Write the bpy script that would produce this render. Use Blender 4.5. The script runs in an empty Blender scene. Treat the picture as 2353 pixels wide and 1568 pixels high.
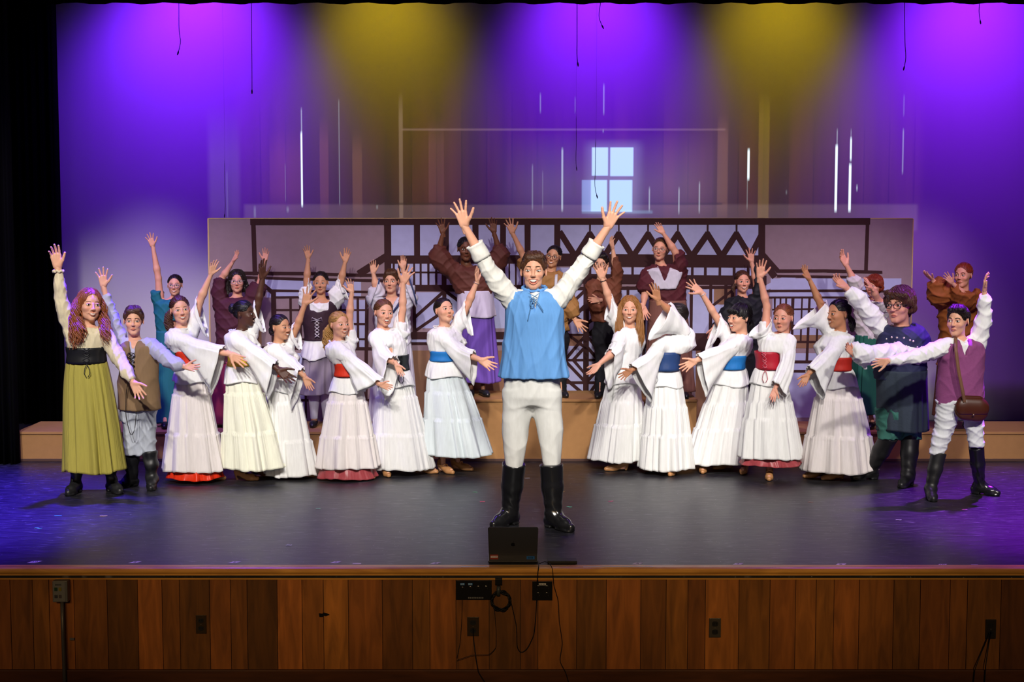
import bpy, math, random, time
import numpy as np
from mathutils import Vector, Matrix
T0 = time.time()
random.seed(7)
RNG = np.random.default_rng(11)
C = bpy.context.scene.collection
SC = bpy.context.scene

# ------------------------------------------------------------------ camera
FPX = 3268.0                      # focal length in pixels of the 2353 x 1568 frame
CAM_Y, CAM_Z, PITCH = -8.31, 2.0, math.radians(4.51)
cd = bpy.data.cameras.new('camera')
cam = bpy.data.objects.new('camera', cd); C.objects.link(cam)
cd.sensor_width = 36.0; cd.lens = 36.0 * FPX / 2353.0
cam.location = (0, CAM_Y, CAM_Z)
cam.rotation_euler = (math.radians(90) - PITCH, 0, 0)
SC.camera = cam
SC.view_settings.view_transform = 'Standard'
SC.view_settings.look = 'None'
SC.view_settings.gamma = 1.0
SC.view_settings.use_curve_mapping = False
SC.view_settings.exposure = 0.0

# ------------------------------------------------------------------ world (dark hall)
w = bpy.data.worlds.new('hall_darkness'); SC.world = w
w.use_nodes = True
w.node_tree.nodes['Background'].inputs[0].default_value = (0.36, 0.30, 0.46, 1)
w.node_tree.nodes['Background'].inputs[1].default_value = 0.045

# ------------------------------------------------------------------ lights
def light(name, kind, loc, target, energy, color, **kw):
    d = bpy.data.lights.new(name, kind)
    o = bpy.data.objects.new(name, d); C.objects.link(o)
    o.location = loc
    v = Vector(target) - Vector(loc)
    o.rotation_euler = v.to_track_quat('-Z', 'Y').to_euler()
    d.energy = energy; d.color = color
    for k, x in kw.items(): setattr(d, k, x)
    return o
R_ = math.radians
# front of house spots, beams cut so that the apron stays dark
for x0, x, e, sz in ((-3.2, -3.9, 2500, 27), (-1.6, -2.0, 2200, 27), (0, 0, 1900, 27), (1.6, 2.0, 2150, 27), (4.3, 3.1, 1900, 22)):
    light('front_spot', 'SPOT', (x0, -6.2, 6.6), (x, 2.65, 0.80), e, (1.0, 0.94, 0.87), spot_size=R_(sz), spot_blend=0.5, shadow_soft_size=0.16)
light('follow_spot', 'SPOT', (0.3, -8.5, 6.2), (0.15, 1.6, 1.15), 2000, (1.0, 0.96, 0.90), spot_size=R_(15), spot_blend=0.35, shadow_soft_size=0.12)
# unseen spots added to brighten the apron boards
for x, e in ((-3.3, 50), (-1.7, 85), (-0.2, 80), (1.3, 85), (2.8, 55)):
    light('apron_fill_lamp', 'SPOT', (x, -7.0, 2.6), (x, 0, -0.10), e*5.5, (1.0, 0.66, 0.30), spot_size=R_(17), spot_blend=0.9, shadow_soft_size=0.3)
# colour wash from the borders, onto the backs and hair
for x, tx, ty, c, e, sz in ((-3.3, -4.5, 1.7, (0.05, 0.0, 1.0), 11000, 46), (-4.2, -3.0, 2.6, (0.14, 0.05, 1.0), 700, 50), (-2.6, -2.2, 2.2, (0.22, 0.10, 1.0), 380, 60), (0, 0, 2.0, (0.4, 0.25, 0.95), 150, 62), (-2.4, -2.3, 0.6, (0.25, 0.08, 1.0), 520, 40), (2.9, 3.0, 0.6, (0.4, 0.08, 1.0), 420, 36), (2.6, 2.6, 2.2, (0.45, 0.15, 0.95), 240, 62), (4.3, 4.3, 1.9, (0.32, 0.01, 1.0), 7000, 44)):
    light('back_wash_lamp', 'SPOT', (x, 3.3, 5.2), (tx, ty, 0.1), e, c, spot_size=R_(sz), spot_blend=0.9, shadow_soft_size=0.08)
# wash on the back row and the painted flat
for x, c, e in ((-3.4, (0.50, 0.28, 1.0), 300), (-1.1, (0.85, 0.48, 0.90), 210), (1.1, (0.95, 0.62, 0.90), 210), (3.4, (0.75, 0.32, 0.95), 280)):
    light('flat_wash_lamp', 'SPOT', (x, 1.6, 5.2), (x, 4.5, 0.9), e*(1.25 if x < -2 else 1.0), c, spot_size=R_(46), spot_blend=1.0, shadow_soft_size=0.3)
# five cyclorama lamps: purple, yellow, purple, yellow, purple
for x, c, e, sz in ((-3.25, (0.20, 0.012, 1.0), 430, 84), (-1.28, (1.0, 0.68, 0.0), 60, 70), (0.85, (0.20, 0.010, 1.0), 320, 78), (2.75, (1.0, 0.68, 0.0), 60, 70), (4.75, (0.20, 0.010, 1.0), 340, 86)):
    light('cyclorama_lamp', 'SPOT', (x, 5.40, 5.0), (x, 6.5, 3.75), e, c, spot_size=R_(sz), spot_blend=1.0, shadow_soft_size=0.25)
# deep purple fill low on the two sides of the cyclorama
light('cyclorama_lamp', 'SPOT', (-3.9, 5.4, 5.0), (-3.9, 6.5, 2.4), 130, (0.12, 0.02, 1.0), spot_size=R_(80), spot_blend=1.0, shadow_soft_size=0.25)
light('cyclorama_lamp', 'SPOT', (4.5, 5.4, 5.0), (4.5, 6.5, 2.4), 120, (0.28, 0.02, 1.0), spot_size=R_(80), spot_blend=1.0, shadow_soft_size=0.25)
# unseen fill spots for the front-light wash at the cyclorama foot
light('cyclorama_foot_fill', 'SPOT', (-3.5, 5.3, 3.0), (-3.9, 6.5, 0.7), 60, (0.75, 0.55, 1.0), spot_size=R_(62), spot_blend=1.0, shadow_soft_size=0.2)
light('cyclorama_foot_fill', 'SPOT', (4.2, 5.3, 3.0), (4.2, 6.5, 0.7), 55, (0.65, 0.25, 1.0), spot_size=R_(60), spot_blend=1.0, shadow_soft_size=0.2)

# ------------------------------------------------------------------ picture helpers
def P(px, py, Y):
    """point of depth Y that stands at a place of the photograph"""
    u = (px - 1176.5) / FPX; v = (784 - py) / FPX
    cp, sp = math.cos(PITCH), math.sin(PITCH)
    d = Vector((u, cp + v*sp, -sp + v*cp))
    t = (Y - CAM_Y) / d.y
    return Vector((d.x*t, Y, CAM_Z + d.z*t))
def ground(px, py, z=0.0):
    v = (784 - py) / FPX
    cp, sp = math.cos(PITCH), math.sin(PITCH)
    t = (z - CAM_Z) / (-sp + v*cp)
    return Vector(((px - 1176.5)/FPX*t, CAM_Y + t*(cp + v*sp), z))
def scale_at(Y): return FPX / ((Y - CAM_Y)*math.cos(PITCH) + 0.9*math.sin(PITCH))

# ------------------------------------------------------------------ materials
def new_mat(name):
    m = bpy.data.materials.new(name); m.use_nodes = True
    nt = m.node_tree
    return m, nt, nt.nodes['Principled BSDF']
MATS = {}
def mat(name, color, rough=0.6, kind=None, metal=0.0, spec=0.3, emit=None, es=0.0, bump=0.3, scale=1.0, alpha=1.0):
    key = (name,)
    if key in MATS: return MATS[key]
    m, nt, b = new_mat(name)
    N, L = nt.nodes, nt.links
    b.inputs['Base Color'].default_value = (*color, 1)
    b.inputs['Roughness'].default_value = rough
    b.inputs['Metallic'].default_value = metal
    b.inputs['Specular IOR Level'].default_value = spec
    if emit: b.inputs['Emission Color'].default_value = (*emit, 1); b.inputs['Emission Strength'].default_value = es
    if kind:
        tc = N.new('ShaderNodeTexCoord'); mp = N.new('ShaderNodeMapping')
        L.new(tc.outputs['Object'], mp.inputs['Vector'])
        nz = N.new('ShaderNodeTexNoise'); L.new(mp.outputs[0], nz.inputs['Vector'])
        ramp = N.new('ShaderNodeMixRGB'); ramp.blend_type = 'MIX'
        c0 = tuple(x*0.86 for x in color); c1 = tuple(min(1, x*1.08) for x in color)
        if kind == 'cloth':
            mp.inputs['Scale'].default_value = (60*scale, 60*scale, 14*scale); nz.inputs['Scale'].default_value = 1.0; nz.inputs['Detail'].default_value = 4
        elif kind == 'fold':      # vertical crinkle
            mp.inputs['Scale'].default_value = (75*scale, 75*scale, 5*scale); nz.inputs['Scale'].default_value = 1.0; nz.inputs['Detail'].default_value = 3
        elif kind == 'hair':
            mp.inputs['Scale'].default_value = (170, 60, 22); nz.inputs['Scale'].default_value = 1.0; nz.inputs['Detail'].default_value = 3
            c0 = tuple(x*0.5 for x in color); c1 = tuple(min(1, x*1.5) for x in color)
        elif kind == 'skin':
            nz.inputs['Scale'].default_value = 18; nz.inputs['Detail'].default_value = 3
            c0 = (color[0]*0.93, color[1]*0.85, color[2]*0.84); c1 = tuple(min(1, x*1.04) for x in color)
            b.inputs['Subsurface Weight'].default_value = 0.10; b.inputs['Subsurface Radius'].default_value = (1, .35, .2); b.inputs['Subsurface Scale'].default_value = 0.01
        else:
            nz.inputs['Scale'].default_value = 9*scale; nz.inputs['Detail'].default_value = 5
        ramp.inputs[1].default_value = (*c0, 1); ramp.inputs[2].default_value = (*c1, 1)
        L.new(nz.outputs['Fac'], ramp.inputs[0]); last = ramp.outputs[0]
        if kind == 'skin':
            at = N.new('ShaderNodeAttribute'); at.attribute_name = 'tint'; sp = N.new('ShaderNodeSeparateColor'); L.new(at.outputs['Color'], sp.inputs[0])
            for i, c_ in ((1, (color[0]*1.0, color[1]*0.66, color[2]*0.62)), (2, (color[0]*0.62, color[1]*0.50, color[2]*0.50)), (0, (color[0]*0.80, color[1]*0.38, color[2]*0.38))):
                mx = N.new('ShaderNodeMixRGB'); L.new(sp.outputs[i], mx.inputs[0]); L.new(last, mx.inputs[1]); mx.inputs[2].default_value = (*c_, 1); last = mx.outputs[0]
        L.new(last, b.inputs['Base Color'])
        bp = N.new('ShaderNodeBump'); bp.inputs['Strength'].default_value = bump; bp.inputs['Distance'].default_value = 0.004 if kind != 'skin' else 0.0006
        L.new(nz.outputs['Fac'], bp.inputs['Height']); L.new(bp.outputs[0], b.inputs['Normal'])
    MATS[key] = m
    return m
def rgb(h):
    """sRGB hex to linear"""
    v = [int(h[i:i+2], 16)/255 for i in (0, 2, 4)]
    return tuple(x/12.92 if x <= .04045 else ((x+.055)/1.055)**2.4 for x in v)

# ------------------------------------------------------------------ mesh helpers
def mk_mesh(name, V, F, mats, mi=None, smooth=True, tint=None):
    V = np.asarray(V, np.float32); F = np.asarray(F, np.int32)
    me = bpy.data.meshes.new(name)
    me.vertices.add(len(V)); me.vertices.foreach_set('co', V.ravel())
    n = F.shape[1]
    me.loops.add(F.size); me.polygons.add(len(F))
    me.polygons.foreach_set('loop_start', np.arange(0, F.size, n, dtype=np.int32))
    me.polygons.foreach_set('loop_total', np.full(len(F), n, np.int32))
    me.loops.foreach_set('vertex_index', F.ravel())
    if mi is not None: me.polygons.foreach_set('material_index', np.asarray(mi, np.int32))
    me.polygons.foreach_set('use_smooth', np.full(len(F), smooth, dtype=bool))
    me.update(calc_edges=True)
    if tint is not None:
        at = me.color_attributes.new('tint', 'FLOAT_COLOR', 'POINT'); at.data.foreach_set('color', np.asarray(tint, np.float32).ravel())
    for m in mats: me.materials.append(m)
    return me
def obj(name, me, parent=None, loc=None):
    o = bpy.data.objects.new(name, me); C.objects.link(o)
    if parent is not None: o.parent = parent
    if loc is not None: o.location = loc
    return o
def tag(o, label=None, cat=None, group=None, kind=None):
    if label: o['label'] = label
    if cat: o['category'] = cat
    if group: o['group'] = group
    if kind: o['kind'] = kind
    return o
def empty(name, loc):
    o = bpy.data.objects.new(name, None); C.objects.link(o); o.location = loc; o.empty_display_size = 0.1
    return o
class MB:
    """collects quads / polygons of one mesh"""
    def __init__(s): s.v = []; s.f = []; s.m = []
    def add(s, vs, fs, m=0):
        o = len(s.v); s.v += [tuple(v) for v in vs]
        for f in fs: s.f.append(tuple(i+o for i in f)); s.m.append(m)
    def box(s, a, b, m=0):
        x0, y0, z0 = a; x1, y1, z1 = b
        s.add([(x0,y0,z0),(x1,y0,z0),(x1,y1,z0),(x0,y1,z0),(x0,y0,z1),(x1,y0,z1),(x1,y1,z1),(x0,y1,z1)],
              [(0,3,2,1),(4,5,6,7),(0,1,5,4),(1,2,6,5),(2,3,7,6),(3,0,4,7)], m)
    def tube(s, pts, r, n=8, m=0):
        pts = [Vector(p) for p in pts]; rr = r if hasattr(r, '__len__') else [r]*len(pts)
        vs = []; up = Vector((0.13, 0.31, 0.94)).normalized()
        for i, p in enumerate(pts):
            d = (pts[min(i+1, len(pts)-1)] - pts[max(i-1, 0)]).normalized()
            if abs(d.dot(up)) > 0.97: u = d.cross(Vector((1, 0, 0))).normalized()
            else: u = d.cross(up).normalized()
            w_ = d.cross(u)
            for k in range(n):
                t = 2*math.pi*k/n
                vs.append(p + (u*math.cos(t) + w_*math.sin(t))*rr[i])
        fs = []
        for i in range(len(pts)-1):
            for k in range(n):
                k2 = (k+1) % n
                fs.append((i*n+k, i*n+k2, (i+1)*n+k2, (i+1)*n+k))
        fs.append(tuple(range(n-1, -1, -1))); fs.append(tuple((len(pts)-1)*n + k for k in range(n)))
        s.add(vs, fs, m)
    def build(s, name, mats, parent=None, smooth=False, bevel=0, loc=None):
        me = bpy.data.meshes.new(name)
        if not isinstance(mats, (list, tuple)): mats = [mats]
        for m in mats: me.materials.append(m)
        off = Vector(loc) if loc is not None else None
        vs = s.v if off is None else [tuple(Vector(v)-off) for v in s.v]
        me.from_pydata(vs, [], s.f)
        for p, m in zip(me.polygons, s.m): p.material_index = m; p.use_smooth = smooth
        me.update()
        o = obj(name, me, parent, loc)
        if bevel:
            b = o.modifiers.new('bevel', 'BEVEL'); b.width = bevel; b.segments = 2; b.limit_method = 'ANGLE'
        return o

# ------------------------------------------------------------------ signed distance modelling
class Field:
    def __init__(s, lo, hi, h):
        s.h = h; s.lo = np.array(lo, np.float32)
        n = np.ceil((np.array(hi) - np.array(lo)) / h).astype(int) + 1
        s.n = n; s.f = np.full(n, 0.5, np.float32)
        s.ax = [(s.lo[i] + h*np.arange(n[i])).astype(np.float32) for i in range(3)]
    def region(s, lo, hi):
        a = [max(0, int((lo[i]-s.lo[i])/s.h)) for i in range(3)]
        b = [min(s.n[i], int((hi[i]-s.lo[i])/s.h)+2) for i in range(3)]
        if any(b[i] <= a[i] for i in range(3)): return None
        sl = tuple(slice(a[i], b[i]) for i in range(3))
        X = s.ax[0][sl[0]][:, None, None]; Y = s.ax[1][sl[1]][None, :, None]; Z = s.ax[2][sl[2]][None, None, :]
        return sl, X, Y, Z
    def union(s, sl, d, k):
        f = s.f[sl]
        if k <= 0: s.f[sl] = np.minimum(f, d); return
        h = np.clip(0.5 + 0.5*(f - d)/k, 0, 1)
        s.f[sl] = f + (d - f)*h - k*h*(1-h)
    def cut(s, sl, d, k):
        f = s.f[sl]; d = -d
        if k <= 0: s.f[sl] = np.maximum(f, d); return
        h = np.clip(0.5 - 0.5*(f - d)/k, 0, 1)
        s.f[sl] = f + (d - f)*h + k*h*(1-h)
    def cap(s, a, b, ra, rb, k=0.02, flat=None, cut=False):
        a = np.array(a, np.float32); b = np.array(b, np.float32)
        m = max(ra, rb) + max(k, 0.0)*1.5 + 0.03
        r = s.region(np.minimum(a, b)-m, np.maximum(a, b)+m)
        if r is None: return
        sl, X, Y, Z = r
        ab = b - a; L2 = float(ab @ ab) + 1e-9
        t = np.clip(((X-a[0])*ab[0] + (Y-a[1])*ab[1] + (Z-a[2])*ab[2]) / L2, 0, 1)
        dx = X - a[0] - t*ab[0]; dy = Y - a[1] - t*ab[1]; dz = Z - a[2] - t*ab[2]
        if flat is not None:
            n, q = flat; e = (dx*n[0] + dy*n[1] + dz*n[2])*(1.0/q - 1)
            dx = dx + e*n[0]; dy = dy + e*n[1]; dz = dz + e*n[2]
        d = np.sqrt(dx*dx + dy*dy + dz*dz) - (ra + (rb-ra)*t)
        (s.cut if cut else s.union)(sl, d, k)
    def ell(s, c, r, k=0.02, cut=False, M=None):
        m = max(r) + max(k, 0)*1.5 + 0.03
        g = s.region([c[i]-m for i in range(3)], [c[i]+m for i in range(3)])
        if g is None: return
        sl, X, Y, Z = g
        dx, dy, dz = X-c[0], Y-c[1], Z-c[2]
        if M is not None:
            M = np.array(M); dx, dy, dz = (M[0][0]*dx+M[1][0]*dy+M[2][0]*dz, M[0][1]*dx+M[1][1]*dy+M[2][1]*dz, M[0][2]*dx+M[1][2]*dy+M[2][2]*dz)
        q = np.sqrt((dx/r[0])**2 + (dy/r[1])**2 + (dz/r[2])**2)
        q2 = np.sqrt((dx/r[0]**2)**2 + (dy/r[1]**2)**2 + (dz/r[2]**2)**2) + 1e-6
        d = q*(q-1)/q2
        (s.cut if cut else s.union)(sl, d, k)
    def stack(s, st, k=0.02, yaw=0.0, pleat=None):
        """st: list of (x, y, z, a, b) ellipse stations from top to bottom"""
        st = sorted(st, key=lambda q: q[2]); A = np.array(st, np.float32)
        mx = A[:, 3:5].max() + k*1.5 + 0.03
        r = s.region([A[:,0].min()-mx, A[:,1].min()-mx, A[0,2]-0.06], [A[:,0].max()+mx, A[:,1].max()+mx, A[-1,2]+0.06])
        if r is None: return
        sl, X, Y, Z = r
        z = Z.ravel(); zc = np.clip(z, A[0,2], A[-1,2])
        # smooth interpolation
        def ip(c):
            zz = np.linspace(A[0,2], A[-1,2], 60); v = np.interp(zz, A[:,2], A[:,c])
            kern = np.array([1,2,3,2,1.])/9; vp = np.pad(v, 2, mode='edge'); v = np.convolve(vp, kern, 'valid')
            return np.interp(zc, zz, v).astype(np.float32)[None, None, :]
        cx, cy, a, b = ip(0), ip(1), ip(3), ip(4)
        dx = X-cx; dy = Y-cy
        if yaw: c_, s_ = math.cos(yaw), math.sin(yaw); dx, dy = c_*dx + s_*dy, -s_*dx + c_*dy
        if pleat:
            n, amp = pleat; th = np.arctan2(dy/b, dx/a); w_ = 1 + amp*np.sin(n*th + 1.3*np.sin(3*th))*np.clip((A[-1,2]-Z)/(A[-1,2]-A[0,2]), 0, 1)
            a = a*w_; b = b*w_
        q = np.sqrt((dx/a)**2 + (dy/b)**2)
        d = (q - 1)*np.minimum(a, b)
        d = np.maximum(d, np.maximum(A[0,2]-Z, Z-A[-1,2]))
        s.union(sl, d, k)
    def keep(s, fn):
        """f = max(f, fn(X,Y,Z)) on the whole grid"""
        X = s.ax[0][:, None, None]; Y = s.ax[1][None, :, None]; Z = s.ax[2][None, None, :]
        s.f = np.maximum(s.f, fn(X, Y, Z).astype(np.float32) if not np.isscalar(fn) else s.f)
    def mesh(s):
        f = s.f
        ins = f < 0
        n = np.array(f.shape)
        c = np.zeros(n-1, np.int8)
        for i in (0, 1):
            for j in (0, 1):
                for k in (0, 1):
                    c += ins[i:n[0]-1+i, j:n[1]-1+j, k:n[2]-1+k]
        act = (c > 0) & (c < 8)
        I = np.argwhere(act)
        if len(I) == 0: return np.zeros((0,3)), np.zeros((0,4), int)
        idx = np.full(act.shape, -1, np.int32); idx[act] = np.arange(len(I))
        acc = np.zeros((len(I), 3), np.float32); cnt = np.zeros(len(I), np.float32)
        for ax in range(3):
            o1, o2 = [a for a in range(3) if a != ax]
            for p in (0, 1):
                for q in (0, 1):
                    A = I.copy(); A[:, o1] += p; A[:, o2] += q
                    B = A.copy(); B[:, ax] += 1
                    fa = f[A[:,0], A[:,1], A[:,2]]; fb = f[B[:,0], B[:,1], B[:,2]]
                    m = (fa < 0) != (fb < 0)
                    t = np.where(m, fa/(fa-fb+1e-12), 0)
                    pt = A.astype(np.float32); pt[:, ax] += t
                    acc[m] += pt[m]; cnt[m] += 1
        V = acc / cnt[:, None] * s.h + s.lo
        Fs = []
        for ax in range(3):
            o1, o2 = [(1, 2), (2, 0), (0, 1)][ax]
            sa = [slice(None)]*3; sb = [slice(None)]*3
            sa[ax] = slice(0, -1); sb[ax] = slice(1, None)
            for o in (o1, o2): sa[o] = slice(1, -1); sb[o] = slice(1, -1)
            a = ins[tuple(sa)]; b = ins[tuple(sb)]
            E = np.argwhere(a != b)
            if len(E) == 0: continue
            flip = a[E[:,0], E[:,1], E[:,2]]
            E[:, o1] += 1; E[:, o2] += 1
            q = []
            for d1, d2 in ((-1,-1), (0,-1), (0,0), (-1,0)):
                K = E.copy(); K[:, o1] += d1; K[:, o2] += d2
                q.append(idx[K[:,0], K[:,1], K[:,2]])
            Q = np.stack(q, 1)
            Q[~flip] = Q[~flip][:, ::-1]
            Fs.append(Q)
        F = np.concatenate(Fs)
        return V, F[(F >= 0).all(1)]
def normals(V, F):
    a, b, c, d = (V[F[:, i]] for i in range(4))
    fn = np.cross(c-a, d-b)
    N = np.zeros_like(V)
    for i in range(4): np.add.at(N, F[:, i], fn)
    return N / (np.linalg.norm(N, axis=1, keepdims=True) + 1e-9)
def relax(V, F, it=2):
    for _ in range(it):
        S = np.zeros_like(V); n = np.zeros(len(V))
        for i in range(4):
            np.add.at(S, F[:, i], V[F[:, (i+1) % 4]] + V[F[:, (i+3) % 4]]); np.add.at(n, F[:, i], 2)
        V = V*0.4 + 0.6*S/(n[:, None]+1e-9)
    return V
def wrinkle(V, amp, fr=(22, 22, 34), seed=0):
    x, y, z = V[:,0]*fr[0], V[:,1]*fr[1], V[:,2]*fr[2]
    w_ = 0.8*np.sin(z + 1.8*np.sin(0.6*x + seed) + 1.1*np.sin(0.9*y+seed*2)) + 0.4*np.sin(2.3*x - 0.7*z + 1.5*np.sin(y*1.3+seed))
    r1 = (1-np.abs(np.sin(0.9*z + 1.1*x + 1.6*np.sin(0.7*x+0.9*y+seed) + seed)))**2.5
    r2 = (1-np.abs(np.sin(1.1*z - 1.3*x + 1.7*np.sin(0.8*y-0.6*x+seed*2) + seed*3)))**2.5
    return amp*(0.8*w_ + 1.5*r1 + 1.3*r2 - 0.6)[:, None]
# ------------------------------------------------------------------ head template (metres, face towards -y, 0.225 tall)
def patch_grid(outline, surf, off, n=7):
    """closed outline [(x, z)] -> fan of rings conforming to the face; returns V, F(quads)"""
    o = np.array(outline); c = o.mean(0); m = len(o); V = []
    for j in range(n+1):
        t = j/n
        for x, z in c + (o-c)*t: V.append((x, surf(x, z) - off, z))
    V = np.array(V); F = []
    for j in range(n):
        for k in range(m):
            k2 = (k+1) % m; F.append((j*m+k, j*m+k2, (j+1)*m+k2, (j+1)*m+k))
    return V, np.array(F)
def head_template(kind, h=0.0022):
    """kind: expression + ' man' or ' girl'; returns V, F, material index (0 skin, 2 eye white, 3 iris, 4 brow, 5 teeth, 6 mouth), tint"""
    kind, sex = kind.split(' ')
    girl = sex == 'girl'
    g = Field((-0.10, -0.13, -0.19), (0.10, 0.125, 0.125), h)
    g.ell((0, 0.014, 0.030), (0.073, 0.092, 0.082), 0)
    if girl:
        g.ell((0, -0.024, -0.026), (0.0600, 0.058, 0.076), 0.03)
        g.cap((-0.020, -0.034, -0.068), (0.020, -0.034, -0.068), 0.025, 0.025, 0.03)
        g.cap((-0.005, -0.062, -0.093), (0.005, -0.062, -0.093), 0.0135, 0.0135, 0.024)
    else:
        g.ell((0, -0.026, -0.030), (0.0535, 0.060, 0.080), 0.03)
        g.cap((-0.021, -0.032, -0.072), (0.021, -0.032, -0.072), 0.024, 0.024, 0.026)
        g.cap((-0.010, -0.063, -0.095), (0.010, -0.063, -0.095), 0.015, 0.015, 0.022)
    up = 0.005 if kind != 'calm' else 0
    EX, EZ = 0.0315, 0.002
    for s in (-1, 1):
        g.ell((s*0.036, -0.060, -0.026+up), (0.023, 0.022 + (0.002 if kind != 'calm' else 0), 0.018), 0.024)
        g.ell((s*EX, -0.100, EZ), (0.0185, 0.017, 0.0130), 0.014, cut=True)
        if not girl: g.cap((s*0.014, -0.0850, 0.022), (s*0.045, -0.0735, 0.021), 0.0065, 0.005, 0.012)
        g.ell((s*EX, -0.0740, EZ), (0.0130, 0.0130, 0.0125), 0.002)
        g.cap((s*0.019, -0.0825, EZ+0.0075), (s*0.0315, -0.0865, EZ+0.0105), 0.0030, 0.0034, 0.004)
        g.cap((s*0.0315, -0.0865, EZ+0.0105), (s*0.0445, -0.0770, EZ+0.0055), 0.0034, 0.0028, 0.004)
        nr = 0.85 if girl else 1.0
        g.ell((s*0.0095*nr, -0.0935, -0.030), (0.0066*nr, 0.0080*nr, 0.0056*nr), 0.006)
        M = Matrix.Rotation(s*0.35, 3, 'Z') @ Matrix.Rotation(-0.15, 3, 'X')
        g.ell((s*0.0755, 0.012, 0.000), (0.0060, 0.016, 0.028), 0.005, M=M)
        g.ell((s*0.0800, 0.008, 0.004), (0.0045, 0.008, 0.015), 0.003, cut=True, M=M)
    if girl: g.cap((0, -0.0840, 0.008), (0, -0.0985, -0.024), 0.0052, 0.0080, 0.013)
    else: g.cap((0, -0.0860, 0.014), (0, -0.1030, -0.026), 0.0062, 0.0088, 0.012)
    zt, zl = {'laugh': (-0.0490, -0.0775), 'smile': (-0.0540, -0.0670), 'calm': (-0.0560, -0.0645)}[kind]
    cw, cz = {'laugh': (0.0290, -0.0490), 'smile': (0.0275, -0.0505), 'calm': (0.0200, -0.0590)}[kind]
    if sex == 'girl': cw *= 0.90
    for s in (-1, 1):
        cy = lambda t_: -0.0870 + 0.0105*t_*t_
        for ta, tb_ in ((0, 0.35), (0.35, 0.7), (0.7, 0.97)):
            g.cap((s*cw*ta, cy(ta), zt*(1-ta**2) + cz*ta**2), (s*cw*tb_, cy(tb_), zt*(1-tb_**2) + cz*tb_**2), 0.0042 - 0.0015*ta, 0.0042 - 0.0015*tb_, 0.005)
            g.cap((s*cw*ta, cy(ta)+0.002, zl*(1-ta**3) + cz*ta**3), (s*cw*tb_, cy(tb_)+0.002, zl*(1-tb_**3) + cz*tb_**3), 0.0048 - 0.0020*ta, 0.0048 - 0.0020*tb_, 0.005)
        if kind != 'calm': g.cap((s*0.012, -0.087, -0.030), (s*(cw+0.007), -0.070, cz-0.004), 0.002, 0.0015, 0.012)
    if kind == 'laugh': g.ell((0, -0.096, -0.0620), (0.0215, 0.020, 0.0125), 0.004, cut=True)
    g.cap((0, 0.018, -0.060), (0, 0.030, -0.180), 0.046, 0.047, 0.025)
    V, F = g.mesh(); V = relax(V, F, 1)
    front = V[V[:, 1] < -0.02]
    def surf(x, z):
        d = (front[:, 0]-x)**2 + (front[:, 2]-z)**2
        i = np.argsort(d)[:14]; i = i[np.argsort(front[i, 1])[:7]]
        w_ = 1/(d[i] + 1e-6); return float((front[i, 1]*w_).sum()/w_.sum())
    x, y, z = np.abs(V[:, 0]), V[:, 1], V[:, 2]
    T = np.zeros((len(V), 4), np.float32)
    # lips
    t = np.clip(x/cw, 0, 1); top_ = zt*(1-t**2) + cz*t**2; bot_ = zl*(1-t**3) + cz*t**3; mid = (top_+bot_)/2; half = (top_-bot_)/2 + 0.0036*(1-t**2)**0.5
    a = 0.75*np.clip((half + 0.0006 - np.abs(z-mid))/0.0016, 0, 1)*(y < -0.06)*np.clip((cw*1.04-x)/0.002, 0, 1)
    T[:, 0] = a
    T[:, 1] = 0.45*np.exp(-((x-0.038)/0.016)**2 - ((z+0.024)/0.014)**2)*(y < -0.03)      # cheek colour
    T[:, 2] = 0.45*np.exp(-((x-EX)/0.015)**2 - ((z-EZ-0.006)/0.008)**2)*(y < -0.06)         # eye make-up
    VV = [V]; FF = [F]; MI = [np.zeros(len(F), int)]; TT = [T]; o = len(V)
    def put(v, f, m):
        nonlocal o
        VV.append(np.asarray(v, float)); FF.append(np.asarray(f) + o); MI.append(np.full(len(f), m)); TT.append(np.zeros((len(v), 4), np.float32)); o += len(v)
    ew, eh1, eh2 = (0.0138, 0.0076, 0.0052) if girl else (0.0135, 0.0064, 0.0046)
    if kind != 'calm': eh2 -= 0.0010; eh1 -= 0.0006
    for s in (-1, 1):
        ang = np.linspace(0, 2*np.pi, 32, endpoint=False)
        ox = ew*np.cos(ang); oz = np.where(np.sin(ang) > 0, eh1, eh2)*np.sign(np.sin(ang))*np.abs(np.sin(ang))**1.15 + 0.0016*np.cos(ang)*1.0*(1)
        out = [(s*(EX+a_), EZ + 0.0008 + b_) for a_, b_ in zip(ox, oz)]
        def es(px_, pz_, r=0.0150):
            q = (px_-s*EX)**2 + (pz_-EZ)**2; return -0.0735 - math.sqrt(max(r*r - q*0.80, 1e-6)) + 0.0008
        v, f = patch_grid(out, es, 0.0003)
        put(v, f if s > 0 else f[:, ::-1], 2)
        ri = 0.0062 if girl else 0.0056
        out = [(s*EX - 0.0004 + ri*math.cos(a_), min(EZ + 0.0012 + ri*math.sin(a_), EZ + 0.0008 + eh1*0.93)) for a_ in ang]
        v, f = patch_grid(out, es, 0.0008, 3); put(v, f, 3)
        # lashes / lid line
        pts = [np.array((s*(EX+ew*1.05*math.cos(a_)), 0, EZ + 0.0010 + eh1*abs(math.sin(a_))**1.15 + 0.0016*math.cos(a_))) for a_ in np.linspace(0.02*np.pi, 0.98*np.pi, 13)]
        for q in pts: q[1] = min(es(q[0], q[2]), surf(q[0], q[2])) - 0.0004
        pv, pf = strand_mesh([(np.array(pts), 0.0011 if girl else 0.0008)], 0, 5); put(pv, pf, 4)
        # brow
        bz = 0.0235 if girl else 0.0230
        pts = []
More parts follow.
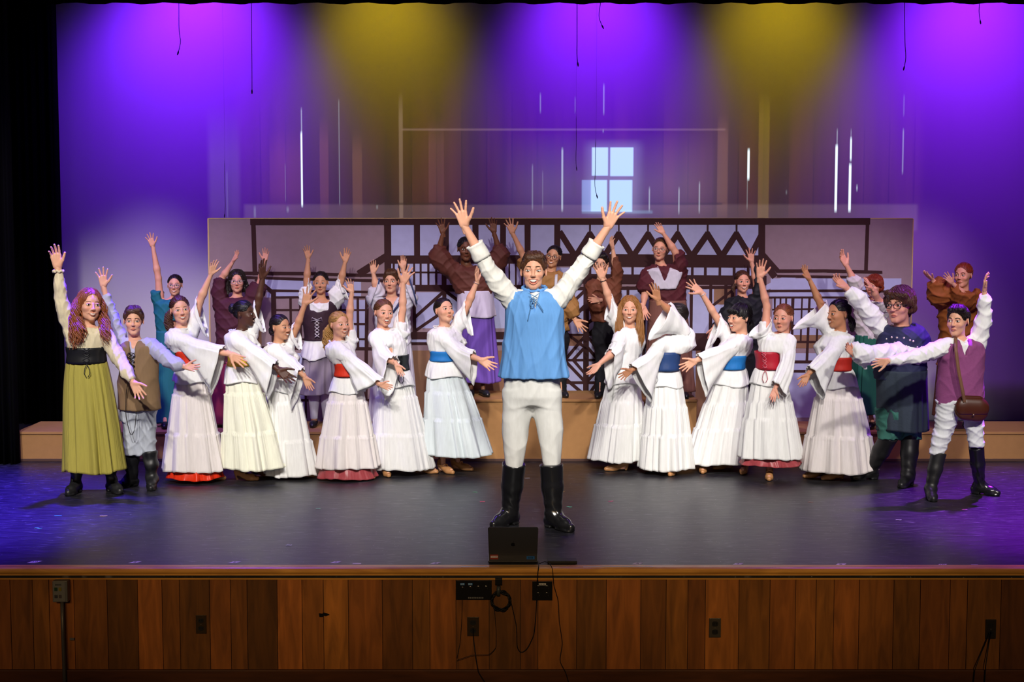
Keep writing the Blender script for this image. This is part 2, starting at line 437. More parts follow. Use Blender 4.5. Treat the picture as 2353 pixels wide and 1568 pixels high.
        for t_ in np.linspace(0, 1, 10):
            bx = s*(0.013 + 0.035*t_); bzz = bz + 0.0045*math.sin(math.pi*min(1, t_*0.85)) - 0.004*t_**2 + (0.002 if kind == 'laugh' else 0); pts.append((bx, surf(bx, bzz) - 0.0002, bzz))
        for k_ in (0, 1):
            pv, pf = strand_mesh([(np.array(pts) + np.array([0, 0, (k_-0.5)*(0.0016 if girl else 0.0030)]), 0.0014 if girl else 0.0022)], 0, 6); put(pv, pf, 4)
    def mouth_out(zt_, zl_, cw_, cz_, top_drop=0.0):
        tt = np.linspace(-1, 1, 17); u_ = [(cw_*t_, (zt_)*(1-t_*t_) + cz_*t_*t_) for t_ in tt]; l_ = [(cw_*t_, (zl_)*(1-abs(t_)**3) + cz_*abs(t_)**3) for t_ in tt[::-1][1:-1]]
        return u_ + l_
    ms = lambda x_, z_: -0.0908 + 0.0112*(x_/cw)**2
    if kind == 'laugh':
        lipy = lambda x_, z_: -0.0890 + 0.0120*(x_/0.026)**2
        v, f = patch_grid(mouth_out(-0.0515, -0.0765, cw*0.88, cz-0.001), lipy, -0.002); put(v, f[:, ::-1] if False else f, 6)
        v, f = patch_grid(mouth_out(-0.0515, -0.0640, cw*0.84, cz-0.001), lipy, 0.0002); put(v, f, 5)
        v, f = patch_grid(mouth_out(-0.0690, -0.0750, cw*0.50, -0.0670), lipy, -0.0008); put(v, f, 1)
    elif kind == 'smile':
        v, f = patch_grid(mouth_out(-0.0565, -0.0650, cw*0.88, cz-0.0005), ms, 0.0); put(v, f, 6)
        v, f = patch_grid(mouth_out(-0.0568, -0.0642, cw*0.82, cz-0.0005), ms, 0.0005); put(v, f, 5)
    else:
        pts = [(cw*0.95*t_, surf(cw*0.95*t_, -0.0603 + 0.0012*t_*t_) + 0.0001, -0.0603 + 0.0012*t_*t_) for t_ in np.linspace(-1, 1, 13)]
        pv, pf = strand_mesh([(np.array(pts), 0.0008)], 0, 5); put(pv, pf, 6)
    for s in (-1, 1):
        v, f = patch_grid([(s*0.0062 + 0.0028*math.cos(a_), -0.0335 + 0.0016*math.sin(a_)) for a_ in np.linspace(0, 2*np.pi, 12, endpoint=False)], surf, 0.0003, 2); put(v, f, 6)
    return np.concatenate(VV), np.concatenate(FF), np.concatenate(MI), np.concatenate(TT)

# ------------------------------------------------------------------ hand template (fingers along +z, thumb to +x, palm towards -y, 0.185 long)
def hand_template(splay, curl, h=0.0024, thumb=1.0):
    g = Field((-0.075, -0.075, -0.05), (0.115, 0.035, 0.205), h)
    g.cap((0, 0, -0.04), (0, 0, 0.012), 0.0245, 0.0255, 0, flat=((0, 1, 0), 0.72))
    kn = [(0.029, 0, 0.086), (0.0095, 0.001, 0.092), (-0.010, 0.001, 0.088), (-0.028, 0, 0.078)]
    ln = [0.073, 0.082, 0.076, 0.060]
    an = [0.30, 0.08, -0.14, -0.38]
    rd = [0.0088, 0.0090, 0.0086, 0.0076]
    for i, (k, L, a, r) in enumerate(zip(kn, ln, an, rd)):
        g.cap((k[0]*0.62, 0, 0.010), k, 0.0150, 0.0118, 0.010)
        a = a*splay; d = np.array([math.sin(a), 0, math.cos(a)]); p = np.array(k, float)
        b = curl*(0.6 + 0.25*i); ang = 0
        for j, (s, rr) in enumerate(((0.46, 1.0), (0.31, 0.93), (0.25, 0.84))):
            ang += b*(0.5 if j == 0 else 0.8)
            dd = d*math.cos(ang) + np.array([0, -1, 0])*math.sin(ang)
            q = p + dd*L*s
            g.cap(p, q, r*rr, r*rr*0.92, 0.003 if j else 0.006)
            p = q
    t = [(0.014, -0.006, 0.016), (0.014+0.030*thumb+0.006, -0.012, 0.048), (0.014+0.050*thumb+0.006, -0.015, 0.076), (0.014+0.064*thumb+0.006, -0.017, 0.100)]
    g.cap(t[0], t[1], 0.0165, 0.0125, 0.012); g.cap(t[1], t[2], 0.0112, 0.0098, 0.004); g.cap(t[2], t[3], 0.0100, 0.0082, 0.003)
    V, F = g.mesh()
    return relax(V, F, 1), F
HEADS = {}; HANDS = {}
def head_of(k):
    if k not in HEADS: HEADS[k] = head_template(k)
    return HEADS[k]
def hand_of(k):
    if k not in HANDS:
        HANDS[k] = {'fan': lambda: hand_template(1.25, 0.10, thumb=1.15), 'open': lambda: hand_template(0.75, 0.22), 'loose': lambda: hand_template(0.35, 0.38, thumb=0.8), 'cupped': lambda: hand_template(0.2, 0.75, thumb=0.6)}[k]()
    return HANDS[k]

# ------------------------------------------------------------------ hair
def strand_mesh(paths, r0, n=5):
    VV = []; FF = []; o = 0
    for pts, rad in paths:
        pts = np.asarray(pts); m = len(pts)
        T = np.gradient(pts, axis=0); T /= np.linalg.norm(T, axis=1, keepdims=True) + 1e-9
        up = np.array([0.2, -0.9, 0.3]); U = np.cross(T, up); U /= np.linalg.norm(U, axis=1, keepdims=True) + 1e-9
        W = np.cross(T, U); a = 2*np.pi*np.arange(n)/n
        R = rad*np.clip(np.minimum(np.linspace(0.5, 8, m), np.linspace(5, 0.25, m)), 0, 1)
        ring = pts[:, None, :] + R[:, None, None]*(np.cos(a)[None, :, None]*U[:, None, :] + np.sin(a)[None, :, None]*W[:, None, :])
        VV.append(ring.reshape(-1, 3))
        i, k = np.meshgrid(np.arange(m-1), np.arange(n), indexing='ij'); k2 = (k+1) % n
        FF.append(np.stack([i*n+k, i*n+k2, (i+1)*n+k2, (i+1)*n+k], -1).reshape(-1, 4) + o); o += m*n
    return np.concatenate(VV), np.concatenate(FF)
def smooth_path(pts, n=24):
    pts = np.asarray(pts, float); t = np.r_[0, np.cumsum(np.linalg.norm(np.diff(pts, axis=0), axis=1))]; t /= t[-1]
    u = np.linspace(0, 1, n)
    q = np.stack([np.interp(u, t, pts[:, i]) for i in range(3)], 1)
    for _ in range(3):
        q[1:-1] = (q[:-2] + 2*q[1:-1] + q[2:])/4
    return q
def lock(path, radius, count, curl=0.0, turns=5, r=0.0032, n=26, flat=1.0):
    count = int(count*1.5); r = r*0.74
    """a bundle of strands round a guide path; radius may taper (list)"""
    q = smooth_path(path, n); out = []
    rad = np.interp(np.linspace(0, 1, n), np.linspace(0, 1, len(radius)), radius)
    for i in range(count):
        a = RNG.uniform(0, 2*np.pi); b = math.sqrt(RNG.uniform(0.02, 1)); ph = RNG.uniform(0, 6.28)
        tt = np.linspace(0, 1, n)
        cw = curl*np.clip(tt*4, 0, 1)
        x = rad*b*math.cos(a) + cw*np.cos(turns*6.28*tt + ph)
        y = rad*b*math.sin(a)*flat + cw*np.sin(turns*6.28*tt + ph)
        wob = 0.003*np.sin(7*tt + ph*3)
        p = q + np.stack([x+wob, y, 0.25*cw*np.sin(turns*9*tt+ph)], 1)
        L = int(n*RNG.uniform(0.8, 1.0)); out.append((p[:L], r))
    return out
def hair_cap(style, h=0.0032):
    """hair over the skull, in head coordinates"""
    g = Field((-0.125, -0.135, -0.15), (0.125, 0.15, 0.16), h)
    thick = {'short': 0.008, 'mop': 0.015, 'bangs': 0.007, 'long': 0.010, 'pulled': 0.0065, 'crop': 0.006, 'mid': 0.012}[style]
    g.ell((0, 0.018, 0.032), (0.073+thick, 0.090+thick, 0.083+thick), 0)
    if style in ('short',):
        g.cap((-0.040, -0.058, 0.084), (0.042, -0.052, 0.090), 0.020, 0.024, 0.03)
        g.cap((-0.03, -0.02, 0.102), (0.03, -0.01, 0.102), 0.021, 0.021, 0.03)
    if style == 'mop':
        g.cap((-0.070, -0.030, 0.030), (-0.074, 0.01, 0.0), 0.024, 0.024, 0.03)
        g.cap((0.070, -0.030, 0.030), (0.074, 0.02, -0.02), 0.024, 0.026, 0.03)
        g.cap((-0.05, -0.072, 0.078), (0.060, -0.066, 0.068), 0.020, 0.022, 0.02)
        g.cap((0, 0.09, -0.02), (0, 0.075, -0.06), 0.04, 0.03, 0.03)
    if style == 'bangs':
        g.cap((-0.046, -0.068, 0.058), (0.046, -0.068, 0.058), 0.015, 0.015, 0.02)
    if style in ('long', 'mid'):
        for s in (-1, 1): g.cap((s*0.070, 0.0, 0.03), (s*0.078, 0.010, -0.085), 0.020, 0.022, 0.02)
        g.cap((-0.04, 0.085, 0.0), (-0.04, 0.075, -0.09), 0.030, 0.03, 0.02)
        g.cap((0.04, 0.085, 0.0), (0.04, 0.075, -0.09), 0.030, 0.03, 0.02)
    # open the face and the neck
    hl = {'short': 0.070, 'mop': 0.048, 'bangs': 0.036, 'long': 0.078, 'pulled': 0.080, 'crop': 0.076, 'mid': 0.074}[style]
    back = {'short': -0.035, 'mop': -0.075, 'bangs': -0.050, 'long': -0.11, 'pulled': -0.040, 'crop': -0.045, 'mid': -0.11}[style]
    def face(X, Y, Z):
        w_ = 0.060 if style in ('long', 'mid', 'mop') else 0.067
        q = np.sqrt((X/w_)**2 + ((Z-(hl-0.10))/0.10)**2)
        d = (q-1)*w_                                    # negative inside the face opening (front view)
        frontness = Y + 0.012 + 0.25*np.clip(Z, -0.05, 0.09)
        return np.minimum(-d, -frontness) if True else d
    g.keep(face)
    side = 0.0 if style in ('short', 'crop', 'pulled') else -1
    def low(X, Y, Z):
        lim = back + 0.0*X
        if side == 0.0:
            lim = np.where(Y < 0.030, 0.028 + 0*X, np.where(Y < 0.05, 0.028 + (back-0.028)*(Y-0.03)/0.02, back)) + 0*X
            lim = np.where((Y < -0.020) & (np.abs(X) > 0.05), 0.012, lim) if style in ('short',) else lim
        elif style == 'mop': lim = np.where(Y < 0.0, 0.0, back)
        elif style == 'bangs': lim = np.where(Y < 0.02, -0.005, back)
        return lim - Z
    g.keep(low)
    V, F = g.mesh(); V = relax(V, F, 1)
    N = normals(V, F)
    if style in ('pulled', 'crop', 'mid', 'long'):
        a = np.arctan2(V[:, 0], V[:, 2] + 0.02)
        rdg = np.sin(a*46 + 1.5*np.sin(a*11))*0.0009 + np.sin(a*21 + V[:,1]*30)*0.0008
        if style == 'long': rdg += -0.004*np.exp(-(V[:,0]/0.004)**2)*(V[:,2] > 0.05)
    else:
        a = np.arctan2(V[:, 0], -V[:, 1] + 0.06)
        rdg = np.sin(a*30 + V[:,2]*50 + 1.8*np.sin(a*7))*0.0010 + np.sin(a*13 - V[:,2]*25 + 2)*0.0010
    return V + N*rdg[:, None], F
HAIRCAPS = {}
def cap_strands(style, V, F):
    """short strands that lie on the hair and follow the way it is combed"""
    N = normals(V, F); n = {'short': 900, 'mop': 900, 'bangs': 700, 'long': 500, 'pulled': 420, 'crop': 500, 'mid': 500}[style]
    L = {'short': 0.045, 'mop': 0.06, 'bangs': 0.06, 'long': 0.08, 'pulled': 0.06, 'crop': 0.02, 'mid': 0.08}[style]
    rs = np.random.default_rng(5); idx = rs.integers(0, len(V), n*2); out = []; st = 7
    low = V[:, 2].min() + 0.012
    for i in idx:
        if len(out) >= n: break
        p = V[i].copy(); nn = N[i]; pts = [p + nn*0.0005]; jit = rs.normal(0, 0.07, 3)
        if p[2] < low and style not in ('long', 'mid'): continue
        for s_ in range(st):
            x, y, z = p
            if style == 'pulled': d = np.array([0, 0.12, 0.0]) - p
            elif style == 'crop': d = np.array([x*2, -0.3, -0.6])
            elif style == 'short': d = np.array([0.5, -1.0, 0.1]) if z > 0.07 else np.array([0.1*np.sign(x), 0.35, -1.0])
            elif style == 'mop': d = np.array([0.7 if x > -0.02 else -0.7, -0.6, -0.4]) if z > 0.06 else np.array([0.1*np.sign(x), -0.15 if y < 0.02 else 0.1, -1.0])
            elif style == 'bangs': d = np.array([0.12*np.sign(x), -0.9 if y < 0.03 else 0.6, -0.8])
            else: d = np.array([np.sign(x)*1.0, 0.1, -0.7]) if z > 0.08 else np.array([np.sign(x)*0.1, 0.15, -1.0])
            d = d/np.linalg.norm(d) + jit; d = d - nn*(d @ nn); d /= np.linalg.norm(d) + 1e-9
            q = p + d*L/st
            j = int(np.argmin(((V[::3] - q)**2).sum(1)))*3; nn = N[j]; q = q - nn*((q-V[j]) @ nn); p = q
            pts.append(p + nn*(0.0008 + 0.0022*math.sin(3.14*(s_+1)/st)))
        out.append((np.array(pts), 0.0016))
    return strand_mesh(out, 0, 4)
def cap_of(s):
    if s not in HAIRCAPS:
        V, F = hair_cap(s); v, f = cap_strands(s, V, F)
        HAIRCAPS[s] = (np.concatenate([V, v]), np.concatenate([F, f + len(V)]))
    return HAIRCAPS[s]

# ------------------------------------------------------------------ cloth lofts
def loft(rings, close=True):
    R = np.asarray(rings); m, n = R.shape[:2]
    i, k = np.meshgrid(np.arange(m-1), np.arange(n if close else n-1), indexing='ij'); k2 = (k+1) % n
    F = np.stack([i*n+k, (i+1)*n+k, (i+1)*n+k2, i*n+k2], -1).reshape(-1, 4)
    return R.reshape(-1, 3), F
def skirt_mesh(waist, hem, prof=0.85, ratio=0.8, n=22, amp=0.012, tiers=(), seed=0, rows=54, seg=264, v0=0.0, v1=1.0, extra=0.0, uneven=0.006, bell=0.0):
    """waist, hem: (centre Vector, half width)"""
    (cw, aw), (ch, ah) = waist, hem
    th = np.linspace(0, 2*np.pi, seg, endpoint=False); rings = []
    for i in range(rows):
        v = v0 + (v1-v0)*i/(rows-1)
        c = np.array(cw)*(1-v) + np.array(ch)*v
        a = aw + (ah-aw)*(v**prof) + bell*math.sin(math.pi*v)
        step = 0; gather = 0; lv = 0
        for j, t in enumerate(tiers):
            if v > t: step += 0.007; gather = max(gather, math.exp(-(v-t)*9)); lv = j+1
            step += 0.004*math.exp(-((v-t)/0.006)**2) - 0.004*math.exp(-((v-t+0.012)/0.008)**2)
        A = amp*(0.25 + 0.75*v)
        ph = 0.62*n*th + 2.2*np.sin(2*th + seed) + 1.5*np.sin(5*th + seed*2.3) + 0.9*np.sin(3*v + seed) + 1.3*lv
        fold = np.sin(ph + 0.5*np.sin(ph))
        fold = np.where(fold > 0, fold, -np.abs(fold)**0.8)
        ph2 = 0.36*n*th + 1.6*np.sin(3*th + seed*1.7) + 0.6*lv
        big = np.sin(ph2)
        env = 0.5 + 0.5*np.sin(2*th + seed*3.1)*np.sin(3*th + seed)
        fine = np.sin(2.3*n*th + 2.5*np.sin(4*th+seed))
        r = a + extra + step + A*(0.80*fold*(0.35+0.9*env) + 1.15*big*v*(0.6+0.6*env)) + 0.0020*gather*fine + 0.0007*fine*v
        lag = 1 + 0.02*np.sin(th*2 + seed)
        x = c[0] + r*np.cos(th); y = c[1] + r*ratio*lag*np.sin(th)
        z = c[2] + uneven*np.sin(3*th + seed)*v + 0.25*A*fold*(v > 0.97)
        rings.append(np.stack([x, y, z + 0*th], 1))
    return loft(rings)
def sleeve_mesh(arm, u0, u1, tip, r0=0.06, r1=0.055, seed=0, rows=26, seg=72, power=1.6, side=None, ruffle=0.006, wide=0.35, back=0.0):
    """bell sleeve: arm = [shoulder, elbow, wrist]; tip = lowest point of the hem"""
    A = [np.array(p) for p in arm]; L1 = np.linalg.norm(A[1]-A[0]); L2 = np.linalg.norm(A[2]-A[1])
    def at(u):
        return A[0] + (A[1]-A[0])*u if u < 1 else A[1] + (A[2]-A[1])*(u-1)
    us = np.linspace(u0, u1, rows); pts = smooth_path([at(u) for u in us], rows)
    open_ = pts[-1]; drop = np.array(tip) - open_; Ld = np.linalg.norm(drop)
    e1 = drop/(Ld+1e-9)
    T = np.gradient(pts, axis=0); T /= np.linalg.norm(T, axis=1, keepdims=True)
    rings = []; th = np.linspace(0, 2*np.pi, seg, endpoint=False)
    for i in range(rows):
        v = i/(rows-1); g = v**power; rr = r0 + (r1-r0)*v
        t = T[i]
        s = np.cross(t, e1); s /= np.linalg.norm(s) + 1e-9
        perp = np.cross(s, t); perp *= np.sign(perp @ e1) if perp @ e1 != 0 else 1
        mixw = min(1, g*1.6); ax = perp*(1-mixw) + e1*mixw; ax /= np.linalg.norm(ax)
        D = Ld*g
        c = pts[i] + ax*(D*0.5 - 0.15*rr*g)
        a1 = D*0.5 + rr*(1-0.25*g); a2 = rr*(1 + wide*g*2.0)
        cs, sn = np.cos(th), np.sin(th)
        along = np.where(cs < 0, rr*cs, (D + rr*(1-0.5*g))*cs)
        shape = rr + (a2-rr)*np.clip(0.5+0.8*cs, 0, 1)
        c = pts[i]
        fold = ruffle*g*(np.sin(7*th + seed + 1.5*np.sin(2*th)) + 0.6*np.sin(13*th + 2*seed)) + 0.0035*np.sin(9*v*(1.5) + 3*cs + seed + 2*sn)
        ring = c + np.outer(along + fold*cs, ax) + np.outer(sn*(shape+fold), s) + np.outer(ruffle*0.8*g*np.sin(5*th+seed), t)
        rings.append(ring)
    return loft(rings)
# ------------------------------------------------------------------ people
SKIN = {'fair': rgb('E2AC90'), 'pink': rgb('DC9F88'), 'tan': rgb('C28A66'), 'olive': rgb('CF9A78'), 'brown': rgb('6E4531'), 'dark': rgb('54352A')}
HAIRC = {'ginger': rgb('8A4A26'), 'brown': rgb('553522'), 'dark': rgb('1E1410'), 'black': rgb('0E0B0C'), 'blonde': rgb('B58A4C'), 'lightbrown': rgb('6B4428'), 'auburn': rgb('7A4325'), 'red': rgb('7E2E16'), 'goldbrown': rgb('95632F'), 'chestnut': rgb('4B2B1C')}
def np3(v): return np.array([v[0], v[1], v[2]], float)
class Person:
    def __init__(s, label, foot, head, torso, skin='fair', hair='brown', z=0.0, face='smile', sex='girl', group='cast members on the stage', h=0.0065, dy=0.0, tb=0.125, top=None):
        G = ground(foot[0], foot[1], z); s.root = Vector((G.x, G.y + dy, z)); s.Y = G.y + dy
        s.sc = scale_at(s.Y); s.label = label; s.group = group; s.h = h; s.z = z
        s.skin = skin; s.hairc = hair; s.face = face + ' ' + sex; s.parts = []
        hx, hy, hp, yaw, pit, rol = (list(head) + [0]*6)[:6]
        s.hs = hp/s.sc/0.238
        s.S = ((foot[1] - (hy - hp/2))/s.sc)/1.66
        s.hp = s.pt((hx, hy))
        s.R = (Matrix.Rotation(R_(yaw), 3, 'Z') @ Matrix.Rotation(R_(pit), 3, 'X') @ Matrix.Rotation(R_(rol), 3, 'Y'))
        s.hM = Matrix.Translation(Vector(s.hp)) @ s.R.to_4x4() @ Matrix.Scale(s.hs, 4)
        s.T = []
        for q in torso:
            c = s.pt((q[0], q[1], q[3] if len(q) > 3 else 0)); a = q[2]/s.sc
            b = q[4] if len(q) > 4 else min(0.86*a, tb*max(s.S, 0.8))
            s.T.append((c[0], c[1], c[2], a, b))
        s.arms = []; s.lr = 0.6; s.legs = []; s.kids = []
    def pt(s, q):
        p = P(q[0], q[1], s.Y + (q[2] if len(q) > 2 else 0)) - s.root
        return np3(p)
    def m(s, px): return px/s.sc
    def arm(s, S, E, W, T, thumb, palm=1, kind='open', tw=0, hand=True, size=None):
        A = [s.pt(q) for q in (S, E, W, T)]
        s.arms.append(dict(p=A, thumb=np.array([thumb[0], 0, -thumb[1]], float), palm=palm, kind=kind, tw=tw, hand=hand, size=size))
        return s
    def leg(s, hip, knee, foot, dirn=0, lift=0.0):
        """foot: (px, py) of the sole under the ankle; dirn: 0 to the camera, 90 to the right of the picture"""
        g = ground(foot[0], foot[1], s.z); g = np3(g - s.root)
        ank = g + np.array([0, 0, 0.085*s.S + lift])
        d = np.array([math.sin(R_(dirn)), -math.cos(R_(dirn)), 0])
        s.legs.append(dict(h=s.pt(hip), k=s.pt(knee), a=ank, g=g, d=d))
        return s
    def hx(s, v):   # head coordinates -> local
        v = np.asarray(v, float); M = np.array(s.hM)
        return v @ M[:3, :3].T + M[:3, 3]
    def add(s, name, V, F, m, label=None, solid=0, parent=None):
        me = mk_mesh(name, V, F, m if isinstance(m, list) else [m])
        o = obj(name, me)
        if solid:
            md = o.modifiers.new('cloth', 'SOLIDIFY'); md.thickness = solid; md.offset = 0
        if label: o['label'] = label
        s.kids.append((o, parent)); return o
    def mb(s, name, b, m, label=None, smooth=True, parent=None):
        o = b.build(name, m, None, smooth)
        if label: o['label'] = label
        s.kids.append((o, parent)); return o
    # ---- body
    def body(s):
        k = s.S; h = s.h
        pts = [q for a in s.arms for q in a['p'][:3]] + [np.array(t[:3]) for t in s.T] + [l[x] for l in s.legs for x in 'hka'] + [s.hp]
        lo = np.min(pts, 0) - 0.20; hi = np.max(pts, 0) + 0.20; lo[2] = min(lo[2]+0.1, 0.0)
        g = Field(lo, hi, h)
        st = [(x, y, z, a*0.80, b*0.80) for x, y, z, a, b in s.T]
        if s.lr < 0.3:
            zl_ = np.mean([l['h'][2] for l in s.legs]) + 0.02; st = [q for q in st if q[2] > zl_ + 0.02] + [(st[-1][0], st[-1][1], zl_, st[-1][3]*0.9, st[-1][4]*0.9)]
        if s.legs: st[-1] = st[-1][:3] + (st[-1][3]*0.72, st[-1][4]*0.72)
        g.stack(st, 0.02)
        top = s.T[0]
        nb = s.hx((0, 0.026, -0.120))
        g.cap((top[0], top[1]+0.01, top[2]-0.04*k), nb, 0.047*k, 0.046*s.hs, 0.035)
        for a in s.arms:
            S, E, W, T = a['p']
            sz = a['size'] or min(1.12, max(0.66, np.linalg.norm(T-W)/0.185))*1.0; a['hs'] = sz
            sh = S + (np.array(top[:3]) - S)*0.3
            g.cap(sh, S, 0.042*k, 0.046*k, 0.02)
            M_ = S + (E-S)*0.4
            g.cap(S, M_, 0.046*k, 0.043*k, 0.02); g.cap(M_, E, 0.043*k, 0.034*k, 0.02)
            M2 = E + (W-E)*0.3
            g.cap(E, M2, 0.034*k, 0.036*k, 0.015); g.cap(M2, W, 0.036*k, 0.0225*sz, 0.015)
        for l in s.legs:
            mid = l['k'] + (l['a']-l['k'])*0.3 + np.array([0, 0.02*k, 0])
            q_ = s.lr
            g.cap(l['h'], l['k'], 0.078*k*q_, 0.052*k*q_, 0.03)
            g.cap(l['k'], mid, 0.050*k*q_, 0.054*k*q_, 0.02); g.cap(mid, l['a'], 0.054*k*q_, 0.034*k*min(1, q_*1.2), 0.02)
            heel = l['a'] - l['d']*0.02*k; toe = l['g'] + l['d']*0.13*k + np.array([0, 0, 0.03])
            g.cap(heel - np.array([0, 0, 0.045*k]), toe, 0.030*k, 0.020*k, 0.02)
        V, F = g.mesh(); V = relax(V, F, 1)
        VV = [V]; FF = [F]; MI = [np.zeros(len(F), int)]; o = len(V)
        hv, hf, hm, ht = head_of(s.face); TT = [np.zeros((len(V), 4)), ht]
        VV.append(s.hx(hv)); FF.append(hf + o); MI.append(hm); o += len(hv)
        for a in s.arms:
            if not a['hand']: continue
            S, E, W, T = a['p']; d = (T-W)/np.linalg.norm(T-W)
            t = a['thumb'] - d*(a['thumb'] @ d)
            if np.linalg.norm(t) < 1e-3: t = np.array([0, -1., 0])
            t /= np.linalg.norm(t)
            y = np.cross(d, t)
            if (y[1] < 0) == (a['palm'] > 0): y = -y
            if a['tw']:
                Rm = np.array(Matrix.Rotation(R_(a['tw']), 3, Vector(d))); t = Rm @ t; y = Rm @ y
            M = np.stack([t, y, d], 1)*a['hs']
            v, f = hand_of(a['kind'])
            if np.linalg.det(M) < 0: f = f[:, ::-1]
            VV.append(v @ M.T + W); FF.append(f + o); MI.append(np.zeros(len(f), int)); o += len(v); TT.append(np.zeros((len(v), 4)))
            a['M'] = M
        c = SKIN[s.skin]
        lipc = tuple(np.array(c)*np.array([0.86, 0.52, 0.52])); hc = HAIRC[s.hairc]
        mats = [mat('skin ' + s.skin, c, 0.48, 'skin', bump=0.25), mat('lips ' + s.skin, lipc, 0.4),
                mat('eye white', (0.72, 0.70, 0.68), 0.25), mat('eye iris', (0.030, 0.020, 0.015), 0.15, spec=0.6),
                mat('brow ' + s.hairc, tuple(x*0.45 for x in hc), 0.8), mat('teeth', (0.80, 0.77, 0.70), 0.3), mat('mouth', (0.16, 0.025, 0.025), 0.4)]
        me = mk_mesh('person', np.concatenate(VV), np.concatenate(FF), mats, np.concatenate(MI), tint=np.concatenate(TT))
        o = obj('person', me, None, s.root)
        tag(o, s.label, 'person', s.group)
        for kid, par in s.kids: kid.parent = par if par is not None else o
        s.obj = o
        return o
    # ---- hair
    def hair(s, style, locks=(), color=None, cap=True, label=None, extra=None):
        VV = []; FF = []; n = 0
        if cap:
            v, f = cap_of(style); VV.append(s.hx(v)); FF.append(f); n += len(v)
        if locks:
            paths = []
            for L in locks:
                L = dict(L); pts = L.pop('pts')
                if L.pop('head', True): pts = s.hx(np.array(pts, float))
                else: pts = [s.pt(q) for q in pts]
                paths += lock(pts, **L)
            v, f = strand_mesh(paths, 0.003); VV.append(v); FF.append(f + n); n += len(v)
        if extra:
            for c, r in extra:      # buns
                g = Field((-.08, -.08, -.08), (.08, .08, .08), 0.004)
                g.ell((0, 0, 0), r, 0); v, f = g.mesh(); N = normals(v, f); a = np.arctan2(v[:, 0], v[:, 2]); v = v + N*(np.sin(a*9 + v[:, 1]*160)*0.0025)[:, None]
                VV.append(s.hx(v + np.array(c))); FF.append(f + n); n += len(v)
        c = color or s.hairc
        return s.add('hair', np.concatenate(VV), np.concatenate(FF), mat('hair ' + c, HAIRC[c], 0.42, 'hair', spec=0.5, bump=0.6), label)
    def glasses(s, color=(0.02, 0.02, 0.02), r=0.0235):
        b = MB()
        for q in (-1, 1):
            c = np.array([q*0.031, -0.1035, 0.001]); pts = []
            for i in range(19):
                a = 2*math.pi*i/18
                pts.append(c + np.array([math.cos(a)*r, 0.010*abs(math.cos(a))*(1 if q*math.cos(a) > 0 else 0)*1.0, math.sin(a)*r*0.80]))
            b.tube([s.hx(p) for p in pts], 0.0022*s.hs, 6)
            b.tube([s.hx(p) for p in [(q*0.054, -0.094, 0.006), (q*0.076, -0.06, 0.010), (q*0.083, 0.0, 0.008)]], 0.0018*s.hs, 6)
        b.tube([s.hx(p) for p in [(-0.010, -0.1045, 0.005), (0, -0.108, 0.008), (0.010, -0.1045, 0.005)]], 0.0020*s.hs, 6)
        return s.mb('eyeglasses', b, mat('spectacle frame %02d' % int(color[0]*100), color, 0.3))
    # ---- clothes made by field
    def shell(s, name, m, stations=None, grow=1.0, sleeves=(), hem=None, neck=None, caps=(), amp=0.004, fr=(22, 22, 34), h=None, k=0.03, label=None, seed=0, plus=0.006, pleat=None, vneck=None, relaxn=2, cut=None):
        st = [(x, y, z, a*grow + plus, b*grow + plus) for x, y, z, a, b in (stations or s.T)]
        if hem is not None:      # end the stack at the hem
            st = sorted(st, key=lambda q: -q[2]); keep_ = [q for q in st if q[2] > hem + 0.01]; below = [q for q in st if q[2] <= hem + 0.01]
            if below and keep_:
                a_, b_ = keep_[-1], below[0]; t_ = (a_[2]-hem)/max(a_[2]-b_[2], 1e-6); st = keep_ + [tuple(a_[j] + (b_[j]-a_[j])*t_ for j in range(5))]
            elif keep_: q = keep_[-1]; st = keep_ + [(q[0], q[1], hem, q[3], q[4])]
        pts = [np.array(q[:3]) for q in st] + [s.arms[i]['p'][j] for i, *_ in sleeves for j in (0, 1, 2)] + [np.array(c[0]) for c in caps] + [np.array(c[1]) for c in caps]
        mx = max([q[3] for q in st]) + 0.1
        lo = np.min(pts, 0) - np.array([mx*0.8, 0.26, 0.14]); hi = np.max(pts, 0) + np.array([mx*0.8, 0.26, 0.14])
        g = Field(lo, hi, h or 0.009)
        g.stack(st, k, pleat=pleat)
        for sl in sleeves:
            i, u1, rr = sl[:3]; S, E, W, T = s.arms[i]['p']
            top = np.array(s.T[0][:3]); sh = S + (top - S)*0.35
            g.cap(sh, S, rr[0]*0.95, rr[0], 0.03)
            n = len(rr)
            us = np.linspace(0, u1, n)
            pp = [S + (E-S)*u if u <= 1 else E + (W-E)*(u-1) for u in us]
            if u1 > 1 and n > 2:
                j = int(np.argmin(abs(us-1))); pp[j] = E
            for a, b, ra, rb in zip(pp[:-1], pp[1:], rr[:-1], rr[1:]): g.cap(a, b, ra, rb, 0.02)
            # open end: cut past the end plane
            e = pp[-1]; d = e - pp[-2]; d = d/np.linalg.norm(d); R = rr[-1] + 0.05
            X = g.ax[0][:, None, None]; Y = g.ax[1][None, :, None]; Z = g.ax[2][None, None, :]
            dd = (X-e[0])*d[0] + (Y-e[1])*d[1] + (Z-e[2])*d[2]
            near = (X-e[0])**2 + (Y-e[1])**2 + (Z-e[2])**2 < R*R
            g.f = np.where(near & (dd > 0), np.maximum(g.f, dd), g.f)
        for c in caps: g.cap(c[0], c[1], c[2], c[3], c[4] if len(c) > 4 else 0.02)
        Z = g.ax[2][None, None, :]
        if neck is not None:
            X = g.ax[0][:, None, None]; cx = s.T[0][0]; ww = 0.10*s.S
            g.f = np.where(np.abs(X-cx) < ww, np.maximum(g.f, (Z-neck)), g.f)
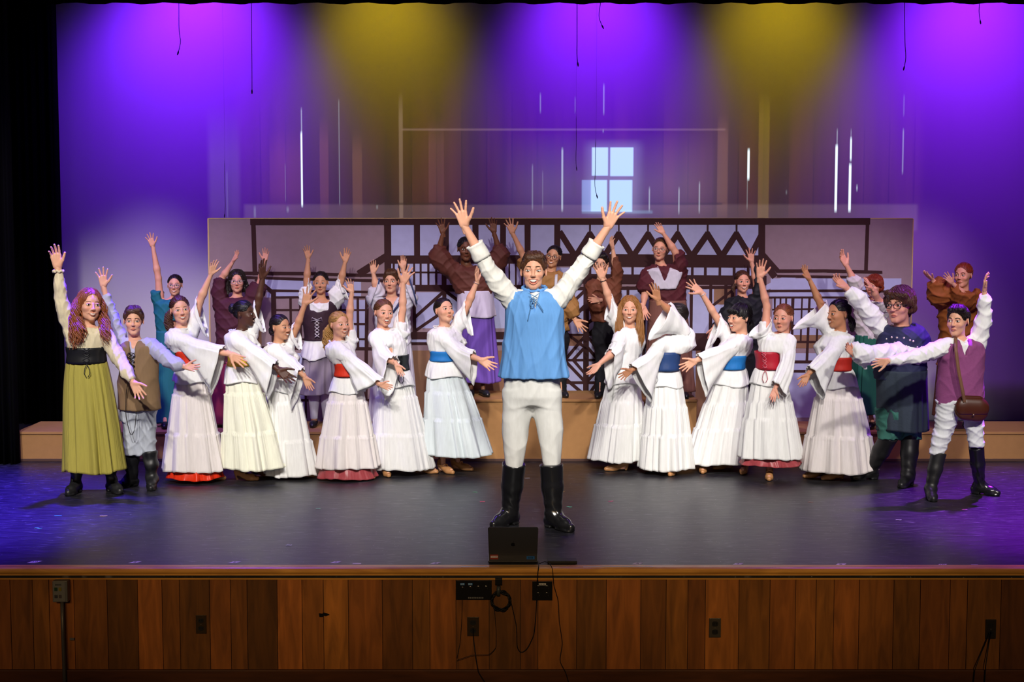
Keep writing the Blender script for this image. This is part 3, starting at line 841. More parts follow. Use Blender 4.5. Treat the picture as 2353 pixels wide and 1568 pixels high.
        if vneck is not None:    # (z top, z bottom, half width): opening at the front
            zt, zb, hw = vneck; X = g.ax[0][:, None, None]; Y = g.ax[1][None, :, None]; cx = s.T[0][0]
            wv = hw*np.clip((Z-zb)/(zt-zb), 0, 1.5)
            g.f = np.where(Y < s.T[0][1], np.maximum(g.f, np.where(Z > zb, wv - np.abs(X-cx), -1)), g.f)
        if cut is not None:
            X = g.ax[0][:, None, None]; Y = g.ax[1][None, :, None]; g.f = np.maximum(g.f, cut(X, Y, Z).astype(np.float32))
        V, F = g.mesh(); V = relax(V, F, relaxn)
        N = normals(V, F); V = V + N*wrinkle(V, amp, fr, seed)
        return s.add(name, V, F, m, label)
    def zs(s, py, dy=0): return s.pt((s.root.x*0+1176, py, dy))[2]
    def bell(s, i, u1, tip, m, u0=0.10, r0=0.066, r1=0.060, **kw):
        a = s.arms[i]
        V, F = sleeve_mesh(a['p'][:3], u0, u1, s.pt(tip), r0*s.S, r1*s.S, seed=i*2.3 + len(s.kids), **kw)
        return s.add('sleeve', V, F, m, None, solid=0.003)
    def skirt(s, waist, hem, m, name='skirt', label=None, **kw):
        """waist / hem: (px, py, half px)"""
        W = (s.pt((waist[0], waist[1], waist[3] if len(waist) > 3 else 0)), s.m(waist[2])); H = (s.pt((hem[0], hem[1], hem[3] if len(hem) > 3 else 0)), s.m(hem[2]))
        V, F = skirt_mesh(W, H, **kw)
        return s.add(name, V, F, m, label, solid=0.004)
    def belt(s, c0, c1, m, name='sash', label=None, ratio=None, lace=None, studs=None, grow=0.010):
        """c0, c1: (px, py, half px) of the top and bottom edge"""
        rings = []; th = np.linspace(0, 2*np.pi, 96, endpoint=False)
        for i in range(9):
            v = i/8; q = [c0[j]*(1-v)+c1[j]*v for j in range(3)]
            c = s.pt((q[0], q[1])); a = q[2]/s.sc + grow; b = min(0.9*a, 0.125*max(s.S, .8)) + grow*1.2
            bul = -0.004*math.sin(math.pi*v) + 0.0015*math.sin(9*v)
            rings.append(np.stack([c[0]+(a+bul)*np.cos(th), c[1]+(b+bul)*np.sin(th), c[2]+0*th], 1))
        V, F = loft(rings)
        o = s.add(name, V, F, m, label, solid=0.006)
        if lace is not None:
            ang, col = lace; bb = MB(); A = math.radians(ang)
            for i in range(5):
                for e in (-1, 1):
                    pts = []
                    for t in (-1, 0, 1):
                        j = min(8, max(0, 1 + i*1.5 + (0.6 if t == e else (-0.6 if t == -e else 0)))); R0 = rings[int(j)]
                        k_ = int(((A + t*0.17) % (2*math.pi))/(2*math.pi)*96) % 96; pp = R0[k_].copy(); cc = R0.mean(0); d = pp-cc; d /= np.linalg.norm(d)
                        pts.append(pp + d*0.007)
                    bb.tube(pts, 0.0032, 6)
            lo = rings[-1][int((A % (2*math.pi))/(2*math.pi)*96) % 96]; d = lo - rings[-1].mean(0); d /= np.linalg.norm(d)
            for e in (-1, 1):
                bb.tube([lo + d*0.01, lo + d*0.022 + np.array([e*0.015, 0, -0.03]), lo + d*0.02 + np.array([e*0.022, 0, -0.07]), lo + d*0.02 + np.array([e*0.006, 0, -0.10])], 0.0028, 6)
            l = s.mb('lacing', bb, mat('lace ' + col, rgb(col), 0.5), None, parent=o)
        return o
    # ---- shoes
    def boot(s, i, top_px, m, r=0.060, slouch=0.0, label=None):
        l = s.legs[i]; k = s.S; a, d, gr, kn = l['a'], l['d'], l['g'], l['k']
        t = (s.zs(top_px) - a[2])/(kn[2]-a[2]); top = a + (kn-a)*t
        lo = np.min([a, top, gr], 0) - 0.32; hi = np.max([a, top, gr], 0) + 0.32; lo[2] = -0.02
        g = Field(lo, hi, 0.0065)
        mid = a + (top-a)*0.55
        rk = r*k
        g.cap(a, mid, rk*0.74, rk*0.98, 0.02); g.cap(mid, top, rk*0.98, rk*1.06, 0.02)
        up = np.array([0, 0, 1.])
        heel = gr - d*0.035*k + up*0.042*k; ball = gr + d*0.105*k + up*0.036*k; toe = gr + d*0.160*k + up*0.028*k
        g.cap(a - up*0.01, heel, rk*0.72, 0.038*k, 0.03); g.cap(heel, ball, 0.036*k, 0.037*k, 0.02); g.cap(a, ball, rk*0.62, 0.036*k, 0.03); g.cap(ball, toe, 0.037*k, 0.027*k, 0.02)
        X = g.ax[0][:, None, None]; Y = g.ax[1][None, :, None]; Z = g.ax[2][None, None, :]
        ax = (top-a)/np.linalg.norm(top-a)
        g.f = np.maximum(g.f, (X-top[0])*ax[0] + (Y-top[1])*ax[1] + (Z-top[2])*ax[2])
        # sole and block heel
        sd = (X-gr[0])*d[0] + (Y-gr[1])*d[1]; cr = -(X-gr[0])*d[1] + (Y-gr[1])*d[0]
        g.f = np.maximum(g.f, 0.0 - Z)
        sole = np.maximum(np.sqrt((np.clip(np.abs(sd-0.055*k)-0.085*k, 0, 1))**2 + cr**2) - 0.040*k, np.maximum(Z-0.016, 0.0-Z))
        g.f = np.minimum(g.f, sole)
        arch = np.maximum(np.abs(sd-0.030*k)-0.022*k, Z-0.014)
        g.f = np.maximum(g.f, -arch)
        V, F = g.mesh(); V = relax(V, F, 1); N = normals(V, F)
        zz = V[:, 2]; am = (0.002 + slouch)*np.exp(-((zz-a[2]-0.02)/(0.10 if not slouch else 0.3))**2)
        V = V + N*(am*np.sin(zz*(95 if not slouch else 55) + 9*V[:, 0]*6 + 2*np.sin(V[:, 0]*40)))[:, None]*(zz > 0.05)[:, None]
        return s.add('boot', V, F, m, label)
    def pump(s, i, m=None, strap=True, label=None):
        l = s.legs[i]; k = s.S; a, d, gr = l['a'], l['d'], l['g']; up = np.array([0, 0, 1.])
        m = m or mat('tan leather', rgb('B98455'), 0.4, 'fine', spec=0.5, bump=0.05)
        lo = gr - 0.30; hi = gr + 0.30; lo[2] = -0.02; hi[2] = a[2] + 0.1
        g = Field(lo, hi, 0.005)
        hh = 0.045*k
        heel = gr - d*0.045*k + up*(hh+0.028*k); ball = gr + d*0.095*k + up*0.026*k; toe = gr + d*0.150*k + up*0.020*k
        side = np.array([-d[1], d[0], 0])
        g.cap(heel, ball, 0.031*k, 0.034*k, 0.02); g.cap(ball, toe, 0.034*k, 0.022*k, 0.02); g.cap(heel + up*0.02*k, ball - d*0.03*k, 0.028*k, 0.026*k, 0.02)
        # foot opening
        g.cap(a - up*0.005 + d*0.00*k, gr + d*0.055*k + up*0.075*k, 0.026*k, 0.022*k, 0.006, cut=True)
        Z = g.ax[2][None, None, :]; g.f = np.maximum(g.f, 0.002 - Z)
        g.cap(gr - d*0.050*k + up*hh, gr - d*0.044*k + up*0.012, 0.020*k, 0.014*k, 0.008)
        g.f = np.maximum(g.f, 0.0 - Z)
        if strap:
            g.cap(gr + d*0.035*k + up*0.075*k + side*0.028*k, gr + d*0.045*k + up*0.085*k, 0.006, 0.006, 0.004)
            g.cap(gr + d*0.035*k + up*0.075*k - side*0.028*k, gr + d*0.045*k + up*0.085*k, 0.006, 0.006, 0.004)
        V, F = g.mesh(); V = relax(V, F, 1)
        return s.add('shoe', V, F, m, label)
    def bracelet(s, i, color, w=0.006):
        S, E, W, T = s.arms[i]['p']; d = (E-W)/np.linalg.norm(E-W); c = W + d*0.022; u = np.cross(d, [0, 1, 0.1]); u /= np.linalg.norm(u); v = np.cross(d, u); b = MB()
        b.tube([c + (u*math.cos(a) + v*math.sin(a))*0.0265*max(s.S, 0.85) for a in np.linspace(0, 2*np.pi, 33)], w*0.6, 6)
        return s.mb('bracelet', b, mat('bracelet %d' % int(sum(color)*100), color, 0.3, metal=0.6))
    def flat_shoe(s, i, m=None):
        l = s.legs[i]; k = s.S; a, d, gr = l['a'], l['d'], l['g']; up = np.array([0, 0, 1.])
        m = m or mat('black shoe leather', (0.012, 0.012, 0.014), 0.35, spec=0.5)
        lo = gr - 0.28; hi = gr + 0.28; lo[2] = -0.02; hi[2] = a[2] + 0.1
        g = Field(lo, hi, 0.006)
        heel = gr - d*0.035*k + up*0.040*k; ball = gr + d*0.105*k + up*0.032*k; toe = gr + d*0.150*k + up*0.026*k
        g.cap(heel, ball, 0.037*k, 0.036*k, 0.02); g.cap(ball, toe, 0.036*k, 0.026*k, 0.02)
        Z = g.ax[2][None, None, :]; g.f = np.maximum(g.f, 0.0 - Z)
        V, F = g.mesh(); V = relax(V, F, 1)
        return s.add('shoe', V, F, m)
    def trousers(s, m, waist_py, legs, amp=0.003, label=None, hip=None, fr=(18, 18, 26), seed=1, gather=0.004, ratio=0.95):
        """legs: for each leg a list of stations (px, py, half px[, dy]) from the hip down"""
        k = s.S; L = []; s.lr = 0.22
        for q in legs: L.append([tuple(s.pt((t[0], t[1], t[3] if len(t) > 3 else 0))) + (t[2]/s.sc, max(t[2]/s.sc*ratio, 0.045)) for t in q])
        allp = np.array([t[:3] for q in L for t in q]); w_ = s.T[-1]; zt = s.zs(waist_py)
        lo = allp.min(0) - 0.2; hi = allp.max(0) + 0.25; hi[2] = max(hi[2], zt + 0.1)
        g = Field(lo, hi, 0.008)
        hx0 = min(q[0][0]-q[0][3] for q in L); hx1 = max(q[0][0]+q[0][3] for q in L); zc = L[0][0][2]; hw = (hx1-hx0)/2; hxc = (hx0+hx1)/2
        g.stack([(w_[0], w_[1], zt, min(w_[3], hw)*0.98, w_[4]*0.98), (hxc, 0, (zt+zc)/2, hw*0.995, w_[4]*1.02), (hxc, 0, zc-0.03, hw*0.99, w_[4]*0.98), (hxc, 0, zc-0.085, hw*0.86, w_[4]*0.80)], 0.03)
        for q in L: g.stack(q, 0.045)
        Z = g.ax[2][None, None, :]
        V, F = g.mesh(); V = relax(V, F, 2); N = normals(V, F)
        low = min(t[2] for q in L for t in q)
        V = V + N*(wrinkle(V, amp, fr, seed)[:, 0] + gather*np.sin(V[:, 0]*120 + 2*np.sin(V[:, 2]*6))*np.clip((V[:, 2]-zc)/0.15, 0, 1) + 0.0035*np.sin(V[:, 0]*70 + V[:, 1]*50 + V[:, 2]*14)*np.clip(1-(V[:, 2]-low)/0.5, 0, 1))[:, None]
        return s.add('trousers', V, F, m, label)
def cloth(name, hexc, rough=0.75, kind='cloth', bump=0.5, scale=1.0, **kw): return mat(name, rgb(hexc), rough, kind, bump=bump, scale=scale, **kw)
# ------------------------------------------------------------------ the stage
def struct(o, label=None): o['kind'] = 'structure'; return o
def floor_material():
    m, nt, b = new_mat('black stage floor'); N, L = nt.nodes, nt.links
    tc = N.new('ShaderNodeTexCoord')
    def noise(sc, det, vec):
        mp = N.new('ShaderNodeMapping'); mp.inputs['Scale'].default_value = vec; L.new(tc.outputs['Object'], mp.inputs[0])
        n = N.new('ShaderNodeTexNoise'); n.inputs['Scale'].default_value = sc; n.inputs['Detail'].default_value = det; L.new(mp.outputs[0], n.inputs['Vector']); return n
    big = noise(1.3, 6, (1, 1, 1)); streak = noise(1.0, 7, (5, 26, 1)); spk = noise(60, 3, (1, 1, 1))
    cr = N.new('ShaderNodeValToRGB'); cr.color_ramp.elements[0].color = (0.006, 0.006, 0.008, 1); cr.color_ramp.elements[1].color = (0.020, 0.020, 0.025, 1)
    cr.color_ramp.elements[0].position = 0.3; cr.color_ramp.elements[1].position = 0.75; L.new(streak.outputs['Fac'], cr.inputs[0])
    # scuffs: thin scratches from two wave textures
    mix = N.new('ShaderNodeMixRGB'); mix.blend_type = 'ADD'; mix.inputs[0].default_value = 1
    L.new(cr.outputs[0], mix.inputs[1])
    sc = N.new('ShaderNodeValToRGB'); sc.color_ramp.elements[0].position = 0.60; sc.color_ramp.elements[0].color = (0, 0, 0, 1); sc.color_ramp.elements[1].position = 0.70; sc.color_ramp.elements[1].color = (0.10, 0.10, 0.105, 1)
    n3 = noise(1.0, 8, (9, 55, 1)); L.new(n3.outputs['Fac'], sc.inputs[0]); L.new(sc.outputs[0], mix.inputs[2])
    m2 = N.new('ShaderNodeMixRGB'); m2.blend_type = 'ADD'; m2.inputs[0].default_value = 1; L.new(mix.outputs[0], m2.inputs[1])
    s2 = N.new('ShaderNodeValToRGB'); s2.color_ramp.elements[0].position = 0.685; s2.color_ramp.elements[0].color = (0, 0, 0, 1); s2.color_ramp.elements[1].position = 0.74; s2.color_ramp.elements[1].color = (0.25, 0.25, 0.26, 1)
    L.new(spk.outputs['Fac'], s2.inputs[0]); L.new(s2.outputs[0], m2.inputs[2]); L.new(m2.outputs[0], b.inputs['Base Color'])
    rr = N.new('ShaderNodeMapRange'); rr.inputs['To Min'].default_value = 0.30; rr.inputs['To Max'].default_value = 0.50
    L.new(streak.outputs['Fac'], rr.inputs[0]); L.new(rr.outputs[0], b.inputs['Roughness'])
    b.inputs['Specular IOR Level'].default_value = 0.5
    bp = N.new('ShaderNodeBump'); bp.inputs['Strength'].default_value = 0.25; bp.inputs['Distance'].default_value = 0.01; L.new(big.outputs['Fac'], bp.inputs['Height']); L.new(bp.outputs[0], b.inputs['Normal'])
    return m
XL, XR = -5.6, 5.6
b = MB(); b.box((XL, -0.03, -0.06), (XR, 7.4, 0.0)); struct(b.build('floor', floor_material()))

def wood(name, c, vec=(9, 9, 1.2), rough=0.5, vary=0.35, spec=0.4, knots=True):
    m, nt, bs = new_mat(name); N, L = nt.nodes, nt.links
    tc = N.new('ShaderNodeTexCoord'); mp = N.new('ShaderNodeMapping'); mp.inputs['Scale'].default_value = vec; L.new(tc.outputs['Object'], mp.inputs[0])
    n = N.new('ShaderNodeTexNoise'); n.inputs['Scale'].default_value = 2.2; n.inputs['Detail'].default_value = 8; n.inputs['Distortion'].default_value = 0.8; L.new(mp.outputs[0], n.inputs['Vector'])
    at = N.new('ShaderNodeAttribute'); at.attribute_name = 'tone'
    cr = N.new('ShaderNodeValToRGB'); cr.color_ramp.elements[0].color = (*[x*(1-vary) for x in c], 1); cr.color_ramp.elements[1].color = (*[min(1, x*(1+vary)) for x in c], 1)
    cr.color_ramp.elements[0].position = 0.3; cr.color_ramp.elements[1].position = 0.7; L.new(n.outputs['Fac'], cr.inputs[0])
    mu = N.new('ShaderNodeMixRGB'); mu.blend_type = 'MULTIPLY'; mu.inputs[0].default_value = 1; L.new(cr.outputs[0], mu.inputs[1]); L.new(at.outputs['Color'], mu.inputs[2]); L.new(mu.outputs[0], bs.inputs['Base Color'])
    bs.inputs['Roughness'].default_value = rough; bs.inputs['Specular IOR Level'].default_value = spec
    bp = N.new('ShaderNodeBump'); bp.inputs['Strength'].default_value = 0.15; bp.inputs['Distance'].default_value = 0.003; L.new(n.outputs['Fac'], bp.inputs['Height']); L.new(bp.outputs[0], bs.inputs['Normal'])
    return m
def tone_attr(o, tones, faces_per):
    me = o.data; a = me.color_attributes.new('tone', 'FLOAT_COLOR', 'CORNER')
    i = 0
    for p in me.polygons:
        t = tones[min(len(tones)-1, p.index // faces_per)]
        for _ in p.loop_indices: a.data[i].color = (*t, 1); i += 1
# apron of vertical boards
edges = [-30, 26, 77, 115, 172, 248, 318, 374, 414, 483, 531, 569, 638, 695, 744, 801, 879, 948, 988, 1048, 1124, 1196, 1236, 1325, 1393, 1472, 1530, 1580, 1620, 1697, 1768, 1827, 1874, 1915, 1973, 2052, 2113, 2181, 2221, 2298, 2400]
tone = [.75, .62, .85, .95, .68, .38, 1.1, .62, .42, .80, .60, .35, 1.25, .95, 1.25, .85, .52, .70, .95, .62, .40, .55, .8, .50, .95, .55, .85, .60, 1.15, .68, .85, 1.0, .90, 1.0, .80, .60, .75, .7, .62, .35]
b = MB(); tn = []
for i in range(len(edges)-1):
    x0 = P(edges[i], 1400, 0).x; x1 = P(edges[i+1], 1400, 0).x
    b.box((x0+0.0018, -0.012 + 0.001*(i % 2), -1.05), (x1-0.0018, 0.03, -0.045)); t = tone[i % len(tone)]
    tn.append((t, t*(0.93+0.06*(i % 3)), t*0.9))
# extra boards beyond the frame
for sgn in (-1, 1):
    for j in range(14):
        e = P(edges[0], 1400, 0).x if sgn < 0 else P(edges[-1], 1400, 0).x
        x0, x1 = sorted((e + sgn*j*0.16, e + sgn*(j+1)*0.16)); b.box((x0+.0018, -0.012, -1.05), (x1-.0018, 0.03, -0.045)); t = tone[(j*7+3) % 40]; tn.append((t, t, t*.9))
b.box((XL, 0.0, -1.05), (XR, 0.035, -0.04)); tn.append((.08, .08, .08))
o = struct(b.build('wall_apron', wood('apron boards', rgb('A8662A'), rough=0.5), bevel=0.0)); tone_attr(o, tn, 6)
# moulded lip along the front edge
def profile(name, pts, mt, lname, tone_=(1, 1, 1)):
    b = MB(); n = len(pts)
    vs = [(XL, y, z) for y, z in pts] + [(XR, y, z) for y, z in pts]
    fs = [(i, (i+1) % n, n + (i+1) % n, n + i) for i in range(n)] + [tuple(range(n-1, -1, -1)), tuple(range(n, 2*n))]
    b.add(vs, fs); o = b.build(name, mt, smooth=False); tone_attr(o, [tone_], 100); return struct(o)
zt = P(1176, 1300, -0.03).z; zb = P(1176, 1328, -0.03).z
lip = [(0.03, 0.0035), (-0.030, 0.0035), (-0.046, -0.001), (-0.053, -0.010), (-0.053, -0.022), (-0.046, -0.032), (-0.036, -0.036), (-0.036, -0.044), (-0.028, -0.047), (-0.028, -0.058), (-0.021, -0.062), (-0.018, -0.074), (0.03, -0.074)]
profile('trim_1', lip, wood('lip moulding', rgb('F0A850'), (1.2, 9, 9), 0.35, 0.3, 0.5), 'lip')
profile('baseboard_front', [(0.0, P(0, 1538, -0.01).z), (-0.032, P(0, 1538, -0.01).z), (-0.036, P(0, 1538, -0.01).z-0.006), (-0.036, -1.05), (0.0, -1.05)], wood('base board', rgb('70401C'), (1.2, 9, 9), 0.5, 0.3), 'base', (.6, .55, .5))
b = MB(); b.box((XL, -9.5, -1.10), (XR, 0.0, -1.05)); struct(b.build('floor', mat('hall floor', (0.03, 0.022, 0.016), 0.6)))
# dark walls of the stage house
blk = mat('black velour', (0.0022, 0.0022, 0.0026), 0.95, spec=0.05)
b = MB(); b.box((XL-0.2, 7.4, -0.1), (XR+0.2, 7.5, 7.0)); struct(b.build('wall_back', blk))
b = MB(); b.box((XL-0.3, -0.03, -0.1), (XL, 7.5, 7.0)); struct(b.build('wall_left', blk))
b = MB(); b.box((XR, -0.03, -0.1), (XR+0.3, 7.5, 7.0)); struct(b.build('wall_right', blk))

# risers
carpet_t = cloth('riser carpet', 'A88878', 0.9, 'fine', 0.3, 3)
def riser(x0, x1, y0, y1, z1, label, front, name='riser'):
    b = MB(); b.box((x0, y0, 0), (x1, y1, z1-0.02)); b.box((x0-0.006, y0-0.012, z1-0.022), (x1+0.006, y1, z1)); 
    b.box((x0, y0-0.006, 0), (x1, y0, 0.025), 1)
    o = b.build('riser', [front, mat('riser kick', (0.08, 0.04, 0.03), 0.7)], bevel=0.004); tag(o, label, 'riser')
    return o
YF = ground(1176, 1061).y
pxx = lambda px, z: P(px, 1020, YF).x
rf = cloth('riser front fabric', 'A67A4C', 0.85, 'fine', 0.25, 2)
xc0, xc1 = pxx(1010, 0), pxx(1600, 0)
riser(pxx(38, 0), xc0-0.008, YF, YF+0.66, 0.26, 'low wide tan stage platform on the left, under the back row', rf)
riser(xc0, xc1, YF, YF+0.66, 0.54, 'tall tan stage platform in the centre, behind the blue tunic person', rf)
riser(xc1+0.008, XR-0.05, YF, YF+0.66, 0.26, 'low wide stage platform on the right side, under the rust robe person', rf)

# black leg curtains on the left
def curtain(name, x0, x1, y, z0, z1, amp, n, label, cat='curtain', mt=blk, back=0.0):
    seg = 240; rows = 6; R0 = []
    for j in range(rows+1):
        z = z0 + (z1-z0)*j/rows
        t = np.linspace(0, 1, seg)
        x = x0 + (x1-x0)*t; yy = y + amp*np.sin(n*6.283*t + 1.7*np.sin(9*t)) + 0.3*amp*np.sin(n*2.7*6.283*t)
        R0.append(np.stack([x, yy, z + 0*t], 1))
    V, F = loft(R0, close=False); o = obj(name, mk_mesh(name, V, F, [mt])); md = o.modifiers.new('cloth', 'SOLIDIFY'); md.thickness = 0.006
    return tag(o, label, cat)
YC = 6.22
curtain('curtain', P(-60, 500, YC).x, P(148, 970, YC).x, YC, 0.0, 5.9, 0.05, 9, 'black velour side curtain at the left, its edge against the purple backdrop')
curtain('curtain', P(-80, 500, YF-0.1).x, P(44, 1000, YF-0.1).x, YF-0.12, 0.0, 5.9, 0.04, 5, 'nearer black side curtain at the far left in front of the platform end')
zb = P(1176, 8, 5.2).z
curtain('border_curtain', XL, XR, 5.2, zb, zb+1.2, 0.05, 26, 'black border curtain across the top of the stage')
# the painted flat ------------------------------------------------
YP = YF + 0.70
def fx(px): return P(px, 700, YP).x
def fz(py): return P(1176, py, YP).z
fl = empty('stage_flat', (fx(1288), YP, 0))
def paint(name, hexc, rough=0.8): return cloth(name, hexc, rough, 'fine', 0.08, 1.5)
mauve = paint('mauve wall paint', '8E7682'); lil = paint('lilac wall paint', 'A8A8D2'); brn = paint('brown timber paint', '35171A'); tanp = paint('tan wall paint', '8A6450'); edge = mat('raw ply edge', rgb('C9A878'), 0.7)
b = MB(); b.box((fx(483), YP, 0), (fx(2093), YP+0.04, fz(503)))
o = b.build('panel', mauve, fl, loc=None); o.matrix_parent_inverse = Matrix.Translation(-Vector(fl.location))
b = MB(); b.box((fx(483)-0.012, YP-0.004, 0), (fx(483), YP+0.042, fz(503)+0.004)); b.box((fx(483), YP-0.004, fz(503)), (fx(2093), YP+0.042, fz(503)+0.007)); b.box((fx(2093), YP-0.004, 0), (fx(2093)+0.009, YP+0.042, fz(503)))
o = b.build('edge_trim', edge, fl); o.matrix_parent_inverse = Matrix.Translation(-Vector(fl.location))
def poly(bm, pts, dep, m=0):
    vs = [(fx(x), YP-dep, fz(y)) for x, y in pts] + [(fx(x), YP+0.001, fz(y)) for x, y in pts]; n = len(pts)
    ar = sum(pts[i][0]*pts[(i+1) % n][1] - pts[(i+1) % n][0]*pts[i][1] for i in range(n))
    fs = [tuple(range(n)), tuple(range(2*n-1, n-1, -1))] + [(i, i+n, (i+1) % n + n, (i+1) % n) for i in range(n)]
    if ar < 0: fs = [tuple(reversed(f)) for f in fs]
    bm.add(vs, fs, m)
RJ = [0]
def rect(bm, x0, y0, x1, y1, dep=0.0015, m=0):
    RJ[0] += 1; dep += (RJ[0] % 9)*0.00006
    poly(bm, [(x0, y0), (x1, y0), (x1, y1), (x0, y1)], dep, m)
rg = random.Random(3)
def line(bm, pts, wpx, dep=0.003, m=0):
    wpx = wpx*1.08 + 0.8
    for (xa, ya), (xb, yb) in zip(pts[:-1], pts[1:]):
        L = math.hypot(xb-xa, yb-ya); nx, ny = -(yb-ya)/L*wpx/2, (xb-xa)/L*wpx/2
        ex, ey = (xb-xa)/L*wpx*0.25, (yb-ya)/L*wpx*0.25; j = lambda: rg.uniform(-0.5, 0.5)
        poly(bm, [(xa-ex+nx+j(), ya-ey+ny+j()), (xb+ex+nx+j(), yb+ey+ny+j()), (xb+ex-nx+j(), yb+ey-ny+j()), (xa-ex-nx+j(), ya-ey-ny+j())], dep + rg.uniform(0, 0.0006), m)
# light plaster fields
pb = b = MB()
for r in ((898, 517, 952, 588), (966, 517, 1018, 588), (1032, 517, 1086, 588), (1100, 517, 1150, 588), (1162, 517, 1206, 588), (1219, 517, 1273, 588), (1287, 517, 1742, 592),
          (890, 602, 1250, 655), (1255, 615, 1740, 636), (955, 672, 1250, 755), (1253, 660, 1745, 900), (930, 772, 1160, 790),
          (608, 642, 830, 668), (613, 672, 830, 684), (1770, 640, 2070, 668), (1768, 672, 2010, 682), (1775, 686, 1920, 800), (700, 690, 845, 800), (1770, 812, 2050, 960), (1610, 800, 1760, 960), (615, 812, 700, 960), (1950, 770, 2060, 812)):
    rect(b, *r)
poly(b, [(1760, 655), (1795, 638), (1830, 638), (1760, 668)], 0.0015)
rect(b, 925, 806, 1250, 960, 0.0025, 1); rect(b, 1600, 806, 1640, 960, 0.0025, 1); rect(b, 1640, 812, 1705, 960, 0.0022, 1)
for r in ((1258, 735, 1298, 765), (1300, 770, 1338, 795), (1258, 880, 1290, 905), (1640, 662, 1690, 700), (1820, 770, 1900, 800), (560, 760, 600, 960)): rect(b, *r, 0.0028, 1)
# outer roof frames
ntim = len(pb.m)
line(b, [(582, 510), (1992, 509)], 13, 0.004)
line(b, [(585, 505), (587, 630)], 9); line(b, [(1990, 505), (1988, 622)], 7)
line(b, [(560, 628), (700, 629), (830, 633), (905, 632)], 6); line(b, [(562, 638), (700, 642), (900, 646)], 5)
line(b, [(1785, 623), (1900, 623), (2024, 626)], 6); line(b, [(1786, 635), (1950, 637)], 5)
line(b, [(888, 590), (828, 628)], 15); line(b, [(1748, 580), (1785, 622)], 9); line(b, [(1752, 600), (1778, 634)], 13)
line(b, [(892, 505), (892, 660)], 14); line(b, [(1748, 505), (1750, 700)], 14)
for x in (959, 1025, 1093, 1156, 1212, 1280): line(b, [(x, 510), (x, 594)], 12)
line(b, [(885, 594), (1285, 594)], 12)
# zigzag gable
line(b, [(1280, 597), (1755, 602)], 26, 0.0035); line(b, [(1285, 640), (1755, 645)], 20, 0.0035); line(b, [(1255, 664), (1750, 660)], 7)
zx = [1287, 1322, 1355, 1387, 1421, 1453, 1488, 1521, 1556, 1588, 1624, 1657, 1690, 1722, 1748]
zp = [(zx[0], 535)] + [(x, 590 if i % 2 == 1 else 538) for i, x in list(enumerate(zx))[1:]]
line(b, zp, 12)
for x in zx[2::2]: line(b, [(x, 512), (x, 536)], 3)
for x in (1320, 1355, 1388, 1420, 1453, 1488, 1555, 1590, 1620, 1653, 1686, 1718): line(b, [(x, 612), (x, 638)], 5)
# gallery windows left of the man
line(b, [(888, 603), (1280, 603)], 5); line(b, [(888, 626), (1160, 627)], 3)
line(b, [(925, 662), (1285, 664)], 13)
for x in (905, 918, 934, 952, 967, 985, 1003, 1018): line(b, [(x, 603), (x, 657)], 4)
line(b, [(1022, 600), (1020, 785)], 8); line(b, [(1158, 600), (1158, 700)], 5); line(b, [(1170, 600), (1170, 655)], 3); line(b, [(1250, 600), (1252, 905)], 10)
for x in (1185, 1200, 1216, 1232): line(b, [(x, 600), (x, 655)], 3)
line(b, [(952, 665), (952, 775)], 7); line(b, [(944, 772), (1250, 772)], 15); line(b, [(944, 790), (1160, 790)], 5)
for q in ([(1020, 670), (955, 728)], [(1020, 715), (955, 760)], [(1022, 668), (1085, 715), (1100, 770)], [(1022, 715), (1075, 760)]): line(b, q, 6)
line(b, [(1060, 790), (1158, 790)], 6)
# lattice of the porch
line(b, [(1347, 655), (1347, 915)], 12, 0.004); line(b, [(1300, 655), (1300, 905)], 4); line(b, [(1392, 655), (1392, 905)], 6)
line(b, [(1253, 905), (1395, 905)], 9); line(b, [(1253, 770), (1400, 770)], 4); line(b, [(1253, 828), (1392, 828)], 5); line(b, [(1253, 880), (1395, 880)], 5); line(b, [(1253, 712), (1392, 712)], 5)
for cx_, y0, d in ((1347, 700, 1), (1347, 770, -1)):
    pass
for q in ([(1347, 665), (1258, 750)], [(1347, 700), (1258, 790)], [(1347, 665), (1394, 705)], [(1347, 745), (1300, 712)], [(1347, 745), (1394, 712)], [(1347, 800), (1300, 765)],
          [(1300, 712), (1347, 760)], [(1394, 730), (1347, 775)], [(1347, 770), (1298, 828), (1347, 880)], [(1347, 770), (1394, 828), (1347, 880)], [(1347, 795), (1318, 828), (1347, 862)], [(1347, 795), (1376, 828), (1347, 862)],
          [(1300, 770), (1258, 815)], [(1258, 835), (1340, 905)], [(1394, 850), (1355, 905)], [(1253, 880), (1290, 905)]): line(b, q, 6)
# right half: timbers behind the back row
for x in (1588, 1633, 1667, 1683): line(b, [(x, 655), (x, 960 if x == 1588 else 775)], 6)
line(b, [(1635, 705), (1690, 662)], 5); line(b, [(1588, 772), (1730, 772)], 10); line(b, [(1590, 800), (1640, 772), (1600, 830)], 6)
rect(b, 1592, 770, 1636, 806, 0.003); rect(b, 1640, 772, 1664, 800, 0.003)
line(b, [(1480, 660), (1480, 905)], 6); line(b, [(1443, 660), (1443, 800)], 5); line(b, [(1400, 700), (1480, 790)], 6); line(b, [(1480, 700), (1400, 790)], 6); line(b, [(1400, 795), (1590, 795)], 9)
line(b, [(1700, 662), (1700, 960)], 7)
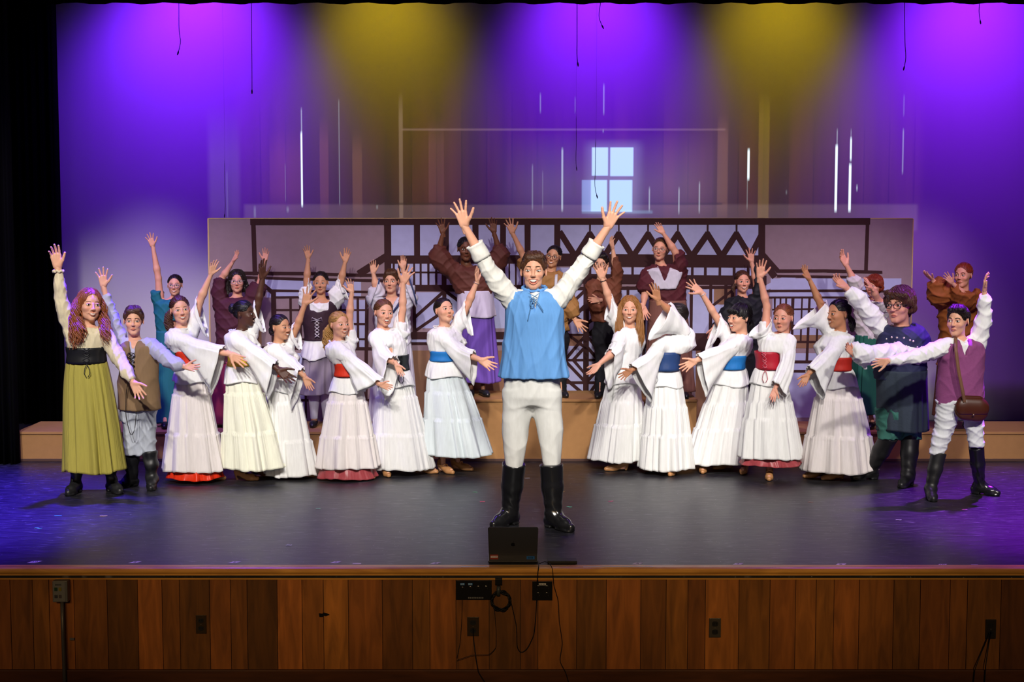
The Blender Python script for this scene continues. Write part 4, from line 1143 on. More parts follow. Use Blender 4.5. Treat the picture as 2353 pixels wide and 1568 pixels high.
# right house
line(b, [(1762, 669), (1935, 668), (2075, 671)], 4); line(b, [(1766, 684), (1930, 684), (2020, 686)], 4)
for x in (1780, 1793, 1806, 1820): line(b, [(x, 686), (x, 712)], 3)
line(b, [(1822, 686), (1820, 838)], 5); line(b, [(1843, 686), (1841, 785)], 3); line(b, [(1860, 686), (1856, 834)], 5); line(b, [(1880, 720), (1878, 785)], 3); line(b, [(1900, 700), (1897, 835)], 4); line(b, [(1932, 700), (1930, 835)], 5)
line(b, [(1775, 712), (1900, 710)], 3); line(b, [(1820, 749), (1905, 750)], 4); line(b, [(1820, 786), (1930, 787)], 4); line(b, [(1818, 832), (1935, 832)], 5); line(b, [(1760, 853), (1960, 854)], 5)
# left house
line(b, [(590, 642), (622, 668), (626, 672)], 8); line(b, [(622, 668), (760, 670), (900, 672)], 4); line(b, [(626, 684), (760, 683), (900, 684)], 4)
line(b, [(629, 668), (629, 800)], 10); line(b, [(560, 643), (558, 660)], 4)
for x in (668, 690, 782, 805, 822, 843): line(b, [(x, 684), (x, 800)], 5)
for y in (713, 745, 780): line(b, [(630, y), (845, y)], 3.5)
line(b, [(600, 800), (860, 802)], 6); line(b, [(620, 920), (860, 920)], 5); line(b, [(620, 800), (620, 960)], 5); line(b, [(700, 800), (700, 960)], 4)
line(b, [(843, 684), (838, 960)], 7)
pb.m = [2 if i >= ntim else m_ for i, m_ in enumerate(pb.m)]
o = b.build('painted_houses', [lil, tanp, brn], fl); o.matrix_parent_inverse = Matrix.Translation(-Vector(fl.location))
tag(fl, 'wide wooden flat painted with half timbered village houses behind the back row', 'stage scenery')

# ------------------------------------------------------------------ cyclorama with the projected barn
YS = 6.5
def sx(px): return P(px, 400, YS).x
def sz(py): return P(1176, py, YS).z
def scrim_material():
    m, nt, bs = new_mat('cyclorama cloth'); N, L = nt.nodes, nt.links
    bs.inputs['Base Color'].default_value = (0.62, 0.60, 0.62, 1); bs.inputs['Roughness'].default_value = 0.9; bs.inputs['Specular IOR Level'].default_value = 0.1
    tc = N.new('ShaderNodeTexCoord'); sp = N.new('ShaderNodeSeparateXYZ'); L.new(tc.outputs['Object'], sp.inputs[0])
    def M(op, a, b=None, c=None, clamp=False):
        n = N.new('ShaderNodeMath'); n.operation = op; n.use_clamp = clamp
        for i, v in enumerate((a, b, c)):
            if v is None: continue
            if isinstance(v, (int, float)): n.inputs[i].default_value = v
            else: L.new(v, n.inputs[i])
        return n.outputs[0]
    X, Z = sp.outputs['X'], sp.outputs['Z']
    def box(x0, y0, x1, y1, soft=1.5, softz=None, lean=0.0):
        """soft rectangle of the projected picture, given in pixels of the photograph"""
        ax, bx = sx(x0), sx(x1); az, bz = sz(y1), sz(y0); s = soft*0.0046; q = (softz or soft)*0.0046
        xx = X if not lean else M('ADD', X, M('MULTIPLY', M('SUBTRACT', Z, (az+bz)/2), lean))
        dx = M('SUBTRACT', (bx-ax)/2, M('ABSOLUTE', M('SUBTRACT', xx, (ax+bx)/2)))
        dz = M('SUBTRACT', (bz-az)/2, M('ABSOLUTE', M('SUBTRACT', Z, (az+bz)/2)))
        return M('MULTIPLY', M('MULTIPLY_ADD', dx, 1/s, 0.5, True), M('MULTIPLY_ADD', dz, 1/q, 0.5, True))
    def add(col, mask, color, k=1.0, mode='ADD'):
        mx = N.new('ShaderNodeMixRGB'); mx.blend_type = mode
        L.new(M('MULTIPLY', mask, k), mx.inputs[0]); L.new(col, mx.inputs[1]); mx.inputs[2].default_value = (*color, 1); return mx.outputs[0]
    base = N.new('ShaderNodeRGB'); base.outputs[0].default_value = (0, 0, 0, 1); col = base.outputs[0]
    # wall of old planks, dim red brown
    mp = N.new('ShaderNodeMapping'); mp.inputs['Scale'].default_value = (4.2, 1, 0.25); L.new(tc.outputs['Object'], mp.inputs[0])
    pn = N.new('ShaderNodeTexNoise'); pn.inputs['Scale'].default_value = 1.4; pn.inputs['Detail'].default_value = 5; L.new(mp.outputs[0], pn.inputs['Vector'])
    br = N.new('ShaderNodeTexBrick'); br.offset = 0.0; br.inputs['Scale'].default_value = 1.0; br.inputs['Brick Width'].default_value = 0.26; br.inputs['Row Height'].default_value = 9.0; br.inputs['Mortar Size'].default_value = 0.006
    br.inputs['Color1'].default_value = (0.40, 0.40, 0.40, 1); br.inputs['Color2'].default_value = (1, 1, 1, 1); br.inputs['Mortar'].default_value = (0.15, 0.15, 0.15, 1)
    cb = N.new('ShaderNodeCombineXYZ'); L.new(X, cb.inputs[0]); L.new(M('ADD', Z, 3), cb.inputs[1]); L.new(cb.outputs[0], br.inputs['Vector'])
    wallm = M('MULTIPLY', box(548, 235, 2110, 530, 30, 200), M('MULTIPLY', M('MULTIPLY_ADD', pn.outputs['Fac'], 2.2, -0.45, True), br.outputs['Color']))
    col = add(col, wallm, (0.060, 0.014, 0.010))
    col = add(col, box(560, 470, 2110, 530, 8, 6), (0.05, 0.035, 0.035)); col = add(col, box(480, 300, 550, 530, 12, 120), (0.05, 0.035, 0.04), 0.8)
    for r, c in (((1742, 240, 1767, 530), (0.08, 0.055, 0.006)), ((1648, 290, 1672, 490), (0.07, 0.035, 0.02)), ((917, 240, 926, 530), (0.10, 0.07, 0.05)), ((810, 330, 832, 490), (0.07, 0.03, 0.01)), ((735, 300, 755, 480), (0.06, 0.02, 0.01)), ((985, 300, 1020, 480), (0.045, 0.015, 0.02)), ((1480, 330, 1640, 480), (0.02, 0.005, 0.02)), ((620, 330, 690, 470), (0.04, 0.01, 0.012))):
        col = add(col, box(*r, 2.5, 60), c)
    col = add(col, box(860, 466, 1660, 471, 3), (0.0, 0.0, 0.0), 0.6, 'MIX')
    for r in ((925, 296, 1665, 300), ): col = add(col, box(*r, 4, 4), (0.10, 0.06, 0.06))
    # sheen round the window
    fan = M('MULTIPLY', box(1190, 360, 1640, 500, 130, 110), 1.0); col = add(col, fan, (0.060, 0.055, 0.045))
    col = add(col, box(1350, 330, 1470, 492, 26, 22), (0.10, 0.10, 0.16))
    # panes
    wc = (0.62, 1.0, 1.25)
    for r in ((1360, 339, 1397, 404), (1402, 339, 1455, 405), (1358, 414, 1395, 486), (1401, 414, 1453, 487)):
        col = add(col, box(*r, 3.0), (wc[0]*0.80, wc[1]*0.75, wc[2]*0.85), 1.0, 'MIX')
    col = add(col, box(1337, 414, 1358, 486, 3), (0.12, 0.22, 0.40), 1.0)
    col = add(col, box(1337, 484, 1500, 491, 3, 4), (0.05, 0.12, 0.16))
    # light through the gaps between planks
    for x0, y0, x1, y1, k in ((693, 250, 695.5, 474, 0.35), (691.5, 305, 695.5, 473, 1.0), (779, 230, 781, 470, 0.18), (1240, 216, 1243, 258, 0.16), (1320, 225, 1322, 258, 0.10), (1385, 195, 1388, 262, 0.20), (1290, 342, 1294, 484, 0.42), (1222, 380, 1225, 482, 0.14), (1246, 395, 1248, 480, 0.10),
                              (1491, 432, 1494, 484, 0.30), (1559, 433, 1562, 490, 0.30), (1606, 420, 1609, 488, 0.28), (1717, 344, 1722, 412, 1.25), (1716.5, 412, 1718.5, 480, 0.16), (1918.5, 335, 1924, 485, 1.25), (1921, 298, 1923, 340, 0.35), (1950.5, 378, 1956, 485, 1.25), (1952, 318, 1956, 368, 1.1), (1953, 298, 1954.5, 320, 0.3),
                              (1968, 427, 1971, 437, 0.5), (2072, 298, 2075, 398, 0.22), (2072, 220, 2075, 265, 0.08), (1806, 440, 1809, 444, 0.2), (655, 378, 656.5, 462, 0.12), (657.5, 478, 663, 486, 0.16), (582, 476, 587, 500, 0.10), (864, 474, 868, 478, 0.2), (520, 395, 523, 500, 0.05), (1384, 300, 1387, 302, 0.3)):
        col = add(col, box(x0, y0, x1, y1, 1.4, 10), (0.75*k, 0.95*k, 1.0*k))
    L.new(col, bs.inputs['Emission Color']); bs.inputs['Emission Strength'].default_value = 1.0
    return m
seg = 500; R0 = []
for j in range(13):
    z = 5.2*j/12; x = np.linspace(sx(60), XR-0.05, seg)
    am = 0.0025*(1-j/16)
    R0.append(np.stack([x, YS + am*np.sin(x*14 + 2*np.sin(x*3.1)) * 0.6 + am*0.6*np.sin(x*31+1), z+0*x], 1))
V, F = loft(R0, close=False)
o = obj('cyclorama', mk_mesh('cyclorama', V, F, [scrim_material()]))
md = o.modifiers.new('cloth', 'SOLIDIFY'); md.thickness = 0.004; md.offset = -1
tag(o, 'tall pale backdrop cloth lit purple and yellow with a projected plank barn and small window', 'backdrop')

# ------------------------------------------------------------------ hanging cables, and cable shadows modelled as thin wires
cabm = mat('black cable', (0.006, 0.006, 0.008), 0.5)
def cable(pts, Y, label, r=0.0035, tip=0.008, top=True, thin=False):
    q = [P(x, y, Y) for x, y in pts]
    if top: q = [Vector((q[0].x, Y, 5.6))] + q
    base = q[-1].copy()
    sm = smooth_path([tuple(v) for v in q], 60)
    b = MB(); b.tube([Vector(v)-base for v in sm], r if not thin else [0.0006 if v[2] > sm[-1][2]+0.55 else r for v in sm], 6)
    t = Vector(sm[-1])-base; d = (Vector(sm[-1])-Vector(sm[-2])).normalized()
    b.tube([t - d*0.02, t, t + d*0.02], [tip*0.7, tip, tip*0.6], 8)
    o = b.build('cable_or_shadow', cabm, None, True); o.location = base
    tag(o, label, 'cable', 'cables hanging in front of the backdrop, and wires standing in for cable shadows')
cable([(411, 10), (411, 75), (417, 95), (409, 122)], 5.4, 'black cable with curved end hanging over the left purple light pool')
cable([(578, 12), (579, 170), (579, 211)], 5.4, 'long straight black cable hanging between left purple and yellow light')
cable([(1326, 5), (1326, 105), (1325, 125), (1328, 148)], 5.4, 'long black cable hanging above the projected window, left of the short hooked one')
cable([(1380, 2), (1379, 18), (1374, 38), (1385, 62)], 5.4, 'short hooked black cable at the top, above the projected window')
cable([(2078, 20), (2080, 118), (2083, 132), (2077, 157)], 5.4, 'black cable with curved end hanging right of the right yellow light')
cable([(2251, 6), (2249, 28), (2253, 51)], 5.4, 'short black cable at the top right corner of the backdrop')
cable([(1370, 300), (1368, 345), (1368, 410), (1364, 430), (1372, 452)], 6.40, 'hooked cable shadow on the projected window panes, modelled as a thin wire', 0.003, 0.007, thin=True)  # from here on, thin wires stand in for cable shadows on the cloth
cable([(1324, 300), (1325, 340), (1322, 365), (1325, 388)], 6.40, 'cable shadow left of the projected window, modelled as a thin wire', 0.0025, 0.005, thin=True)
cable([(516, 300), (516, 450), (520, 475), (516, 496)], 6.40, 'low cable shadow by the left edge of the painted flat, modelled as a wire', 0.0022, 0.005, thin=True)

# ------------------------------------------------------------------ laptop and things on the edge of the stage
grey = mat('dark grey metal', (0.055, 0.055, 0.060), 0.38, metal=0.6); blackp = mat('black plastic', (0.012, 0.012, 0.013), 0.5)
Lx0, Lx1 = P(1121, 1300, 0.05).x, P(1237, 1300, 0.05).x; wL = Lx1-Lx0
lt = empty('laptop', ((Lx0+Lx1)/2, 0.09, 0.0)); hz = 0.212
b = MB(); b.box((-wL/2, 0, 0.004), (wL/2, 0.212, 0.014)); base = b.build('base', grey, lt, bevel=0.003)
b = MB(); b.box((-wL/2+0.02, 0.02, 0.0139), (wL/2-0.02, 0.11, 0.0148))
for i in range(12):
    for j in range(5): b.box((-wL/2+0.024+i*0.0215, 0.024+j*0.017, 0.0145), (-wL/2+0.042+i*0.0215, 0.038+j*0.017, 0.0160))
kb = b.build('keyboard', blackp, base)
lid = empty('x', (0, 0, 0)); bpy.data.objects.remove(lid)
def lidpt(x, z, y=0): return Vector((x, -0.010*z/hz*2 + y, 0.012 + z))
b = MB(); n = 8; out = []
r = 0.010
for cx_, cz_, a0 in ((wL/2-r, r*0.3, -90), (wL/2-r, hz-r, 0), (-wL/2+r, hz-r, 90), (-wL/2+r, r*0.3, 180)):
    for i in range(5):
        a = R_(a0 + 90*i/4); rr = r if cz_ > 0.1 else r*0.3
        out.append((cx_ + rr*math.cos(a), cz_ + rr*math.sin(a)))
vs = [lidpt(x, z, -0.003) for x, z in out] + [lidpt(x, z, 0.003) for x, z in out]; k = len(out)
b.add(vs, [tuple(range(k)), tuple(range(2*k-1, k-1, -1))] + [(i, i+k, (i+1) % k + k, (i+1) % k) for i in range(k)])
ld = b.build('lid', grey, lt)
b = MB(); pp = []     # fruit emblem: body with bite, and leaf
for i in range(40):
    a = 2*math.pi*i/40; rr = 0.0125*(1 + 0.06*math.cos(2*a) - 0.10*max(0, math.sin(a))**6 - 0.05*max(0, -math.sin(a))**8)
    x, z = rr*math.cos(a)*0.95, rr*math.sin(a)
    if (x-0.0145)**2 + (z-0.002)**2 < 0.0055**2:
        dd = math.hypot(x-0.0145, z-0.002); x = 0.0145 + (x-0.0145)/dd*0.0055; z = 0.002 + (z-0.002)/dd*0.0055
    pp.append((x, z))
vs = [lidpt(x, z+0.104, -0.0036) for x, z in pp]; b.add(vs + [lidpt(0, 0.104, -0.0036)], [(i, (i+1) % 40, 40) for i in range(40)])
lf = [(0.0, 0.0135), (0.004, 0.0150), (0.0062, 0.0195), (0.0022, 0.0180)]
b.add([lidpt(x, z+0.104, -0.0036) for x, z in lf], [(0, 1, 2, 3)])
b.build('emblem', mat('emblem black', (0.006, 0.006, 0.006), 0.2), ld)
b = MB(); zs_ = 0.008
def sticker(x0, x1, z0, z1, bb, m=0, d=-0.0036): bb.add([lidpt(x0, z0, d), lidpt(x1, z0, d), lidpt(x1, z1, d), lidpt(x0, z1, d)], [(0, 1, 2, 3)], m)
sticker(-wL/2+0.013, -wL/2+0.062, 0.012, 0.042, b); 
st1 = b.build('sticker', mat('red sticker', rgb('8A2C1E'), 0.5), ld)
b = MB(); sticker(-wL/2+0.017, -wL/2+0.058, 0.022, 0.034, b, 0, -0.0040)
for i in range(5): sticker(-wL/2+0.021+i*0.0072, -wL/2+0.0255+i*0.0072, 0.0255, 0.0305, b, 1, -0.0044)
b.build('lettering', [mat('white ink', (0.6, 0.6, 0.58), 0.5), mat('red sticker', rgb('8A2C1E'), 0.5)], st1)
b = MB(); sticker(wL/2-0.070, wL/2-0.022, 0.012, 0.032, b); st2 = b.build('sticker', mat('blue tape', rgb('1E5E9A'), 0.5), ld)
b = MB()
for i, (a, c) in enumerate(((0, 3), (6, 9), (12, 14), (16, 19))): sticker(wL/2-0.058+a*0.0013, wL/2-0.058+c*0.0013, 0.017, 0.028, b, 0, -0.0040)
b.build('lettering', mat('black ink', (0.005, 0.008, 0.02), 0.6), st2)
tag(lt, 'open dark grey laptop with red and blue stickers at the centre of the stage edge', 'laptop')
# flat black box right of the laptop
b = MB(); g0 = P(1258, 1300, 0.06); g1 = P(1326, 1300, 0.06)
b.box((g0.x, 0.05, 0.004), (g1.x, 0.14, 0.022)); b.box((g0.x+0.01, 0.06, 0), (g1.x-0.01, 0.13, 0.004))
o = b.build('media_box', blackp, None, bevel=0.003); tag(o, 'flat black electronic box lying on the stage edge right of the laptop', 'electronic box')
# numbered tape marks along the edge
white = mat('white tape', (0.85, 0.85, 0.82), 0.6); ink = mat('black ink', (0.005, 0.008, 0.02), 0.6)
def tapemark(px, py, wpx, txt, label, rz=0):
    c = ground(px, py); w2 = wpx/2/388; e = empty('tape_mark', (c.x, c.y, 0.0)); e.rotation_euler[2] = R_(rz)
    b = MB(); b.box((-w2, -0.022, 0.0002), (w2, 0.022, 0.0012)); b.v = [(x + (0.012 if y > 0 else -0.012), y, z) for x, y, z in b.v]; b.build('tape', white, e)
    if txt:
        cu = bpy.data.curves.new('number', 'FONT'); cu.body = txt; cu.size = 0.036; cu.align_x = 'CENTER'; cu.align_y = 'CENTER'; cu.extrude = 0.0002
        t = bpy.data.objects.new('number', cu); C.objects.link(t); t.parent = e; t.location = (0, 0, 0.0016); cu.materials.append(ink)
        dg = bpy.context.evaluated_depsgraph_get(); me = bpy.data.meshes.new_from_object(t.evaluated_get(dg)); bpy.data.objects.remove(t)
        o = obj('number', me, e, (0, 0, 0.0016))
    tag(e, label, 'tape mark', 'white number marks along the stage edge')
for px, py, wp, tx, lb in ((80, 1292, 20, '10', 'white tape mark at the stage edge nearest the left side'), (310, 1293, 17, '8', 'white tape mark at the stage edge, second from the left'), (539, 1293, 18, '6', 'white tape mark at the stage edge, third from the left'), (771, 1293, 16, '4', 'white tape mark at the stage edge, fourth from the left'),
                           (1001, 1295, 17, '2', 'white tape mark at the stage edge, first one left of the laptop'), (1465, 1296, 19, '4', 'curled white tape mark at the stage edge, first one right of the laptop'), (1696, 1297, 19, '7', 'white tape mark at the stage edge, second right of the laptop'), (1932, 1298, 20, '8', 'white tape mark at the stage edge, third right of the laptop'), (2165, 1299, 18, '10', 'white tape mark at the stage edge, fourth right of the laptop')):
    tapemark(px, py, wp, tx, lb)
b = MB(); c = ground(2240, 1299); b.box((-0.02, -0.008, 0), (0.02, 0.008, 0.001)); o = b.build('tape_scrap', white); o.location = c; tag(o, 'small blank white tape scrap at the stage edge far right', 'tape scrap')
b = MB(); c = ground(820, 1296); b.box((-0.025, -0.008, 0), (0.025, 0.008, 0.001)); o = b.build('tape_scrap', white); o.location = c; tag(o, 'small blank white tape scrap at the stage edge left of the laptop', 'tape scrap')
# long strips of light tape on the lip
b = MB(); q0, q1 = P(1060, 1301, -0.02).x, P(1120, 1301, -0.02).x; b.box((q0, -0.03, 0.0036), (q1, -0.012, 0.0046)); o = b.build('edge_tape', white); tag(o, 'pale tape strip on the wooden lip left of the laptop', 'tape')
b = MB(); q0, q1 = P(1340, 1301, -0.02).x, P(1500, 1301, -0.02).x; b.box((q0, -0.03, 0.0036), (q1, -0.016, 0.0046)); o = b.build('edge_tape', white); tag(o, 'pale tape strip on the wooden lip right of the laptop', 'tape')
# confetti specks
conf = [(88, 1215, '4DB08A', 'green'), (133, 1186, '4AA8C8', 'light blue'), (238, 1187, 'D8C070', 'yellow'), (731, 1170, '70B890', 'pale green'), (1092, 1132, '60A878', 'green'), (1108, 1154, 'C84060', 'pink'), (1292, 1131, 'D0B050', 'yellow'), (1308, 1166, '50B090', 'green'), (1404, 1153, 'C04878', 'pink'), (1212, 1100, 'C8C8C8', 'white'), (2216, 1172, 'C060B0', 'magenta'), (1862, 1155, 'A07060', 'tan'), (664, 1254, 'B0B0C0', 'grey'), (2065, 1196, 'B0B0B0', 'pale')]
CL = ['green paper scrap on the floor nearest the bottom left corner', 'light blue paper scrap on the floor below the olive skirt', 'yellow paper scrap on the floor right of the light blue one',
      'pale green paper scrap on the floor below the dusty red hem', 'green paper scrap behind and left of the tall boots at centre', 'pink paper scrap just left of the left centre boot', 'yellow paper scrap behind and right of the right centre boot',
      'green paper scrap just right of the right centre boot', 'pink paper scrap below the sashless white skirt right of centre', 'white paper scrap on the floor between the two centre boots', 'magenta paper scrap in the purple light at the right',
      'tan paper scrap below the crimson corset skirt', 'grey paper scrap near the stage edge left of the laptop', 'pale paper scrap in front of the studded cloak person']
for i, (px, py, hx_, nm) in enumerate(conf):
    c = ground(px, py); b = MB(); a = RNG.uniform(-0.4, 0.4); L = 0.026 if i < 3 else 0.019
    pts = [Vector((-L + 2*L*j/4, 0.005*math.sin(j*1.7+i), 0.0015 + 0.0012*math.sin(j*2.0)**2)) for j in range(5)]
    for p, q in zip(pts[:-1], pts[1:]):
        b.add([p + Vector((0, -0.007, 0)), q + Vector((0, -0.007, 0)), q + Vector((0, 0.007, 0)), p + Vector((0, 0.007, 0))], [(0, 1, 2, 3)])
    o = b.build('confetti_strip', mat('confetti ' + hx_, rgb(hx_), 0.5)); o.location = (c.x, c.y, 0.0); o.rotation_euler[2] = a
    md = o.modifiers.new('thick', 'SOLIDIFY'); md.thickness = 0.0008; md.offset = 1
    tag(o, CL[i], 'paper scrap', 'paper scraps on the stage floor')

# ------------------------------------------------------------------ fittings on the apron
YA = -0.016
def ax(px): return P(px, 1420, YA).x
def az(py): return P(1176, py, YA).z
steel = mat('grey painted steel', (0.20, 0.20, 0.18), 0.4, metal=0.4); darkst = mat('dark plate', (0.006, 0.006, 0.007), 0.35)
def at(o, par): o.matrix_parent_inverse = Matrix.Translation(-Vector(par.location)); return o
# switch box and conduit
e = empty('switch_box', (ax(147), YA, az(1355)))
b = MB(); b.box((ax(129), YA-0.055, az(1379)), (ax(163), YA, az(1331))); at(b.build('box', steel, e, bevel=0.003), e)
b = MB(); b.box((ax(131), YA-0.058, az(1377)), (ax(158), YA-0.054, az(1333))); fp = at(b.build('face_plate', mat('face plate', (0.26, 0.26, 0.23), 0.35, metal=0.3), e), e)
for nm, x0, y0, x1, y1, c in (('button', 134, 1345, 141, 1353, (0.02, 0.06, 0.03)), ('button', 144, 1345, 150, 1353, (0.25, 0.20, 0.02)), ('switch', 134, 1362, 141, 1369, (0.05, 0.05, 0.06)), ('switch', 144, 1362, 150, 1369, (0.09, 0.07, 0.07))):
    b = MB(); b.box((ax(x0), YA-0.062, az(y1)), (ax(x1), YA-0.057, az(y0))); o = at(b.build(nm, mat('sw%d%d' % (x0, y0), c, 0.4), e, bevel=0.001), e)
b = MB()
for i in range(5): b.box((ax(136+i*3), YA-0.0585, az(1341)), (ax(137.5+i*3), YA-0.0578, az(1337)))
at(b.build('lettering', mat('black ink', (0.005, 0.008, 0.02), 0.6), e), e)
tag(e, 'grey metal switch box on the wooden apron at the left above a conduit', 'switch box')
b = MB(); b.tube([(0, 0, 0), (0, 0, -0.20), (0.003, -0.002, -0.42), (0.004, -0.002, -0.80)], 0.011, 12); o = b.build('conduit_pipe', mat('conduit', (0.13, 0.12, 0.10), 0.45, metal=0.5), None, True); o.location = (ax(148), YA-0.035, az(1379)); tag(o, 'grey metal conduit pipe running down from the switch box', 'pipe')
b = MB(); b.box((ax(160), YA-0.010, az(1471)), (ax(170), YA, az(1466))); o = b.build('pipe_clip', steel, None); tag(o, 'small metal clip beside the grey conduit pipe', 'clip')
# outlets
def outlet(px, py, wp, hp, body, face, label, name='outlet', plug=False):
    e = empty(name, (ax(px), YA, az(py)))
    b = MB(); b.box((ax(px-wp/2), YA-0.006, az(py+hp/2)), (ax(px+wp/2), YA+0.002, az(py-hp/2))); at(b.build('cover_plate', body, e, bevel=0.002), e)
    for s in (-1, 1):
        b = MB(); c = (ax(px), az(py + s*hp*0.21)); r = wp*0.27/388; vs = []
        for k in range(16):
            a = 2*math.pi*k/16; vs.append((c[0] + r*math.cos(a), YA-0.0085, c[1] + min(max(r*math.sin(a), -r*0.8), r*0.8)))
        vs2 = [(x, YA-0.005, z) for x, y, z in vs]
        b.add(vs + vs2, [tuple(range(16))] + [(i, i+16, (i+1) % 16 + 16, (i+1) % 16) for i in range(16)])
        so = at(b.build('socket', face, e), e)
        b = MB()
        for q in (-1, 1): b.box((c[0]+q*r*0.4-0.0012, YA-0.0092, c[1]-0.004), (c[0]+q*r*0.4+0.0012, YA-0.0080, c[1]+0.006))
        at(b.build('slots', mat('slot', (0.001, 0.001, 0.001), 0.9), so), so)
    b = MB(); b.box((ax(px)-0.002, YA-0.0075, az(py)-0.002), (ax(px)+0.002, YA-0.0055, az(py)+0.002)); at(b.build('screw', steel, e), e)
    tag(e, label, 'outlet'); return e
outlet(462, 1435, 24, 42, mat('brown plate', (0.055, 0.035, 0.018), 0.35, metal=0.3), blackp, 'brown wall outlet low on the dark apron boards left of centre')
outlet(1643, 1443, 27, 44, mat('bronze plate', (0.10, 0.085, 0.065), 0.35, metal=0.4), blackp, 'metal double outlet on the apron boards right of centre')
outlet(2277, 1446, 24, 44, mat('dim plate', (0.02, 0.016, 0.012), 0.4), blackp, 'dark double outlet at the far right of the apron with cord plugged in')
o_c = outlet(1087, 1440, 27, 44, mat('brown plate', (0.055, 0.035, 0.018), 0.35, metal=0.3), blackp, 'brown outlet with black plug below the wide black connector panel')
# connector panel
e = empty('connector_panel', (ax(1089), YA, az(1356)))
b = MB(); b.box((ax(1048), YA-0.008, az(1378)), (ax(1130), YA, az(1334))); at(b.build('plate', darkst, e, bevel=0.001), e)
for i, (x, y) in enumerate(((1063, 1352), (1081, 1351), (1099, 1350), (1117, 1350))):
    b = MB(); c = (ax(x), az(y)); r = 0.010
    pts = [(c[0]+r*math.cos(2*math.pi*k/14), YA-0.012, c[1]+r*math.sin(2*math.pi*k/14)) for k in range(15)]
    b.tube(pts, 0.0016, 5); sk = at(b.build('socket', mat('socket rim', (0.08, 0.08, 0.08), 0.25, metal=0.8), e), e)
b = MB()
for x in (1063, 1081): b.box((ax(x-5), YA-0.0095, az(1344.5)), (ax(x+5), YA-0.0078, az(1339.5)))
lab = at(b.build('blue_label', mat('blue label', rgb('3A80C8'), 0.5), e), e)
b = MB()
for x in (1063, 1081):
    for i in range(3): b.box((ax(x-4+i*2.8), YA-0.0100, az(1343.5)), (ax(x-2.4+i*2.8), YA-0.0094, az(1340.5)))
at(b.build('lettering', mat('pale ink', (0.5, 0.6, 0.7), 0.5), e), e)
b = MB()
for i in range(9): b.box((ax(1076+i*4), YA-0.0092, az(1375.5)), (ax(1078.6+i*4), YA-0.0080, az(1372)))
at(b.build('lettering', mat('grey ink', (0.18, 0.18, 0.18), 0.5), e), e)
tag(e, 'wide black connector panel with blue labels on the apron left of centre', 'connector panel')
e = empty('floor_pocket', (ax(1246), YA, az(1357)))
b = MB(); b.box((ax(1223), YA-0.010, az(1379)), (ax(1269), YA, az(1336))); at(b.build('plate', darkst, e, bevel=0.001), e)
for x, y in ((1236, 1350), (1256, 1350), (1236, 1366), (1256, 1366)):
    b = MB(); c = (ax(x), az(y)); b.tube([(c[0]+0.012*math.cos(2*math.pi*k/14), YA-0.012, c[1]+0.012*math.sin(2*math.pi*k/14)) for k in range(15)], 0.0014, 5); at(b.build('socket', mat('socket rim', (0.08, 0.08, 0.08), 0.25, metal=0.8), e), e)
b = MB(); b.box((ax(1238), YA-0.0115, az(1344.5)), (ax(1254), YA-0.0098, az(1340))); at(b.build('white_label', white, e), e)
b = MB()
for i in range(6): b.box((ax(1239+i*2.5), YA-0.0119, az(1343.5)), (ax(1240.5+i*2.5), YA-0.0114, az(1341)))
at(b.build('lettering', ink, e), e)
tag(e, 'square black connector plate with white label under the laptop on the apron', 'connector panel')
# coil of cable on a hook
e = empty('cable_coil', (ax(1150), YA-0.02, az(1356)))
b = MB(); cx_, cz_ = ax(1151), az(1379)
pts = []
for t in range(0, 240):
    a = t*0.16; r = 0.054 + 0.006*math.sin(t*0.7) ; pts.append((cx_ + (r)*math.cos(a), YA-0.018 - 0.010*math.sin(t*0.41), cz_ + (r+0.004*math.sin(t*.3))*math.sin(a)))
b.tube(pts, 0.0042, 6); at(b.build('coil', cabm, e, True), e)
b = MB(); b.tube([(ax(1145), YA-0.026, az(1366)), (ax(1146), YA-0.028, az(1345))], 0.012, 10); at(b.build('plug', mat('grey plug', (0.05, 0.06, 0.06), 0.4), e, True), e)
b = MB(); b.box((ax(1138), YA-0.030, az(1342)), (ax(1154), YA, az(1328))); at(b.build('hook', darkst, e, bevel=0.002), e)
tag(e, 'coil of black cable hung on the apron right of the wide connector panel', 'cable coil')
def cord(pts, label, r=0.0028, Y=YA-0.012):
    q = []
    for p in pts:
        yy = p[2] if len(p) > 2 else (Y if p[1] < 1505 else -0.052)
        q.append(tuple(P(p[0], p[1], yy)))
    sm = smooth_path(q, 60); base = Vector(sm[0]); b = MB(); b.tube([Vector(v)-base for v in sm], r, 6)
    o = b.build('cord', cabm, None, True); o.location = base; tag(o, label, 'cord')
cord([(1062, 1352), (1062, 1380), (1061, 1430), (1057, 1480), (1050, 1512)], 'thin black cord hanging down from the wide connector panel', 0.0018)
cord([(1087, 1444, YA-0.03), (1088, 1470), (1093, 1510), (1099, 1545), (1118, 1575)], 'black cord hanging from the plugged outlet below the wide connector panel', 0.0032)
cord([(1172, 1375), (1178, 1400), (1187, 1440), (1188, 1490), (1197, 1503), (1212, 1492), (1227, 1460), (1231, 1420), (1233, 1380), (1236, 1352)], 'black cord looping from the cable coil to the square connector plate', 0.0026)
cord([(1136, 1400), (1140, 1450), (1140, 1490), (1125, 1505), (1085, 1506), (1050, 1518)], 'dim black cord trailing left below the cable coil', 0.0018)
cord([(1239, 1292, 0.02), (1238, 1300, -0.06), (1235, 1325, -0.06), (1234, 1350)], 'short black cord from the laptop down to the square connector plate', 0.0028)
cord([(1240, 1296, 0.05), (1250, 1290, 0.03), (1262, 1293, 0.0), (1270, 1308, -0.062), (1272, 1345), (1283, 1380), (1285, 1430), (1293, 1480), (1285, 1520), (1300, 1545), (1308, 1575)], 'long thin black cord hanging from behind the laptop down the apron', 0.0024)
